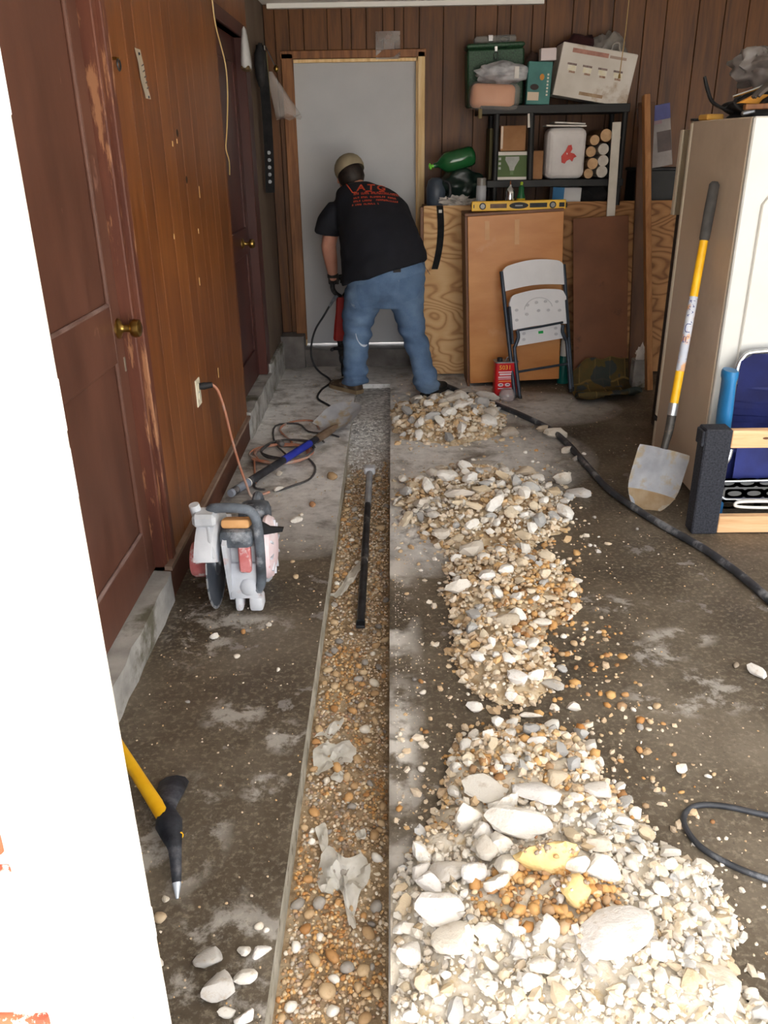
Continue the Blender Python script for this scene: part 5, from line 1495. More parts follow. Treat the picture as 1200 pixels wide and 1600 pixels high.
for k in range(4):
    c = Vector((-.322 + .012, 6.185 + .019 * k - .02, .715))
    g.tube([c + Vector((.02, 0, .018)), c + Vector((0, 0, .026)), c + Vector((-.02, -.004, .014)), c + Vector((-.022, -.006, -.006)), c + Vector((-.008, -.006, -.020))], [.0098, .0102, .0098, .009, .0075], 10, sm=2)
g.tube([(-.30, 6.19, .73), (-.30, 6.165, .725), (-.312, 6.15, .712)], [.012, .0115, .009], 10, sm=2)
me = fuse(g, .0042, m_glove, 2); me.transform(world(man).inverted()); rh = link('glove', me, man)

# ------------------------------------------------------------------ plywood bench front and what stands on it
def ply_mat(name, a, b_, c, s=1.0):
    n = N(name)
    v = n.coord((1.0, 1, 1.0), True)
    h_ = n.noise(n.coord((1.1, 1, 2.6), True), 1.5 * s, 2, .4, .3)
    sn = n.math('SINE', n.math('MULTIPLY', h_, 95.0))
    col = n.ramp(n.mr(sn, -1, 1), [(.0, lin(c)), (.22, lin(a)), (1, lin(b_))])
    col = n.mix(n.mr(n.noise(n.coord((1.5, 1, 30), True), 4, 4), .4, .7, 0, .35), col, lin(a))
    n.set(col, .65, 0, .3)
    return n.m
m_ply = ply_mat('swirled_plywood', (204, 160, 110), (216, 178, 130), (172, 126, 82))
m_plyd = ply_mat('darker_plywood', (150, 106, 66), (170, 124, 80), (116, 78, 46))  # darker plywood tone for the wide panel and the top
m_cab = M('varnished_birch', (184, 118, 58), (202, 140, 78), 2.2, (1, 1, 3), .42, rnd=.01, dirt=(206, 152, 104), dscale=3.5, dth=(.6, .75))
m_cabside = M('cabinet_side', (96, 58, 34), (120, 76, 46), 3, (3, 3, 1), .5)
m_hard = M('brown_hardboard', (104, 62, 38), (122, 76, 48), 3, rough=.6, dirt=(76, 46, 30), dscale=5, dth=(.6, .7))
m_black = M('black_plastic', (18, 18, 19), (30, 30, 31), 8, rough=.55)
m_card = M('cardboard', (140, 100, 66), (160, 118, 82), 6, rough=.85)
m_paper = M('white_card', (206, 200, 192), (220, 216, 210), 5, rough=.7)

def lbox(name, x0, x1, y0, y1, z0, z1, mat, par, bev=.003, smooth=None, label=None):
    return part(name, G().span(x0, x1, y0, y1, z0, z1, bev), mat, par, smooth, label)

bench = thing('plywood_bench', 'plywood-fronted bench along the back wall to the right of the white door', 'bench', (1.1, 6.3, 0))
lbox('front_panel', .226, .556, 6.175, 6.193, .012, 1.212, m_ply, bench, .001, None, 'pale plywood panel with swirling grain')
lbox('front_panel', .558, 2.1, 6.175, 6.193, .012, 1.226, m_plyd, bench, .001)
lbox('top_board', .226, 2.1, 6.193, 6.585, 1.178, 1.200, m_plyd, bench, .002)
lbox('end_post', .200, .224, 6.16, 6.24, .0, 1.205, m_cabside, bench)

cb = thing('wooden_cabinet', 'tall narrow varnished plywood cabinet with a yellow level on top', 'cabinet', (.87, 5.99, 0), (0, -.042, 0))
def cbox(name, x0, x1, y0, y1, z0, z1, mat, bev=.002, label=None):
    return part(name, G().span(x0, x1, y0, y1, z0, z1, bev), mat, cb, None, label, local=True)
cbox('front_panel', -.315, .325, -.135, -.118, .035, 1.175, m_cab)
cbox('side_panel', -.334, -.316, -.130, .165, .0, 1.175, m_cabside)
cbox('side_panel', .308, .325, -.117, .165, .035, 1.175, m_cabside)
cbox('top_panel', -.334, .325, -.14, .165, 1.176, 1.195, m_cabside)
for x in (-.20, .0): cbox('wear_streak', x, x + .03, -.1358, -.135, 1.02 if x < -.1 else .98, 1.14, M('worn_varnish', (200, 150, 104), (214, 168, 124), 8, rough=.6), 0)

lv = thing('spirit_level', 'yellow box spirit level lying on the front of the cabinet top', 'level', (.845, 5.875, 1.226), (0, -.008, 0))
m_lvl = M('yellow_level_paint', (222, 172, 36), (232, 186, 52), 7, rough=.45)
def lp(name, g, mat, label=None): return part(name, g, mat, lv, 40, label, local=True)
lp('body', G().box((0, 0, -.0), (.625, .026, .062), .004), m_lvl)
for x in (-.24, .225):
    lp('round_window', G().lathe([(0, 0), (.022, 0), (.022, .003), (.016, .004), (0, .004)], n=20, mtx=Matrix.Translation((x, -.0125, 0)) @ Matrix.Rotation(PI / 2, 4, 'X')), m_rubber)
    lp('vial', G().lathe([(0, 0), (.015, 0), (.015, .002), (0, .002)], n=16, mtx=Matrix.Translation((x, -.0165, 0)) @ Matrix.Rotation(PI / 2, 4, 'X')), M('grey_vial', (130, 130, 128), rough=.25))
for x, w_ in ((-.135, .11), (.13, .115), (.285, .035)):
    lp('slot', G().box((x, -.0125, 0), (w_, .003, .028), .001), M('brown_slot', (70, 46, 30), (110, 76, 46), 20, rough=.5) if x < 0 else m_rubber)
lp('badge', G().lathe([(0, 0), (.06, 0), (.06, .003), (0, .003)], n=24, mtx=Matrix.Translation((0, -.0128, 0)) @ Matrix.Rotation(PI / 2, 4, 'X') @ Matrix.Diagonal((1.05, .34, 1, 1))), m_rubber)
lp('badge_print', G().box((0, -.0165, 0), (.05, .001, .008)), M('grey_print', (150, 150, 150), rough=.5))
lp('end_cap', G().box((.316, 0, -.004), (.012, .024, .03), .003), m_rubber)
lp('end_mark', G().box((-.298, -.0132, .0), (.006, .001, .022)), m_rubber)

# folding chair leaning on the cabinet
fc = thing('folding_chair', 'folded white plastic chair with dark grey tube legs leaning on the cabinet', 'chair', (1.045, 5.60, 0), (-.23, -.062, .22))
m_tube = M('grey_tube', (52, 60, 70), (70, 78, 90), 9, rough=.4, metal=.4)
m_chairw = M('blow_moulded_white', (218, 218, 222), (228, 228, 232), 4, rough=.5, bump=.06, bscale=30)
def fp(name, g, mat, smooth=40, label=None): return part(name, g, mat, fc, smooth, label, local=True)
def panel(x0, x1, z0, z1, arch, y, th, r=.05, sag=0.0):
    P = []
    for k in range(17):
        u = k / 16; P.append((x0 + (x1 - x0) * u, z0 + sag * math.sin(PI * u)))
    for k in range(25):
        u = 1 - k / 24
        e = min(u, 1 - u) * (x1 - x0)
        drop = 0 if e > r else r - math.sqrt(max(0, r * r - (r - e) ** 2))
        P.append((x0 + (x1 - x0) * u, z1 + arch * math.sin(PI * u) - drop))
    return G().prism(P, y - th / 2, y + th / 2, Matrix(((1, 0, 0, 0), (0, 0, 1, 0), (0, 1, 0, 0), (0, 0, 0, 1))))
bp = fp('backrest', panel(-.228, .228, .725, .880, .032, .012, .022, .055, .022), m_chairw)
st = fp('seat', panel(-.200, .205, .465, .690, .024, -.020, .022, .045, .012), m_chairw)
fp('seat_flap', G().prism([(-.150, .462), (.155, .475), (.182, .372), (-.178, .357)], -.012, .006, Matrix(((1, 0, 0, 0), (0, 0, 1, 0), (0, 1, 0, 0), (0, 0, 0, 1)))), m_chairw)
for s in (-1, 1):
    fp('leg', G().tube([(s * .222, .012, .86), (s * .218, .008, .5), (s * .210, .0, .02)], .0135, 10), m_tube)
    fp('leg', G().tube([(s * .165, -.035, .46), (s * .160, -.03, .415), (s * .182, -.02, .36), (s * .190, -.018, .32), (s * .186, -.03, .0)], .0125, 10, sm=3), m_tube)
    fp('side_bracket', G().box((s * .203, -.024, .50), (.018, .03, .25), .004), m_tube)
    fp('foot_cap', G().tube([(s * .186, -.03, .022), (s * .186, -.03, -.002)], .0145, 10), m_rubber)
    fp('foot_cap', G().tube([(s * .2105, .0, .03), (s * .210, .0, .0)], .0155, 10), m_rubber)
fp('seat_edge_tube', G().tube([(-.165, -.035, .462), (0, -.035, .468), (.165, -.035, .478)], .008, 8), m_tube)
fp('crossbar', G().tube([(-.186, -.025, .185), (.186, -.025, .195)], .0085, 8), m_tube)
fp('green_label', G().box((.01, -.0135, .430), (.035, .002, .018)), M('green_label', (30, 168, 84), rough=.5), None, 'small bright green label')
m_emb = M('moulded_rib', (188, 188, 194), rough=.55)
for x, z in ((-.155, .665), (-.16, .60), (-.075, .69), (-.01, .70), (.055, .70), (.135, .69), (.15, .63), (-.085, .63), (0, .645), (.07, .64), (-.11, .505), (-.115, .465), (.12, .515), (.12, .475)):
    o_ = fp('moulded_boss', G().lathe([(.007, 0), (.013, 0), (.012, .0025), (.008, .0025)], n=12, mtx=Matrix.Translation((x, -.0305 if z > .55 else -.0118, z - .07)) @ Matrix.Rotation(PI / 2, 4, 'X') @ Matrix.Diagonal((1, .75, 1, 1))), m_emb)
fp('moulded_arc', G().tube([(.10 * math.cos(a), -.0315, .585 + .075 * math.sin(a)) for a in np.linspace(.1, PI - .1, 14)], .0022, 6), m_emb)

# red can and what stands round it
can = thing('red_solvent_can', 'red rectangular solvent can with black cap standing before the cabinet', 'can', (.775, 5.63, 0), (0, 0, .08))
m_redcan = M('red_can', (196, 26, 34), (210, 40, 46), 6, rough=.3)
def cp_(name, g, mat, label=None): return part(name, g, mat, can, 40, label, local=True)
def rrect(w_, d, r, n=5):
    P = []
    for cx, cy, a0 in ((w_ / 2 - r, d / 2 - r, 0), (-w_ / 2 + r, d / 2 - r, 90), (-w_ / 2 + r, -d / 2 + r, 180), (w_ / 2 - r, -d / 2 + r, 270)):
        for k in range(n + 1):
            a = math.radians(a0 + 90 * k / n); P.append((cx + r * math.cos(a), cy + r * math.sin(a)))
    return P
cp_('body', G().prism(rrect(.158, .095, .018), .004, .236), m_redcan)
cp_('rim', G().prism(rrect(.162, .099, .02), .0, .007), m_steel)
cp_('rim', G().prism(rrect(.162, .099, .02), .234, .241), m_steel)
cp_('cap', G().lathe([(0, .24), (.019, .24), (.019, .262), (.017, .265), (0, .265)], (-.045, -.01, 0), 16), m_rubber)
cp_('handle', G().tube([(.0, 0, .24), (.01, 0, .262), (.05, 0, .262), (.06, 0, .24)], .004, 6, sm=3), m_steel)
text_mesh('5031', .042, M('yellow_print', (238, 188, 52), rough=.5), world(can) @ Matrix.Translation((-.055, -.0482, .190)) @ Matrix.Rotation(PI / 2, 4, 'X'), .0004, 'printed_number', can, 1.0)
m_lw, m_lo = M('white_print', (226, 206, 214), rough=.5), M('orange_label_print', (236, 130, 60), rough=.5)
for z, h, w_, m_ in ((.172, .008, .10, m_lw), (.156, .012, .085, m_lw), (.137, .009, .10, m_lw), (.124, .004, .10, m_lw), (.108, .009, .095, m_lo), (.058, .006, .10, m_lw)):
    cp_('printed_line', G().box((-.008, -.0482, z), (w_, .001, h)), m_)
for x in (-.040, .008):
    cp_('printed_oval', G().lathe([(0, 0), (.019, 0), (.019, .001), (0, .001)], n=18, mtx=Matrix.Translation((x, -.0475, .083)) @ Matrix.Rotation(PI / 2, 4, 'X') @ Matrix.Diagonal((1, .62, 1, 1))), m_lw)
    cp_('printed_wedge', G().prism([(-.016, -.002), (.004, .004), (.014, -.004), (0, -.004)], 0, .0006, Matrix.Translation((x, -.0486, .085)) @ Matrix.Rotation(PI / 2, 4, 'X')), m_rubber)
jar = part('clear_jar', G().lathe([(.002, .0), (.050, .0), (.054, .01), (.054, .045), (.040, .070), (.030, .076), (.028, .076), (.037, .068), (.051, .044), (.051, .012), (.002, .004)], (.775, 5.50, .001), 24), M('clear_cup_plastic', (206, 196, 196), rough=.12, alpha=.35), None, 60)
tag(jar, 'clear plastic jar standing in front of the red can', 'jar')
tb = thing('teal_bottle', 'teal bottle with a white neck partly hidden behind the folding chair', 'bottle', (1.235, 5.93, 0))
part('bottle', G().lathe([(0, 0), (.040, 0), (.042, .01), (.042, .16), (.03, .20), (.0, .20)], (1.235, 5.93, 0), 18), M('teal_plastic', (10, 84, 78), (16, 100, 92), 6, rough=.4), tb)
part('neck', G().lathe([(0, .20), (.030, .20), (.030, .31), (.018, .33), (0, .33)], (1.235, 5.93, 0), 16), m_whiteplastic, tb)

# boards leaning to the right of the chair
def lean_board(name, label, a, b_, w_, th, mat, cat='board', wdir=(1, 0, 0)):
    a, b_ = Vector(a), Vector(b_)
    zx = (b_ - a).normalized(); xx = Vector(wdir); xx = (xx - zx * xx.dot(zx)).normalized(); yx = zx.cross(xx)
    L = (b_ - a).length
    g = G().box((0, 0, L / 2), (w_, th, L), .0025)
    mt = Matrix((xx, yx, zx)).transposed().to_4x4(); mt.translation = a
    bmesh.ops.transform(g.b, matrix=mt, verts=g.b.verts)
    return tag(part(name, g, mat, None, None), label, cat)
lean_board('hardboard_sheet', 'brown hardboard sheet leaning between folding chair and tall stud', (1.50, 5.89, .005), (1.452, 6.10, 1.13), .385, .006, m_hard)
lean_board('wood_stud', 'long tan lumber stud leaning upright left of the white refrigerator', (1.80, 5.70, .003), (1.668, 6.06, 1.88), .040, .06, wood('tan_stud', (134, 86, 48), (168, 116, 70), (186, 136, 90), .6, 'Z'), 'lumber')
lean_board('dark_plank', 'dark brown plank leaning directly behind the tan stud', (1.765, 5.93, .003), (1.70, 6.14, 1.84), .105, .02, M('dark_plank_wood', (70, 44, 28), (92, 60, 38), 4, (4, 4, .6), .6), 'lumber')
lean_board('white_strip', 'narrow white-painted wood strip standing at the right end of the shelf', (1.555, 6.125, .003), (1.512, 6.135, 1.725), .058, .012, M('chipped_white_paint', (196, 190, 178), (212, 206, 196), 7, rough=.7, dirt=(150, 132, 108), dscale=8, dth=(.62, .7)), 'lumber')
wsc = part('white_wrapper', G().blob((1.745, 5.79, .24), (.035, .02, .06), 3, .7, 14), m_paper, None, 50)
tag(wsc, 'small crumpled white wrapper caught beside the tan stud', 'wrapper')
sb = part('grey_block', G().span(1.70, 1.79, 5.77, 5.86, .0, .195, .004), m_sill, None, None)
tag(sb, 'grey block standing behind the foot of the tan stud', 'block')

# folded rug
def rug_mat():
    n = N('patterned_rug'); v = n.coord((1, 1, 1))
    br = n.n('ShaderNodeTexBrick'); n.l(n.coord((1, 1, 1), kind='UV'), br.inputs['Vector'])
    br.inputs['Color1'].default_value = lin((122, 108, 72)); br.inputs['Color2'].default_value = lin((52, 54, 50)); br.inputs['Mortar'].default_value = lin((150, 124, 80))
    br.inputs['Scale'].default_value = 3; br.inputs['Mortar Size'].default_value = .03; br.inputs['Brick Width'].default_value = .8; br.inputs['Row Height'].default_value = .6
    col = n.mix(n.mr(n.noise(v, 14, 4), .45, .62, 0, .5), br.outputs[0], lin((140, 110, 66)))
    col = n.mix(n.mr(n.noise(v, 7, 2), .56, .6, 0, .8), col, lin((72, 88, 92)))
    n.set(col, .95, 0, .1); n.bump(n.noise(v, 160, 3), .5, .004)
    return n.m
prof = [(5.82, .22), (5.79, .16), (5.76, .09), (5.71, .045), (5.65, .022), (5.56, .016), (5.47, .02), (5.41, .040), (5.385, .062), (5.40, .085), (5.43, .080), (5.44, .060), (5.42, .045)]
SP = smooth_path([Vector((0, y, z)) for y, z in prof], 4)
b = bmesh.new(); uvl = b.loops.layers.uv.new()
NU = 22; V = []
for i in range(NU + 1):
    u = i / NU; row = []
    for j, p in enumerate(SP):
        t = j / (len(SP) - 1)
        x = 1.215 + .47 * u + .05 * (1 - t) * (1 - u)
        y = p.y + .10 * (u - .3) - .03 * math.sin(u * 5) * t
        z = p.z * (1 - .5 * max(0, .25 - u) * 4 * (1 if t < .4 else 0)) * (1 - .15 * u) + .028 * mnoise.noise(Vector((u * 5, t * 6, 2))) * (1 - .5 * t)
        row.append(b.verts.new((x, y, max(z, .006))))
    V.append(row)
for i in range(NU):
    for j in range(len(SP) - 1):
        f = b.faces.new((V[i][j], V[i + 1][j], V[i + 1][j + 1], V[i][j + 1]))
        for lp_, (a, c) in zip(f.loops, ((i, j), (i + 1, j), (i + 1, j + 1), (i, j + 1))): lp_[uvl].uv = (a / NU, c / (len(SP) - 1))
bmesh.ops.solidify(b, geom=b.faces[:], thickness=-.009)
tag(part('folded_rug', b, rug_mat(), None, 60), 'worn olive and brown patterned rug, folded over against the hardboard', 'rug')

# ------------------------------------------------------------------ black shelf unit
sv = thing('shelf_unit', 'black shelf unit against the back panelling, loaded with boxes and bags', 'shelf', (1.08, 6.36, 1.2))
lbox('shelf', .60, 1.60, 6.16, 6.57, 1.785, 1.838, m_black, sv)
lbox('shelf', .66, 1.60, 6.16, 6.57, 1.325, 1.372, m_black, sv)
for x, y in ((.715, 6.18), (1.575, 6.18), (.715, 6.55), (1.575, 6.55)):
    part('post', G().cyl((x, y, 1.20), (x, y, 1.79), .019, .019, 12), m_black, sv)
part('post', G().cyl((.955, 6.17, 1.372), (.945, 6.17, 1.79), .022, .022, 12), m_black, sv)

def carton(name, label, cat, x0, x1, y0, y1, z0, z1, mat, rot=(0, 0, 0), seam=True):
    t = thing(name, label, cat, ((x0 + x1) / 2, (y0 + y1) / 2, z0), rot)
    w_, d_, h_ = x1 - x0, y1 - y0, z1 - z0
    part('carton', G().box((0, 0, h_ / 2), (w_, d_, h_), .003), mat, t, None, local=True)
    if seam:
        part('flap', G().box((0, -d_ * .25, h_ + .0012), (w_ * .98, d_ * .48, .002)), mat, t, None, local=True)
        part('flap', G().box((0, d_ * .25, h_ + .0012), (w_ * .98, d_ * .48, .002)), mat, t, None, local=True)
    return t, w_, d_, h_
def deco(t, d_, name, x, z, w_, h_, mat, off=.0006, rot=0):
    return part(name, G().box((0, 0, 0), (w_, .0012, h_), 0), mat, t, None, local=True) if False else part(name, G().box((x, -d_ / 2 - off, z), (w_, .0012, h_), 0, (0, rot, 0)), mat, t, None, local=True)

# top shelf
gc = thing('green_case', 'dark green glittery case with clasp at the left of the top shelf', 'case', (.72, 6.44, 1.84), (0, -.03, 0))
m_green = M('green_glitter', (22, 50, 32), (46, 84, 56), 90, rough=.5, dirt=(76, 112, 84), dscale=120, dth=(.6, .66))
part('body', G().box((0, 0, .175), (.385, .20, .35), .012), m_green, gc, 40, local=True)
part('lid', G().box((0, 0, .368), (.390, .204, .03), .010), m_green, gc, 40, local=True)
part('clasp', G().box((.0, -.104, .345), (.024, .012, .035), .004), m_chrome, gc, 40, local=True)
part('ring', G().tube([(.0 + .014 * math.cos(a), -.112, .305 + .022 * math.sin(a)) for a in np.linspace(0, 2 * PI, 15)], .0028, 6, cap=False), m_chrome, gc, 60, local=True)
part('clear_lid_pocket', G().box((0, -.02, .405), (.28, .13, .045), .012), M('clear_case_plastic', (150, 150, 146), rough=.2, alpha=.45), gc, 40, local=True)
part('pocket_coil', G().tube([(.06 + .03 * math.cos(a), -.05, .405 + .016 * math.sin(a)) for a in np.linspace(0, 2 * PI, 17)], .006, 6, cap=False), m_rubber, gc, 60, local=True)
part('pocket_clip', G().box((-.035, -.09, .41), (.035, .01, .04), .004), m_chrome, gc, None, local=True)
m_bagwrap = M('crinkled_clear_wrap', (168, 164, 160), (206, 202, 198), 14, rough=.25, alpha=.5, bump=.6, bscale=26)
pb_ = thing('bagged_pillow', 'peach cushion in a clear bag hanging over the left end of the top shelf', 'cushion', (.69, 6.22, 1.84))
part('cushion', G().box((.685, 6.235, 1.895), (.29, .17, .145), .035, (0, .05, 0), 3), M('peach_cloth', (206, 140, 98), (222, 158, 116), 5, rough=.85), pb_, 60)
part('bag', G().box((.695, 6.232, 1.893), (.335, .20, .175), .05, (0, .05, 0), 3), M('clear_cushion_bag', (206, 200, 196), rough=.2, alpha=.22, bump=.5, bscale=22), pb_, 60, 'clear crinkled bag')
cb2 = thing('clear_bag_bundle', 'bundle of crinkled clear plastic lying on the peach cushion', 'plastic bag', (.745, 6.23, 1.985))
part('bundle', G().blob((.745, 6.235, 2.035), (.175, .09, .062), 4, .35, 8, seed=2), M('crinkled_film', (160, 160, 164), (206, 206, 210), 12, rough=.3, alpha=.8, bump=.6, bscale=24), cb2, 60)
part('tape', G().box((.83, 6.146, 2.03), (.03, .004, .07), .001), m_paper, cb2, None)
tk, tw_, td_, th_ = carton('teal_box', 'teal picture-printed box standing on the top shelf beside the green case', 'box', .905, 1.063, 6.19, 6.27, 1.839, 2.095, M('teal_print', (36, 96, 92), (66, 132, 126), 4, rough=.5), (0, .035, 0), False)
deco(tk, td_, 'printed_patch', -.035, .05, .075, .05, M('pale_print', (206, 188, 166), rough=.6))
part('printed_oval', G().lathe([(0, 0), (.026, 0), (.026, .001), (0, .001)], n=16, mtx=Matrix.Translation((-.03, -td_ / 2 - .0002, .105)) @ Matrix.Rotation(PI / 2, 4, 'X') @ Matrix.Diagonal((1.1, .7, 1, 1))), M('dark_print', (42, 26, 22), rough=.6), tk, None, local=True)
part('printed_dot', G().lathe([(0, 0), (.015, 0), (.015, .001), (0, .001)], n=14, mtx=Matrix.Translation((.015, -td_ / 2 - .0002, .165)) @ Matrix.Rotation(PI / 2, 4, 'X') @ Matrix.Diagonal((1, 1.3, 1, 1))), M('amber_print', (196, 134, 48), rough=.6), tk, None, local=True)
for k in range(7): deco(tk, td_, 'printed_mark', .055, .06 + k * .020, .012, .012, M('cream_print', (206, 206, 190), rough=.6))
wb2 = carton('small_white_box', 'small pinkish white box perched on top of the teal box', 'box', .99, 1.092, 6.19, 6.27, 2.100, 2.172, M('pinkish_white_card', (206, 192, 192), (214, 202, 202), 5, rough=.6), (0, -.03, 0), False)
bb = part('brown_bag', G().blob((.955, 6.33, 2.05), (.055, .06, .11), 3, .3), M('dark_brown_cloth', (52, 34, 28), (66, 44, 36), 8, rough=.9), None, 60)
tag(bb, 'dark brown cloth bag squeezed behind the small white box', 'bag')
wx, ww, wd, wh = carton('tilted_white_box', 'large white carton with four little pictures, tilted on the top shelf', 'box', 1.075, 1.575, 6.17, 6.40, 1.856, 2.166, M('soiled_white_carton', (196, 188, 178), (214, 208, 200), 4, rough=.65, dirt=(172, 150, 126), dscale=6, dth=(.56, .7)), (0, .165, 0))
deco(wx, wd, 'title_band', -.06, .275, .24, .026, M('faded_red_print', (176, 126, 110), (150, 104, 92), 30, rough=.6))
deco(wx, wd, 'title_band', .125, .272, .11, .016, M('faded_grey_print', (160, 138, 126), rough=.6))
for k in range(4):
    x = -.165 + k * .103
    deco(wx, wd, 'picture_frame', x, .195, .062, .012, M('dark_picture_print', (96, 82, 80), (150, 128, 120), 60, rough=.6))
    deco(wx, wd, 'picture_field', x + .004, .172, .056, .032, M('pale_picture_print', (214, 206, 176), (222, 218, 206), 40, rough=.6))
    deco(wx, wd, 'picture_detail', x + .008, .150, .040, .012, M('brown_picture_print', (120, 86, 66), (180, 150, 130), 60, rough=.6))
deco(wx, wd, 'scuffed_patch', -.0, .035, .16, .02, M('scuffed_brown', (150, 122, 96), (176, 150, 122), 30, rough=.7))
mc = part('maroon_cloth', G().blob((1.28, 6.47, 2.14), (.15, .075, .13), 3, .35), M('dark_maroon_cloth', (40, 18, 20), (62, 26, 28), 7, rough=.95), None, 60)
tag(mc, 'dark maroon cloth heaped behind the tilted white carton', 'cloth')
hb = thing('grey_plastic_bag', 'grey translucent plastic bag bunched at the right end of the top shelf', 'plastic bag', (1.50, 6.44, 2.03))
part('bag', G().blob((1.49, 6.47, 2.14), (.11, .06, .14), 4, .5, 9, seed=4), M('grey_film', (120, 114, 106), (150, 144, 138), 10, rough=.3, alpha=.7, bump=.6, bscale=24), hb, 60)
part('strap', G().tube([(1.475, 6.37, 2.02), (1.485, 6.375, 2.12), (1.50, 6.38, 2.20), (1.54, 6.38, 2.21), (1.55, 6.38, 2.17), (1.60, 6.40, 2.10)], .012, 6, ell=(1, .4), sm=4), m_paper, hb, 60, 'white plastic strap')
pc = thing('pull_cord', 'thin pull cord hanging from the ceiling in front of the tilted carton', 'cord', (1.48, 6.02, 2.0))
part('cord', G().tube([(1.492, 6.02, CZ), (1.488, 6.02, 2.25), (1.474, 6.02, 1.99)], .003, 6), M('twine', (170, 140, 92), rough=.8), pc)
part('tassel', G().lathe([(0, -.01), (.009, -.008), (.007, .012), (.003, .02), (0, .02)], (1.474, 6.02, 1.985), 10), m_brass, pc)
jk = part('beige_bracket', G().box((.60, 6.17, 1.79), (.025, .03, .06), .004), M('mustard_plastic', (110, 96, 60), rough=.6), None, None)
tag(jk, 'small mustard bracket under the left end of the top shelf', 'bracket')
mk2 = part('marker_pen', G().cyl((.928, 6.15, 1.70), (.922, 6.15, 1.785), .009, .008, 10), m_paper, None, 60)
tag(mk2, 'white stick taped upright on the shelf post below the teal box', 'stick')

# middle shelf
carton('green_bulb_box', 'green and white light-bulb box on the middle shelf', 'box', .727, .936, 6.185, 6.33, 1.373, 1.553, M('leaf_green_card', (66, 88, 42), (80, 102, 52), 4, rough=.6), (0, 0, 0), False)
gb = bpy.data.objects['green_bulb_box']
deco(gb, .145, 'white_band', 0, .168, .207, .022, m_paper); deco(gb, .145, 'white_band', 0, .010, .207, .018, m_paper)
m_bulbpic = M('bulb_print', (150, 152, 146), (176, 178, 172), 10, rough=.5)
part('bulb_picture', G().prism([(-.046, .148), (.046, .148), (.048, .128), (.020, .082), (.014, .060), (-.014, .060), (-.020, .082), (-.048, .128)], 0, .0012, Matrix.Translation((0, -.0728, 0)) @ Matrix(((1, 0, 0, 0), (0, 0, -1, 0), (0, 1, 0, 0), (0, 0, 0, 1)))), m_bulbpic, gb, None, local=True)
deco(gb, .145, 'bulb_base', 0, .046, .022, .026, M('green_metal_print', (96, 120, 72), rough=.5))
for z in (.135, .105, .075): deco(gb, .145, 'printed_tag', -.085, z, .016, .016, m_bulbpic)
carton('brown_carton', 'plain brown carton stacked on the green bulb box', 'box', .745, .918, 6.19, 6.34, 1.556, 1.712, m_card)
deco(bpy.data.objects['brown_carton'], .15, 'shiny_tape', -.076, .085, .014, .14, M('packing_tape', (190, 160, 130), rough=.2))
carton('shadowed_carton', 'brown carton on the middle shelf between the bulb box and white bundle', 'box', .945, 1.050, 6.22, 6.40, 1.373, 1.553, m_card)
pg = part('olive_folder', G().span(.675, .698, 6.22, 6.45, 1.374, 1.70, .002), M('olive_card', (76, 70, 44), rough=.8), None, None)
tag(pg, 'olive folder upright at the far left of the middle shelf', 'folder')
wbag = thing('white_bag_bundle', 'bundle tied in a white plastic bag with a red print on the middle shelf', 'bag', (1.195, 6.27, 1.372))
def bundle(u, v): pass
g = G().box((1.197, 6.27, 1.536), (.27, .17, .325), .045, None, 3)
bmesh.ops.subdivide_edges(g.b, edges=g.b.edges[:], cuts=3, use_grid_fill=True)
for v in g.b.verts:
    dx, dz = v.co.x - 1.197, v.co.z - 1.53
    rr_ = math.hypot(dx, dz); a_ = math.atan2(dz, dx)
    if v.co.y < 6.22: v.co.y += .008 * math.sin(a_ * 13 + 2 * mnoise.noise(Vector((dx * 9, dz * 9, 1)))) * min(1, rr_ * 12) - .03 * math.exp(-(rr_ / .05) ** 2) - .012
part('bag', g, M('white_carrier_bag', (206, 202, 202), (222, 218, 218), 6, rough=.4, bump=.4, bscale=30), wbag, 60)
b = bmesh.new()
P = [(-.052, -.050), (-.056, -.010), (-.030, .022), (-.014, .056), (.008, .060), (.016, .034), (.004, .012), (.030, .004), (.048, -.014), (.030, -.022), (.020, -.046), (.002, -.030), (-.018, -.040), (-.030, -.058)]
mtb = Matrix.Translation((1.215, 6.148, 1.53)) @ Matrix.Rotation(PI / 2, 4, 'X')
part('red_print', G().prism(P, 0, .002, mtb), M('red_bag_print', (190, 46, 40), (204, 70, 60), 12, rough=.5), wbag, None, 'torn-looking red print')
for k in range(2):
    t = part('paper_sheaf', G().box((1.185 + .02 * k, 6.25, 1.708 + .016 * k), (.27 - .06 * k, .16, .010), .002, (0, .02 + .03 * k, .05 * k)), m_paper, None, None)
    tag(t, 'sheaf of white papers lying on the white bag bundle' if k == 0 else 'narrow glossy sheaf topmost on the white bag bundle', 'papers')
m_roll = M('kraft_roll', (128, 96, 64), (150, 116, 82), 9, rough=.8)
m_rollend = M('roll_end', (186, 150, 112), (204, 170, 132), 30, rough=.8)
m_rollw = M('white_roll_end', (186, 178, 168), (204, 198, 190), 26, rough=.7)
ROLLS = [(1.452, 1.645, .040, 0, 'thickest kraft paper roll at the top of the roll stack'), (1.380, 1.617, .032, 0, 'thin kraft roll left of the thickest one'), (1.524, 1.628, .030, 0, 'short kraft roll at the top right against the white strip'),
 (1.449, 1.560, .036, 1, 'upper of the three whitish rolls in the right column'), (1.452, 1.487, .036, 1, 'middle whitish roll of the right column'), (1.450, 1.418, .038, 1, 'lowest whitish roll of the right column'),
 (1.374, 1.470, .036, 0, 'kraft roll with a wide core, left in the stack'), (1.366, 1.406, .032, 0, 'lowest dark kraft roll at the left'), (1.372, 1.545, .034, 0, 'dark kraft roll deep in the stack at the left')]
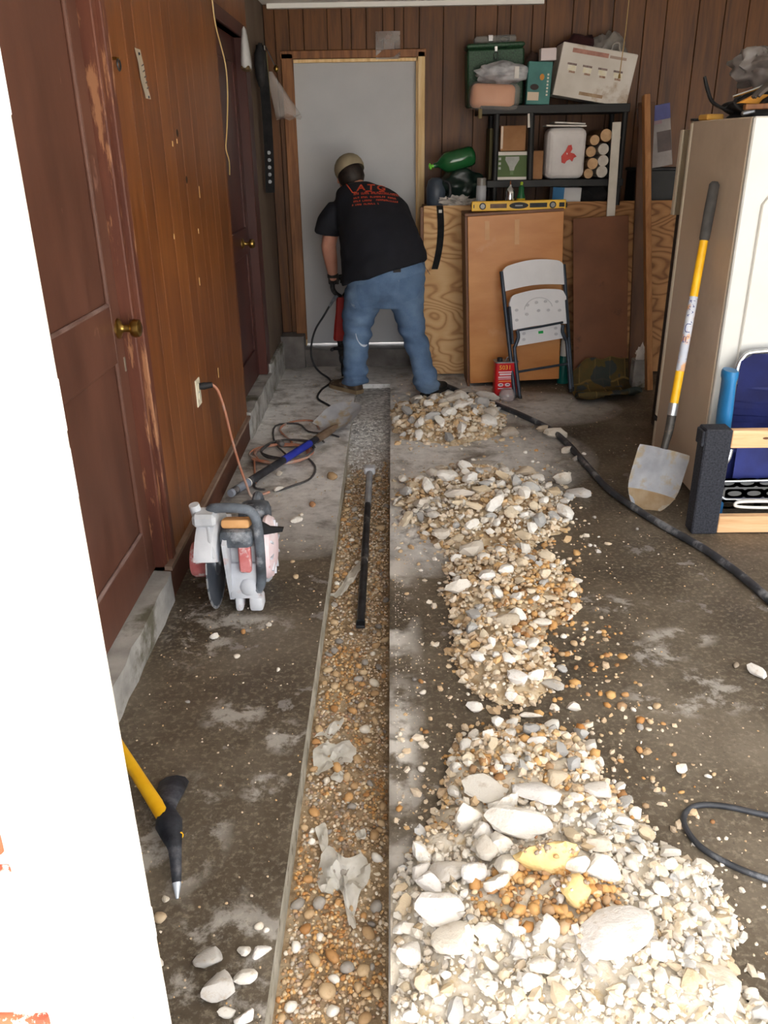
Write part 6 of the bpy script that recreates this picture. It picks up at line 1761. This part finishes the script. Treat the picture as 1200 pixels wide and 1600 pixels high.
for i, (x, z, r_, wh_, lab) in enumerate(ROLLS):
    t = thing('paper_roll', lab, 'paper roll', (x, 6.36, z - r_), (0, 0, random.uniform(-.03, .03)))
    y0 = -.205 if i < 7 else -.16
    part('roll', G().cyl((0, y0, r_), (0, .18, r_), r_, r_, 20), m_roll if not wh_ else m_rollw, t, 50, local=True)
    part('end_face', G().lathe([(r_ * .26, 0), (r_ * .98, 0), (r_ * .98, .003), (r_ * .26, .003)], n=20, mtx=Matrix.Translation((0, y0 + .0005, r_)) @ Matrix.Rotation(PI / 2, 4, 'X')), m_rollw if wh_ else m_rollend, t, None, local=True)
    part('core_hole', G().lathe([(0, 0), (r_ * .26, 0), (r_ * .26, .002), (0, .002)], n=14, mtx=Matrix.Translation((0, y0 + .0005, r_)) @ Matrix.Rotation(PI / 2, 4, 'X')), m_groove, t, None, local=True)

# bench-top things
carton('blue_white_carton', 'small blue and white carton on the bench beneath the middle shelf', 'box', 1.125, 1.325, 6.21, 6.33, 1.2, 1.318, M('white_card_b', (190, 190, 192), (200, 200, 202), 5, rough=.6), (0, .03, 0), False)
deco(bpy.data.objects['blue_white_carton'], .12, 'blue_panel', -.06, .06, .08, .116, M('blue_card', (44, 110, 160), (56, 124, 172), 5, rough=.6))
ds = part('dark_bundle', G().blob((1.44, 6.33, 1.27), (.11, .09, .075), 3, .4), M('black_cloth', (26, 25, 26), (40, 38, 38), 8, rough=.95), None, 60)
tag(ds, 'dark cloth bundle on the bench under the paper rolls', 'cloth')
sp = thing('spray_can', 'pale grey spray can standing at the left on the cabinet top', 'spray can', (.605, 5.99, 1.222))
part('can', G().lathe([(0, 0), (.033, 0), (.034, .004), (.034, .115), (.030, .124), (0, .124)], (.605, 5.99, 1.224), 22), M('pale_grey_can', (150, 152, 158), (170, 172, 178), 6, rough=.4), sp)
part('cap', G().lathe([(0, .124), (.031, .124), (.031, .168), (.028, .172), (0, .172)], (.605, 5.99, 1.224), 20), M('smoky_clear_cap', (112, 108, 104), rough=.25), sp)
oi_ = thing('chrome_oil_bottle', 'shiny metal bottle with a slim neck on the cabinet top', 'bottle', (.80, 5.99, 1.214))
part('bottle', G().lathe([(0, 0), (.030, 0), (.032, .01), (.032, .085), (.024, .108), (.011, .12), (.009, .135), (0, .136)], (.80, 5.99, 1.216), 22), m_chrome, oi_, 60)
part('nozzle', G().cyl((.80, 5.99, 1.351), (.80, 5.99, 1.375), .006, .003, 10), M('copper_nozzle', (150, 92, 60), rough=.3, metal=.8), oi_)
lj = thing('green_squeeze_bottle', 'green squeeze bottle with yellow label and cap on the cabinet top', 'bottle', (.875, 5.99, 1.21))
part('bottle', G().lathe([(0, 0), (.026, 0), (.028, .01), (.028, .06), (.020, .085), (.017, .125), (.008, .135), (0, .135)], (.875, 5.99, 1.212), 20), M('green_bottle', (18, 84, 48), (24, 98, 58), 5, rough=.35), lj, 60)
part('label', G().lathe([(.0285, .004), (.0292, .02), (.0288, .05), (.018, .078), (.017, .078), (.02, .02)], (.875, 5.99, 1.212), 20), M('yellow_label', (206, 178, 36), rough=.5), lj, 60)
part('cap', G().lathe([(0, .135), (.009, .135), (.010, .15), (.006, .156), (0, .156)], (.875, 5.99, 1.212), 14), M('lime_cap', (160, 190, 40), rough=.4), lj, 60)
gbt = thing('green_plastic_bottle', 'big dark green plastic bottle lying tilted with a bright green cap', 'bottle', (.43, 6.33, 1.42))
m_gbtl = M('green_translucent', (22, 76, 40), (34, 96, 52), 5, rough=.12, spec=.6)
ax = Matrix.Translation((.325, 6.28, 1.475)) @ Euler((0, PI / 2 - .22, .12)).to_matrix().to_4x4()
part('bottle', G().lathe([(0, -.03), (.016, -.03), (.018, .0), (.03, .012), (.052, .035), (.068, .06), (.068, .23), (.060, .255), (.03, .268), (0, .27)], n=24, mtx=ax), m_gbtl, gbt, 60)
part('cap', G().lathe([(0, -.065), (.010, -.065), (.022, -.058), (.022, -.05), (.010, -.045), (.012, -.03), (0, -.03)], n=14, mtx=ax), M('bright_green_cap', (110, 200, 60), rough=.4), gbt, 60)
dk = thing('dark_green_bag', 'dark green rubbish bag slumped on the bench under the green bottle', 'bag', (.49, 6.34, 1.2))
part('bag', G().blob((.495, 6.36, 1.315), (.155, .12, .125), 4, .4, 6, seed=3), M('dark_green_film', (16, 30, 26), (28, 46, 40), 7, rough=.35, bump=.5, bscale=20), dk, 60)
jg = thing('blue_grey_jug', 'blue-grey plastic jug at the left end of the bench', 'jug', (.325, 6.29, 1.2))
part('jug', G().lathe([(0, 0), (.058, 0), (.066, .01), (.068, .12), (.055, .17), (.03, .19), (0, .19)], (.315, 6.30, 1.201), 24), M('blue_grey_plastic', (52, 60, 72), (74, 84, 98), 5, rough=.4), jg, 60)
part('handle', G().tube([(.37, 6.24, 1.37), (.405, 6.225, 1.35), (.41, 6.22, 1.28), (.375, 6.235, 1.24)], .012, 8, sm=4), m_rubber, jg)
cr = part('crumpled_film', G().blob((.46, 6.235, 1.232), (.11, .045, .036), 4, .9, 14, seed=6), M('crumpled_clear', (176, 170, 164), (212, 206, 200), 16, rough=.35, alpha=.85, bump=.5, bscale=30), None, 60)
tag(cr, 'crumpled clear plastic on the bench edge left of the level', 'plastic sheet')
bs = thing('black_strap', 'black strap with a white tag hanging down the plywood bench front', 'strap', (.35, 6.165, 1.0))
part('webbing', G().sheet(lambda u, v: Vector((.337 + .020 * math.sin(u * 2.4) + (v - .5) * .046 - .045 * u * u, 6.168 - .004 * math.sin(u * 5), 1.212 - .43 * u)), 16, 2, .004), m_blackweb, bs, 60)
part('tag', G().box((.341, 6.163, 1.176), (.022, .003, .02)), m_paper, bs, None)
bn = thing('black_bin', 'black storage bin on the bench behind the leaning stud', 'bin', (1.86, 6.38, 1.2))
part('bin', G().box((1.86, 6.39, 1.315), (.30, .26, .22), .012), m_black, bn, 40)
part('rim', G().box((1.86, 6.39, 1.425), (.32, .28, .02), .006), m_rubber, bn, 40)
carton('blue_topped_package', 'grey and blue printed package leaning upright on the black bin', 'package', 1.745, 1.955, 6.25, 6.31, 1.437, 1.83, M('grey_print_card', (122, 116, 116), (160, 152, 150), 5, rough=.6), (0, -.17, 0), False)
bp_ = bpy.data.objects['blue_topped_package']
deco(bp_, .06, 'blue_band', 0, .345, .209, .095, M('navy_print', (36, 36, 96), (70, 76, 140), 6, rough=.5))
deco(bp_, .06, 'red_rule', -.03, .285, .15, .022, M('red_fade_print', (140, 90, 104), (130, 112, 120), 8, rough=.6))
deco(bp_, .06, 'dark_window', .055, .16, .095, .13, M('dark_window_print', (58, 46, 44), (84, 66, 64), 9, rough=.5))
deco(bp_, .06, 'white_mark', -.05, .365, .06, .010, m_paper)

# ------------------------------------------------------------------ refrigerator on the right
m_frside = M('beige_enamel', (194, 175, 154), (202, 184, 164), 2, rough=.45, dirt=(184, 165, 145), dscale=2, dth=(.5, .7))
m_frwhite = M('white_enamel', (196, 196, 192), (203, 203, 200), 3, rough=.35)
m_frstrip = M('cream_edge', (206, 196, 176), (216, 206, 188), 4, rough=.4)
fr = thing('refrigerator', 'tall refrigerator, beige side and white embossed front, behind the yellow shovel', 'refrigerator', (1.83, 4.06, 0))
FX0, FX1, FY0, FY1, FZ = 1.452, 2.22, 3.67, 4.40, 1.688
lbox('cabinet', FX0, FX1, FY0 + .03, FY1, .025, FZ, m_frside, fr, .006)
lbox('front_panel', FX0 + .001, FX1, FY0, FY0 + .0295, .03, FZ, m_frwhite, fr, .006, None, 'white front panel')
lbox('rear_door', FX0 - .001, FX1, FY1 + .006, FY1 + .045, .21, FZ, m_frstrip, fr, .008, None, 'cream door edge')
lbox('kick_panel', FX0 + .001, FX1, FY1 + .004, FY1 + .042, .03, .185, m_frstrip, fr, .006)
lbox('hinge', FX0 - .004, FX0 + .05, FY1 + .002, FY1 + .048, .188, .207, m_rubber, fr, .002)
lbox('hinge', FX0 - .002, FX0 + .05, FY1 + .0, FY1 + .046, FZ + .001, FZ + .012, m_rubber, fr, .002)
x0, x1, z0, z1 = FX0 + .085, FX1 - .085, .22, 1.455
mould = [(x0, z0 + .08), (x0 + .05, z0), (x1 - .05, z0), (x1, z0 + .08), (x1, z1 - .10), (x1 - .07, z1), (x0 + .07, z1), (x0, z1 - .10)]
P = smooth_path([Vector((x, FY0 - .002, z)) for x, z in mould + mould[:1]], 1)
part('moulding', G().tube(P, .011, 8, ell=(1, .5)), M('moulding_enamel', (206, 204, 198), rough=.4), fr, 60, 'embossed moulding with clipped corners')
for x, y in ((FX0 + .06, FY0 + .06), (FX0 + .06, FY1 - .06), (FX1 - .06, FY0 + .06), (FX1 - .06, FY1 - .06)):
    part('foot', G().cyl((x, y, 0), (x, y, .03), .02, .022, 10), m_rubber, fr)

bpn = thing('dark_filler_box', 'beige board on an added dark box that darkens the gap behind the refrigerator', 'crate', (1.85, 4.72, 0))
lbox('filler_body', 1.60, 2.2, 4.60, 4.95, .0, 1.24, M('dark_filler', (44, 34, 28), (60, 46, 38), 4, rough=.8), bpn)  # added dark box: props the board and darkens the gap
lbox('board', 1.512, 2.2, 4.70, 4.735, 1.241, 1.655, M('tan_panel', (126, 112, 90), (138, 122, 100), 3, rough=.6), bpn)
lbox('edge_strip', 1.500, 1.511, 4.698, 4.737, 1.241, 1.655, m_frstrip, bpn)

# clutter on the refrigerator
yf = part('yellow_foam_block', G().span(1.462, 1.54, 4.25, 4.37, FZ + .001, FZ + .026, .005), M('yellow_foam', (206, 156, 70), (218, 170, 86), 9, rough=.9), None, None)
tag(yf, 'little yellow foam block on the near left corner of the refrigerator top', 'foam')
bcg = thing('black_bag', 'black bag with a curled strap sprawled on the refrigerator top', 'bag', (1.68, 4.2, FZ))
part('bag', G().blob((1.74, 4.22, FZ + .05), (.20, .13, .065), 4, .5, 7, seed=9), M('black_nylon', (22, 22, 24), (40, 40, 42), 9, rough=.7), bcg, 60)
part('strap', G().tube([(1.56, 4.20, FZ + .03), (1.48, 4.24, FZ + .07), (1.45, 4.26, FZ + .13), (1.43, 4.26, FZ + .18)], [.012, .016, .018, .014], 8, sm=4, ell=(1, .5)), m_blackweb, bcg, 60)
part('hook', G().tube([(1.60, 4.12, FZ + .02), (1.55, 4.10, FZ + .04), (1.53, 4.12, FZ + .07), (1.56, 4.14, FZ + .09)], .008, 8, sm=4), m_rubber, bcg, 60)
part('silver_edge', G().tube([(1.52, 4.12, FZ + .09), (1.60, 4.11, FZ + .115), (1.68, 4.10, FZ + .145)], .006, 6), m_chrome, bcg)
part('clip', G().box((1.57, 4.05, FZ + .025), (.06, .02, .02), .006, (0, -.2, 0)), m_steel, bcg, 40)
yw = part('yellow_strap_bundle', G().prism([(-.07, -.012), (.0, .022), (.08, .018), (.11, -.004), (.02, -.016)], -.02, .02, Matrix.Translation((1.60, 4.08, FZ + .075)) @ Matrix.Rotation(PI / 2, 4, 'X')), M('amber_strap', (216, 146, 48), (228, 164, 66), 12, rough=.7), None, 30)
tag(yw, 'flat amber yellow strap bundle lying on the black bag', 'strap')
m_gg, m_gp = M('grey_glove_palm', (72, 66, 62), (92, 84, 80), 9, rough=.8), M('pink_glove_cuff', (176, 128, 112), (196, 150, 134), 8, rough=.85)
for i, (x, z, lab) in enumerate(((1.63, .125, 'upper grey work glove with a pinkish cuff on the black bag'), (1.66, .085, 'lower dark work glove with a pinkish cuff on the black bag'))):
    t = thing('work_glove', lab, 'glove', (x, 4.02, FZ + z))
    R_ = Matrix.Translation((x, 4.02, FZ + z)) @ Euler((0, -.42, .1)).to_matrix().to_4x4()
    g = G()
    g.blob((.05, 0, 0), (.055, .035, .024), 3)
    for k in range(4): g.tube([Vector((.02, -.026 + .017 * k, 0)), Vector((-.035 - .006 * (k in (1, 2)), -.028 + .018 * k, -.004)), Vector((-.065 - .008 * (k in (1, 2)), -.028 + .018 * k, -.016))], [.010, .0095, .007], 8)
    g.tube([Vector((.055, .03, 0)), Vector((.02, .05, .0)), Vector((-.01, .052, -.004))], [.011, .010, .008], 8)
    bmesh.ops.transform(g.b, matrix=R_, verts=g.b.verts)
    part('palm', g, m_gg if i == 0 else m_blackweb, t, 60)
    part('cuff', G().tube([R_ @ Vector((.085, 0, 0)), R_ @ Vector((.13, 0, .003)), R_ @ Vector((.21, 0, .008))], [.032, .036, .041], 14, ell=(1, .7)), m_gp, t, 60, 'pinkish cloth cuff')
bd = part('brown_batten', G().box((1.80, 4.0, FZ + .052), (.55, .03, .022), .003, (0, -.03, .05)), m_brownwood, None, None)
tag(bd, 'brown wooden batten lying across the refrigerator top', 'lumber')
gb2 = part('smoky_plastic_bag', G().blob((1.70, 4.30, FZ + .22), (.13, .10, .085), 4, .6, 8, seed=11), M('smoky_film', (96, 90, 88), (140, 134, 132), 8, rough=.3, alpha=.7, bump=.5, bscale=22), None, 60)
tag(gb2, 'smoky grey plastic bag at the back of the refrigerator top', 'plastic bag')
db = part('dark_bundle', G().blob((1.98, 4.28, FZ + .105), (.17, .08, .10), 3, .4, 6, seed=12), M('brown_black_cloth', (30, 24, 22), (44, 36, 32), 7, rough=.95), None, 60)
tag(db, 'dark bundle at the rear of the refrigerator top under the smoky bag', 'bundle')

# ------------------------------------------------------------------ yellow shovel leaning on the refrigerator
ys = thing('yellow_shovel', 'round-point shovel with yellow handle leaning upright on the refrigerator', 'shovel', (1.22, 3.65, 0))
S0, S1 = Vector((1.283, 3.70, .335)), Vector((1.426, 3.94, 1.435))
def sp_(t): return S0 + (S1 - S0) * t
part('handle', G().tube([sp_(.13), sp_(.79)], [.0195, .0185], 14), m_yellow, ys, 60, 'yellow fibreglass handle')
part('grip', G().tube([sp_(.78), sp_(.79), sp_(.9), sp_(.99), sp_(1.0)], [.0195, .0225, .024, .022, .014], 14), M('grey_foam_grip', (56, 54, 54), (88, 86, 84), 7, rough=.8), ys, 60, 'dark grey grip')
lab_ = part('label', G().tube([sp_(.27), sp_(.565)], [.0199, .0196], 14), M('worn_paper_label', (176, 182, 196), (196, 200, 210), 9, rough=.6, dirt=(206, 160, 120), dscale=16, dth=(.5, .58)), ys, 60, 'worn silver label with blue letters')
m_blueink = M('blue_ink', (40, 52, 120), rough=.6)
ax = (S1 - S0).normalized(); vw = Vector((-.35, -1, .35)); vw = (vw - ax * vw.dot(ax)).normalized(); sd = ax.cross(vw).normalized()
def lab_pt(t, s, k=.0205): return sp_(t) + (vw * math.cos(s / k) + sd * math.sin(s / k)) * k
def stroke(g, pts, w_=.0028):
    for a, c in zip(pts, pts[1:]): g.tube([lab_pt(*a), lab_pt(*c)], w_ * .6, 5)
# letters running up the handle: E C / A N
def letter(name, segs):
    g = G(); stroke(g, segs); part(name, g, m_blueink, lab_, None)
def at(t0, h): return lambda u, v: (t0 + h * u, -.011 + .022 * v)
q = at(.385, .022); letter('letter', [q(1, 1), q(1, 0), q(0, 0), q(0, 1)]); letter('letter', [q(.5, 0), q(.5, .0)] if False else [q(0, .5), q(1, .5)])
q = at(.425, .032); letter('letter', [q(1, 1), q(1, .25), q(.75, 0), q(.25, 0), q(0, .25), q(0, 1)])
q = at(.462, .03); letter('letter', [q(0, 1.1), q(1, -.1)])
q = at(.490, .026); letter('letter', [q(0, 0), q(.5, 1), q(1, 0)])
q = at(.524, .024); letter('letter', [q(0, 0), q(0, 1), q(1, 0), q(1, 1)])
for t in (.556, .32): letter('label_rule', [(t, -.020), (t, .020)])
part('collar', G().tube([sp_(.09), sp_(.14)], [.0225, .0225], 14), M('aluminium_collar', (186, 188, 190), rough=.35, metal=.8), ys, 40)
part('socket', G().tube([sp_(.105), sp_(.03), S0 + Vector((-.012, -.012, -.03)), S0 + Vector((-.022, -.024, -.075)), S0 + Vector((-.034, -.036, -.125))], [.0215, .0205, .017, .016, .010], 12, sm=3), M('dark_socket_steel', (58, 56, 54), (96, 92, 88), 9, rough=.5, metal=.5, dirt=(150, 134, 112), dscale=14, dth=(.54, .64)), ys, 60)
g = shovel_blade(G(), .315, .235, .040, 14, 15)
c0 = S0 + Vector((-.022, -.030, -.045)); tipv = Vector((1.200, 3.635, .006)) - c0
yy = tipv.normalized(); nz = Vector((-.18, -.94, .32)); nz = (nz - yy * nz.dot(yy)).normalized(); xx_ = yy.cross(nz)
mt = Matrix((xx_, yy, nz)).transposed().to_4x4(); mt.translation = c0
bmesh.ops.transform(g.b, matrix=mt, verts=g.b.verts)
part('blade', g, m_blade_dirty, ys, 60, 'dished grey blade with dried mud at the point')
g = G().sheet(lambda u, v: mt @ Vector(((v * 2 - 1) * .112 * (1 if u < .01 else math.sqrt(max(.02, 1 - ((.22 + .33 * u) / .55 - .05) ** 2.2))), .315 * (.67 + .325 * u), .0040 + .040 * ((v * 2 - 1) * (1 - .75 * u)) ** 2 + .018 * (.27 + .33 * u) ** 2 * 2)), 8, 8, .0015)
part('dried_mud', g, M('dried_tan_mud', (190, 162, 126), (204, 182, 150), 20, rough=.95), ys, 60, 'dried tan mud on the blade point')

# ------------------------------------------------------------------ folded lawn chair, blue lid piece, black-carpeted frame
lc_ = thing('folded_lawn_chair', 'folded blue lawn chair with aluminium tubes at the right edge', 'chair', (1.75, 3.6, 0))
m_alu = M('aluminium_tube', (190, 196, 204), (206, 212, 218), 6, rough=.25, metal=.85)
m_bluefab = M('navy_blue_fabric', (24, 32, 92), (36, 48, 122), 5, rough=.6, bump=.3, bscale=22)
Ytop, Ybot = 3.615, 3.555
def ly(z): return Ybot + (Ytop - Ybot) * z / .75
part('back_frame', G().tube([(1.515, ly(.17), .17), (1.512, ly(.45), .45), (1.515, ly(.66), .66), (1.535, ly(.72), .725), (1.58, ly(.745), .752), (1.78, ly(.75), .757), (1.98, ly(.745), .752), (2.02, ly(.70), .70), (2.03, ly(.17), .17)], .0115, 10, sm=4), m_alu, lc_, 60)
part('back_fabric', G().sheet(lambda u, v: Vector((1.525 + .49 * v, ly(.6) - .004 + .012 * math.sin(v * PI), .745 - .15 * u + (.0 if 0 < v < 1 else -.03))), 4, 10, .004), m_bluefab, lc_, 60, 'blue head panel')
part('back_sling', G().box((1.77, 3.640, .37), (.485, .004, .46)), m_bluefab, lc_, None)
rs = random.Random(3)
for k in range(9):
    z = .585 - k * .033
    part('slack_strap', G().sheet(lambda u, v, z=z, q=rs.uniform(-.02, .02): Vector((1.522 + .49 * u, ly(z) + .006 + .016 * math.sin(u * PI), z + q * math.sin(u * PI * 2) + (v - .5) * .030 - .02 * math.sin(u * PI))), 12, 1, .002), m_bluefab, lc_, 60)
part('seat_fabric', G().box((1.785, 3.588, .28), (.44, .005, .26), 0, (-.05, 0, 0)), m_bluefab, lc_, None)
part('leg', G().tube([(1.518, 3.54, .33), (1.512, 3.535, .29), (1.495, 3.53, .25), (1.490, 3.525, .17)], .012, 10, sm=4), m_alu, lc_, 60)
part('leg', G().tube([(1.505, 3.555, .20), (1.515, 3.56, .17), (1.52, 3.56, .125)], .010, 8, sm=3), m_alu, lc_, 60)
part('base_tube', G().tube([(1.47, 3.54, .20), (1.475, 3.535, .14), (1.51, 3.53, .095), (1.58, 3.525, .085), (2.0, 3.52, .088)], .012, 10, sm=4), m_alu, lc_, 60)
for s, (a, c) in enumerate((((1.49, .17), (2.0, .18)),)):
    part('stretcher', G().tube([(a[0], 3.545, a[1]), (c[0] if isinstance(c, tuple) else c, 3.54, .18)], .008, 8), m_alu, lc_, 60)
blp = thing('blue_cooler_handle', 'light blue moulded plastic cooler piece beside the folded lawn chair', 'cooler lid', (1.475, 3.50, .08))
part('moulding', G().ring_strip([[Vector((1.468 + dx + math.cos(a) * w_, 3.55 + math.sin(a) * .05, z)) for a in np.linspace(0, 2 * PI, 16, endpoint=False)] for z, w_, dx in ((.09, .022, .004), (.20, .026, .006), (.40, .030, .004), (.52, .031, .0), (.60, .028, -.002), (.645, .027, -.004), (.66, .033, -.004), (.68, .034, -.004), (.69, .028, -.004))]), M('sky_blue_plastic', (36, 112, 168), (50, 130, 186), 3, rough=.35), blp, 60)
part('foot', G().box((1.474, 3.55, .045), (.07, .12, .09), .01), M('blue_plastic_foot', (30, 96, 150), rough=.4), blp, 40)
cf = thing('carpeted_frame', 'wooden frame with a black carpeted end post standing by the refrigerator', 'frame', (1.6, 3.34, 0))
m_carpet = M('black_carpet', (36, 37, 43), (58, 60, 68), 120, rough=1.0, bump=.6, bscale=260, dirt=(96, 96, 100), dscale=60, dth=(.68, .72))
m_pine = wood('new_pine', (196, 146, 100), (222, 178, 132), (234, 196, 154), .55, 'X', 1.0, .05, .3)
lbox('end_post', 1.318, 1.432, 3.34, 3.43, .0, .486, m_carpet, cf, .006, None, 'black carpet-covered post')
lbox('carpet_fold', 1.306, 1.318, 3.345, 3.42, .41, .478, m_carpet, cf, .004)
lbox('rail', 1.433, 2.15, 3.345, 3.385, .402, .480, m_pine, cf)
lbox('rail', 1.433, 2.15, 3.345, 3.385, .004, .082, m_pine, cf)
lbox('end_post', 2.15, 2.26, 3.34, 3.43, .0, .486, m_carpet, cf, .006)
part('knot', G().lathe([(0, 0), (.009, 0), (.009, .001), (0, .001)], n=10, mtx=Matrix.Translation((1.575, 3.3445, .446)) @ Matrix.Rotation(PI / 2, 4, 'X') @ Matrix.Diagonal((1.6, .6, 1, 1))), M('brown_knot', (96, 60, 36), rough=.6), cf)
tr = thing('vented_tray', 'dark plastic tray with round vent holes behind the wooden frame', 'tray', (1.8, 3.48, 0))
m_tray = M('dark_tray', (58, 54, 52), (72, 68, 66), 6, rough=.6)
lbox('tray_base', 1.48, 2.12, 3.42, 3.50, .0, .02, m_black, tr)
# vented sheet: rings of plastic round open holes
b = bmesh.new()
for i in range(7):
    for j in range(3):
        cx, cz = 1.53 + i * .088 + .03 * (j % 2), .075 + j * .045
        n = 12; o1 = []; i1 = []
        for k in range(n):
            a = 2 * PI * k / n
            ex = max(-1, min(1, 1.45 * math.cos(a))) * .044; ez = max(-1, min(1, 1.45 * math.sin(a))) * .0225
            o1.append(b.verts.new((cx + ex, 3.50 + .02 * j, cz + ez)))
            i1.append(b.verts.new((cx + math.cos(a) * .032, 3.50 + .02 * j, cz + math.sin(a) * .0125)))
        for k in range(n): b.faces.new((o1[k], o1[(k + 1) % n], i1[(k + 1) % n], i1[k]))
bmesh.ops.solidify(b, geom=b.faces[:], thickness=.003)
part('vented_side', b, m_tray, tr, 40)
wl_ = part('white_cord_loop', G().tube([(1.75, 3.41, .095), (1.60, 3.405, .10), (1.53, 3.40, .108), (1.515, 3.398, .118), (1.53, 3.398, .130), (1.60, 3.40, .132), (1.75, 3.405, .128)], .007, 8, sm=4), m_whiteplastic, None, 60)
tag(wl_, 'white cord loop lying in the gap of the wooden frame', 'cord')

# ------------------------------------------------------------------ hose and cable on the floor
m_hose = M('black_hose', (40, 42, 46), (66, 68, 74), 9, rough=.45, dirt=(124, 126, 130), dscale=9, dth=(.55, .66))
hp_ = [(.22, 6.02, .018), (.30, 5.92, .018), (.40, 5.78, .018), (.53, 5.55, .018), (.66, 5.36, .018), (.82, 5.08, .018), (.945, 4.80, .018), (1.0, 4.52, .018), (1.025, 4.26, .018), (1.065, 3.86, .018), (1.150, 3.555, .018), (1.235, 3.34, .018), (1.315, 3.15, .018), (1.375, 2.92, .018), (1.415, 2.68, .018), (1.45, 2.40, .018), (1.50, 2.0, .018), (1.65, 1.5, .018), (1.9, .9, .018)]
hs = part('black_hose', G().tube(hp_, .0175, 10, sm=6), m_hose, None, 60)
tag(hs, 'thick black hose snaking across the floor to the right of the heaps', 'hose')
lp_ = [(2.6, 1.2, .009), (2.1, 1.45, .009), (1.6, 1.60, .009), (1.25, 1.62, .009), (1.08, 1.62, .009), (.96, 1.642, .009), (.86, 1.675, .009), (.79, 1.68, .009), (.745, 1.652, .009), (.730, 1.605, .009), (.742, 1.548, .009), (.775, 1.505, .009), (.83, 1.462, .009), (.90, 1.430, .009), (1.02, 1.40, .009), (1.2, 1.40, .009), (1.6, 1.3, .009), (2.1, 1.05, .009), (2.6, .8, .009)]
cl_ = part('black_cable_loop', G().tube(lp_, .0078, 8, sm=6), m_hose, None, 60)
tag(cl_, 'thin black cable looped on the brown floor beside the nearest heap', 'cable')
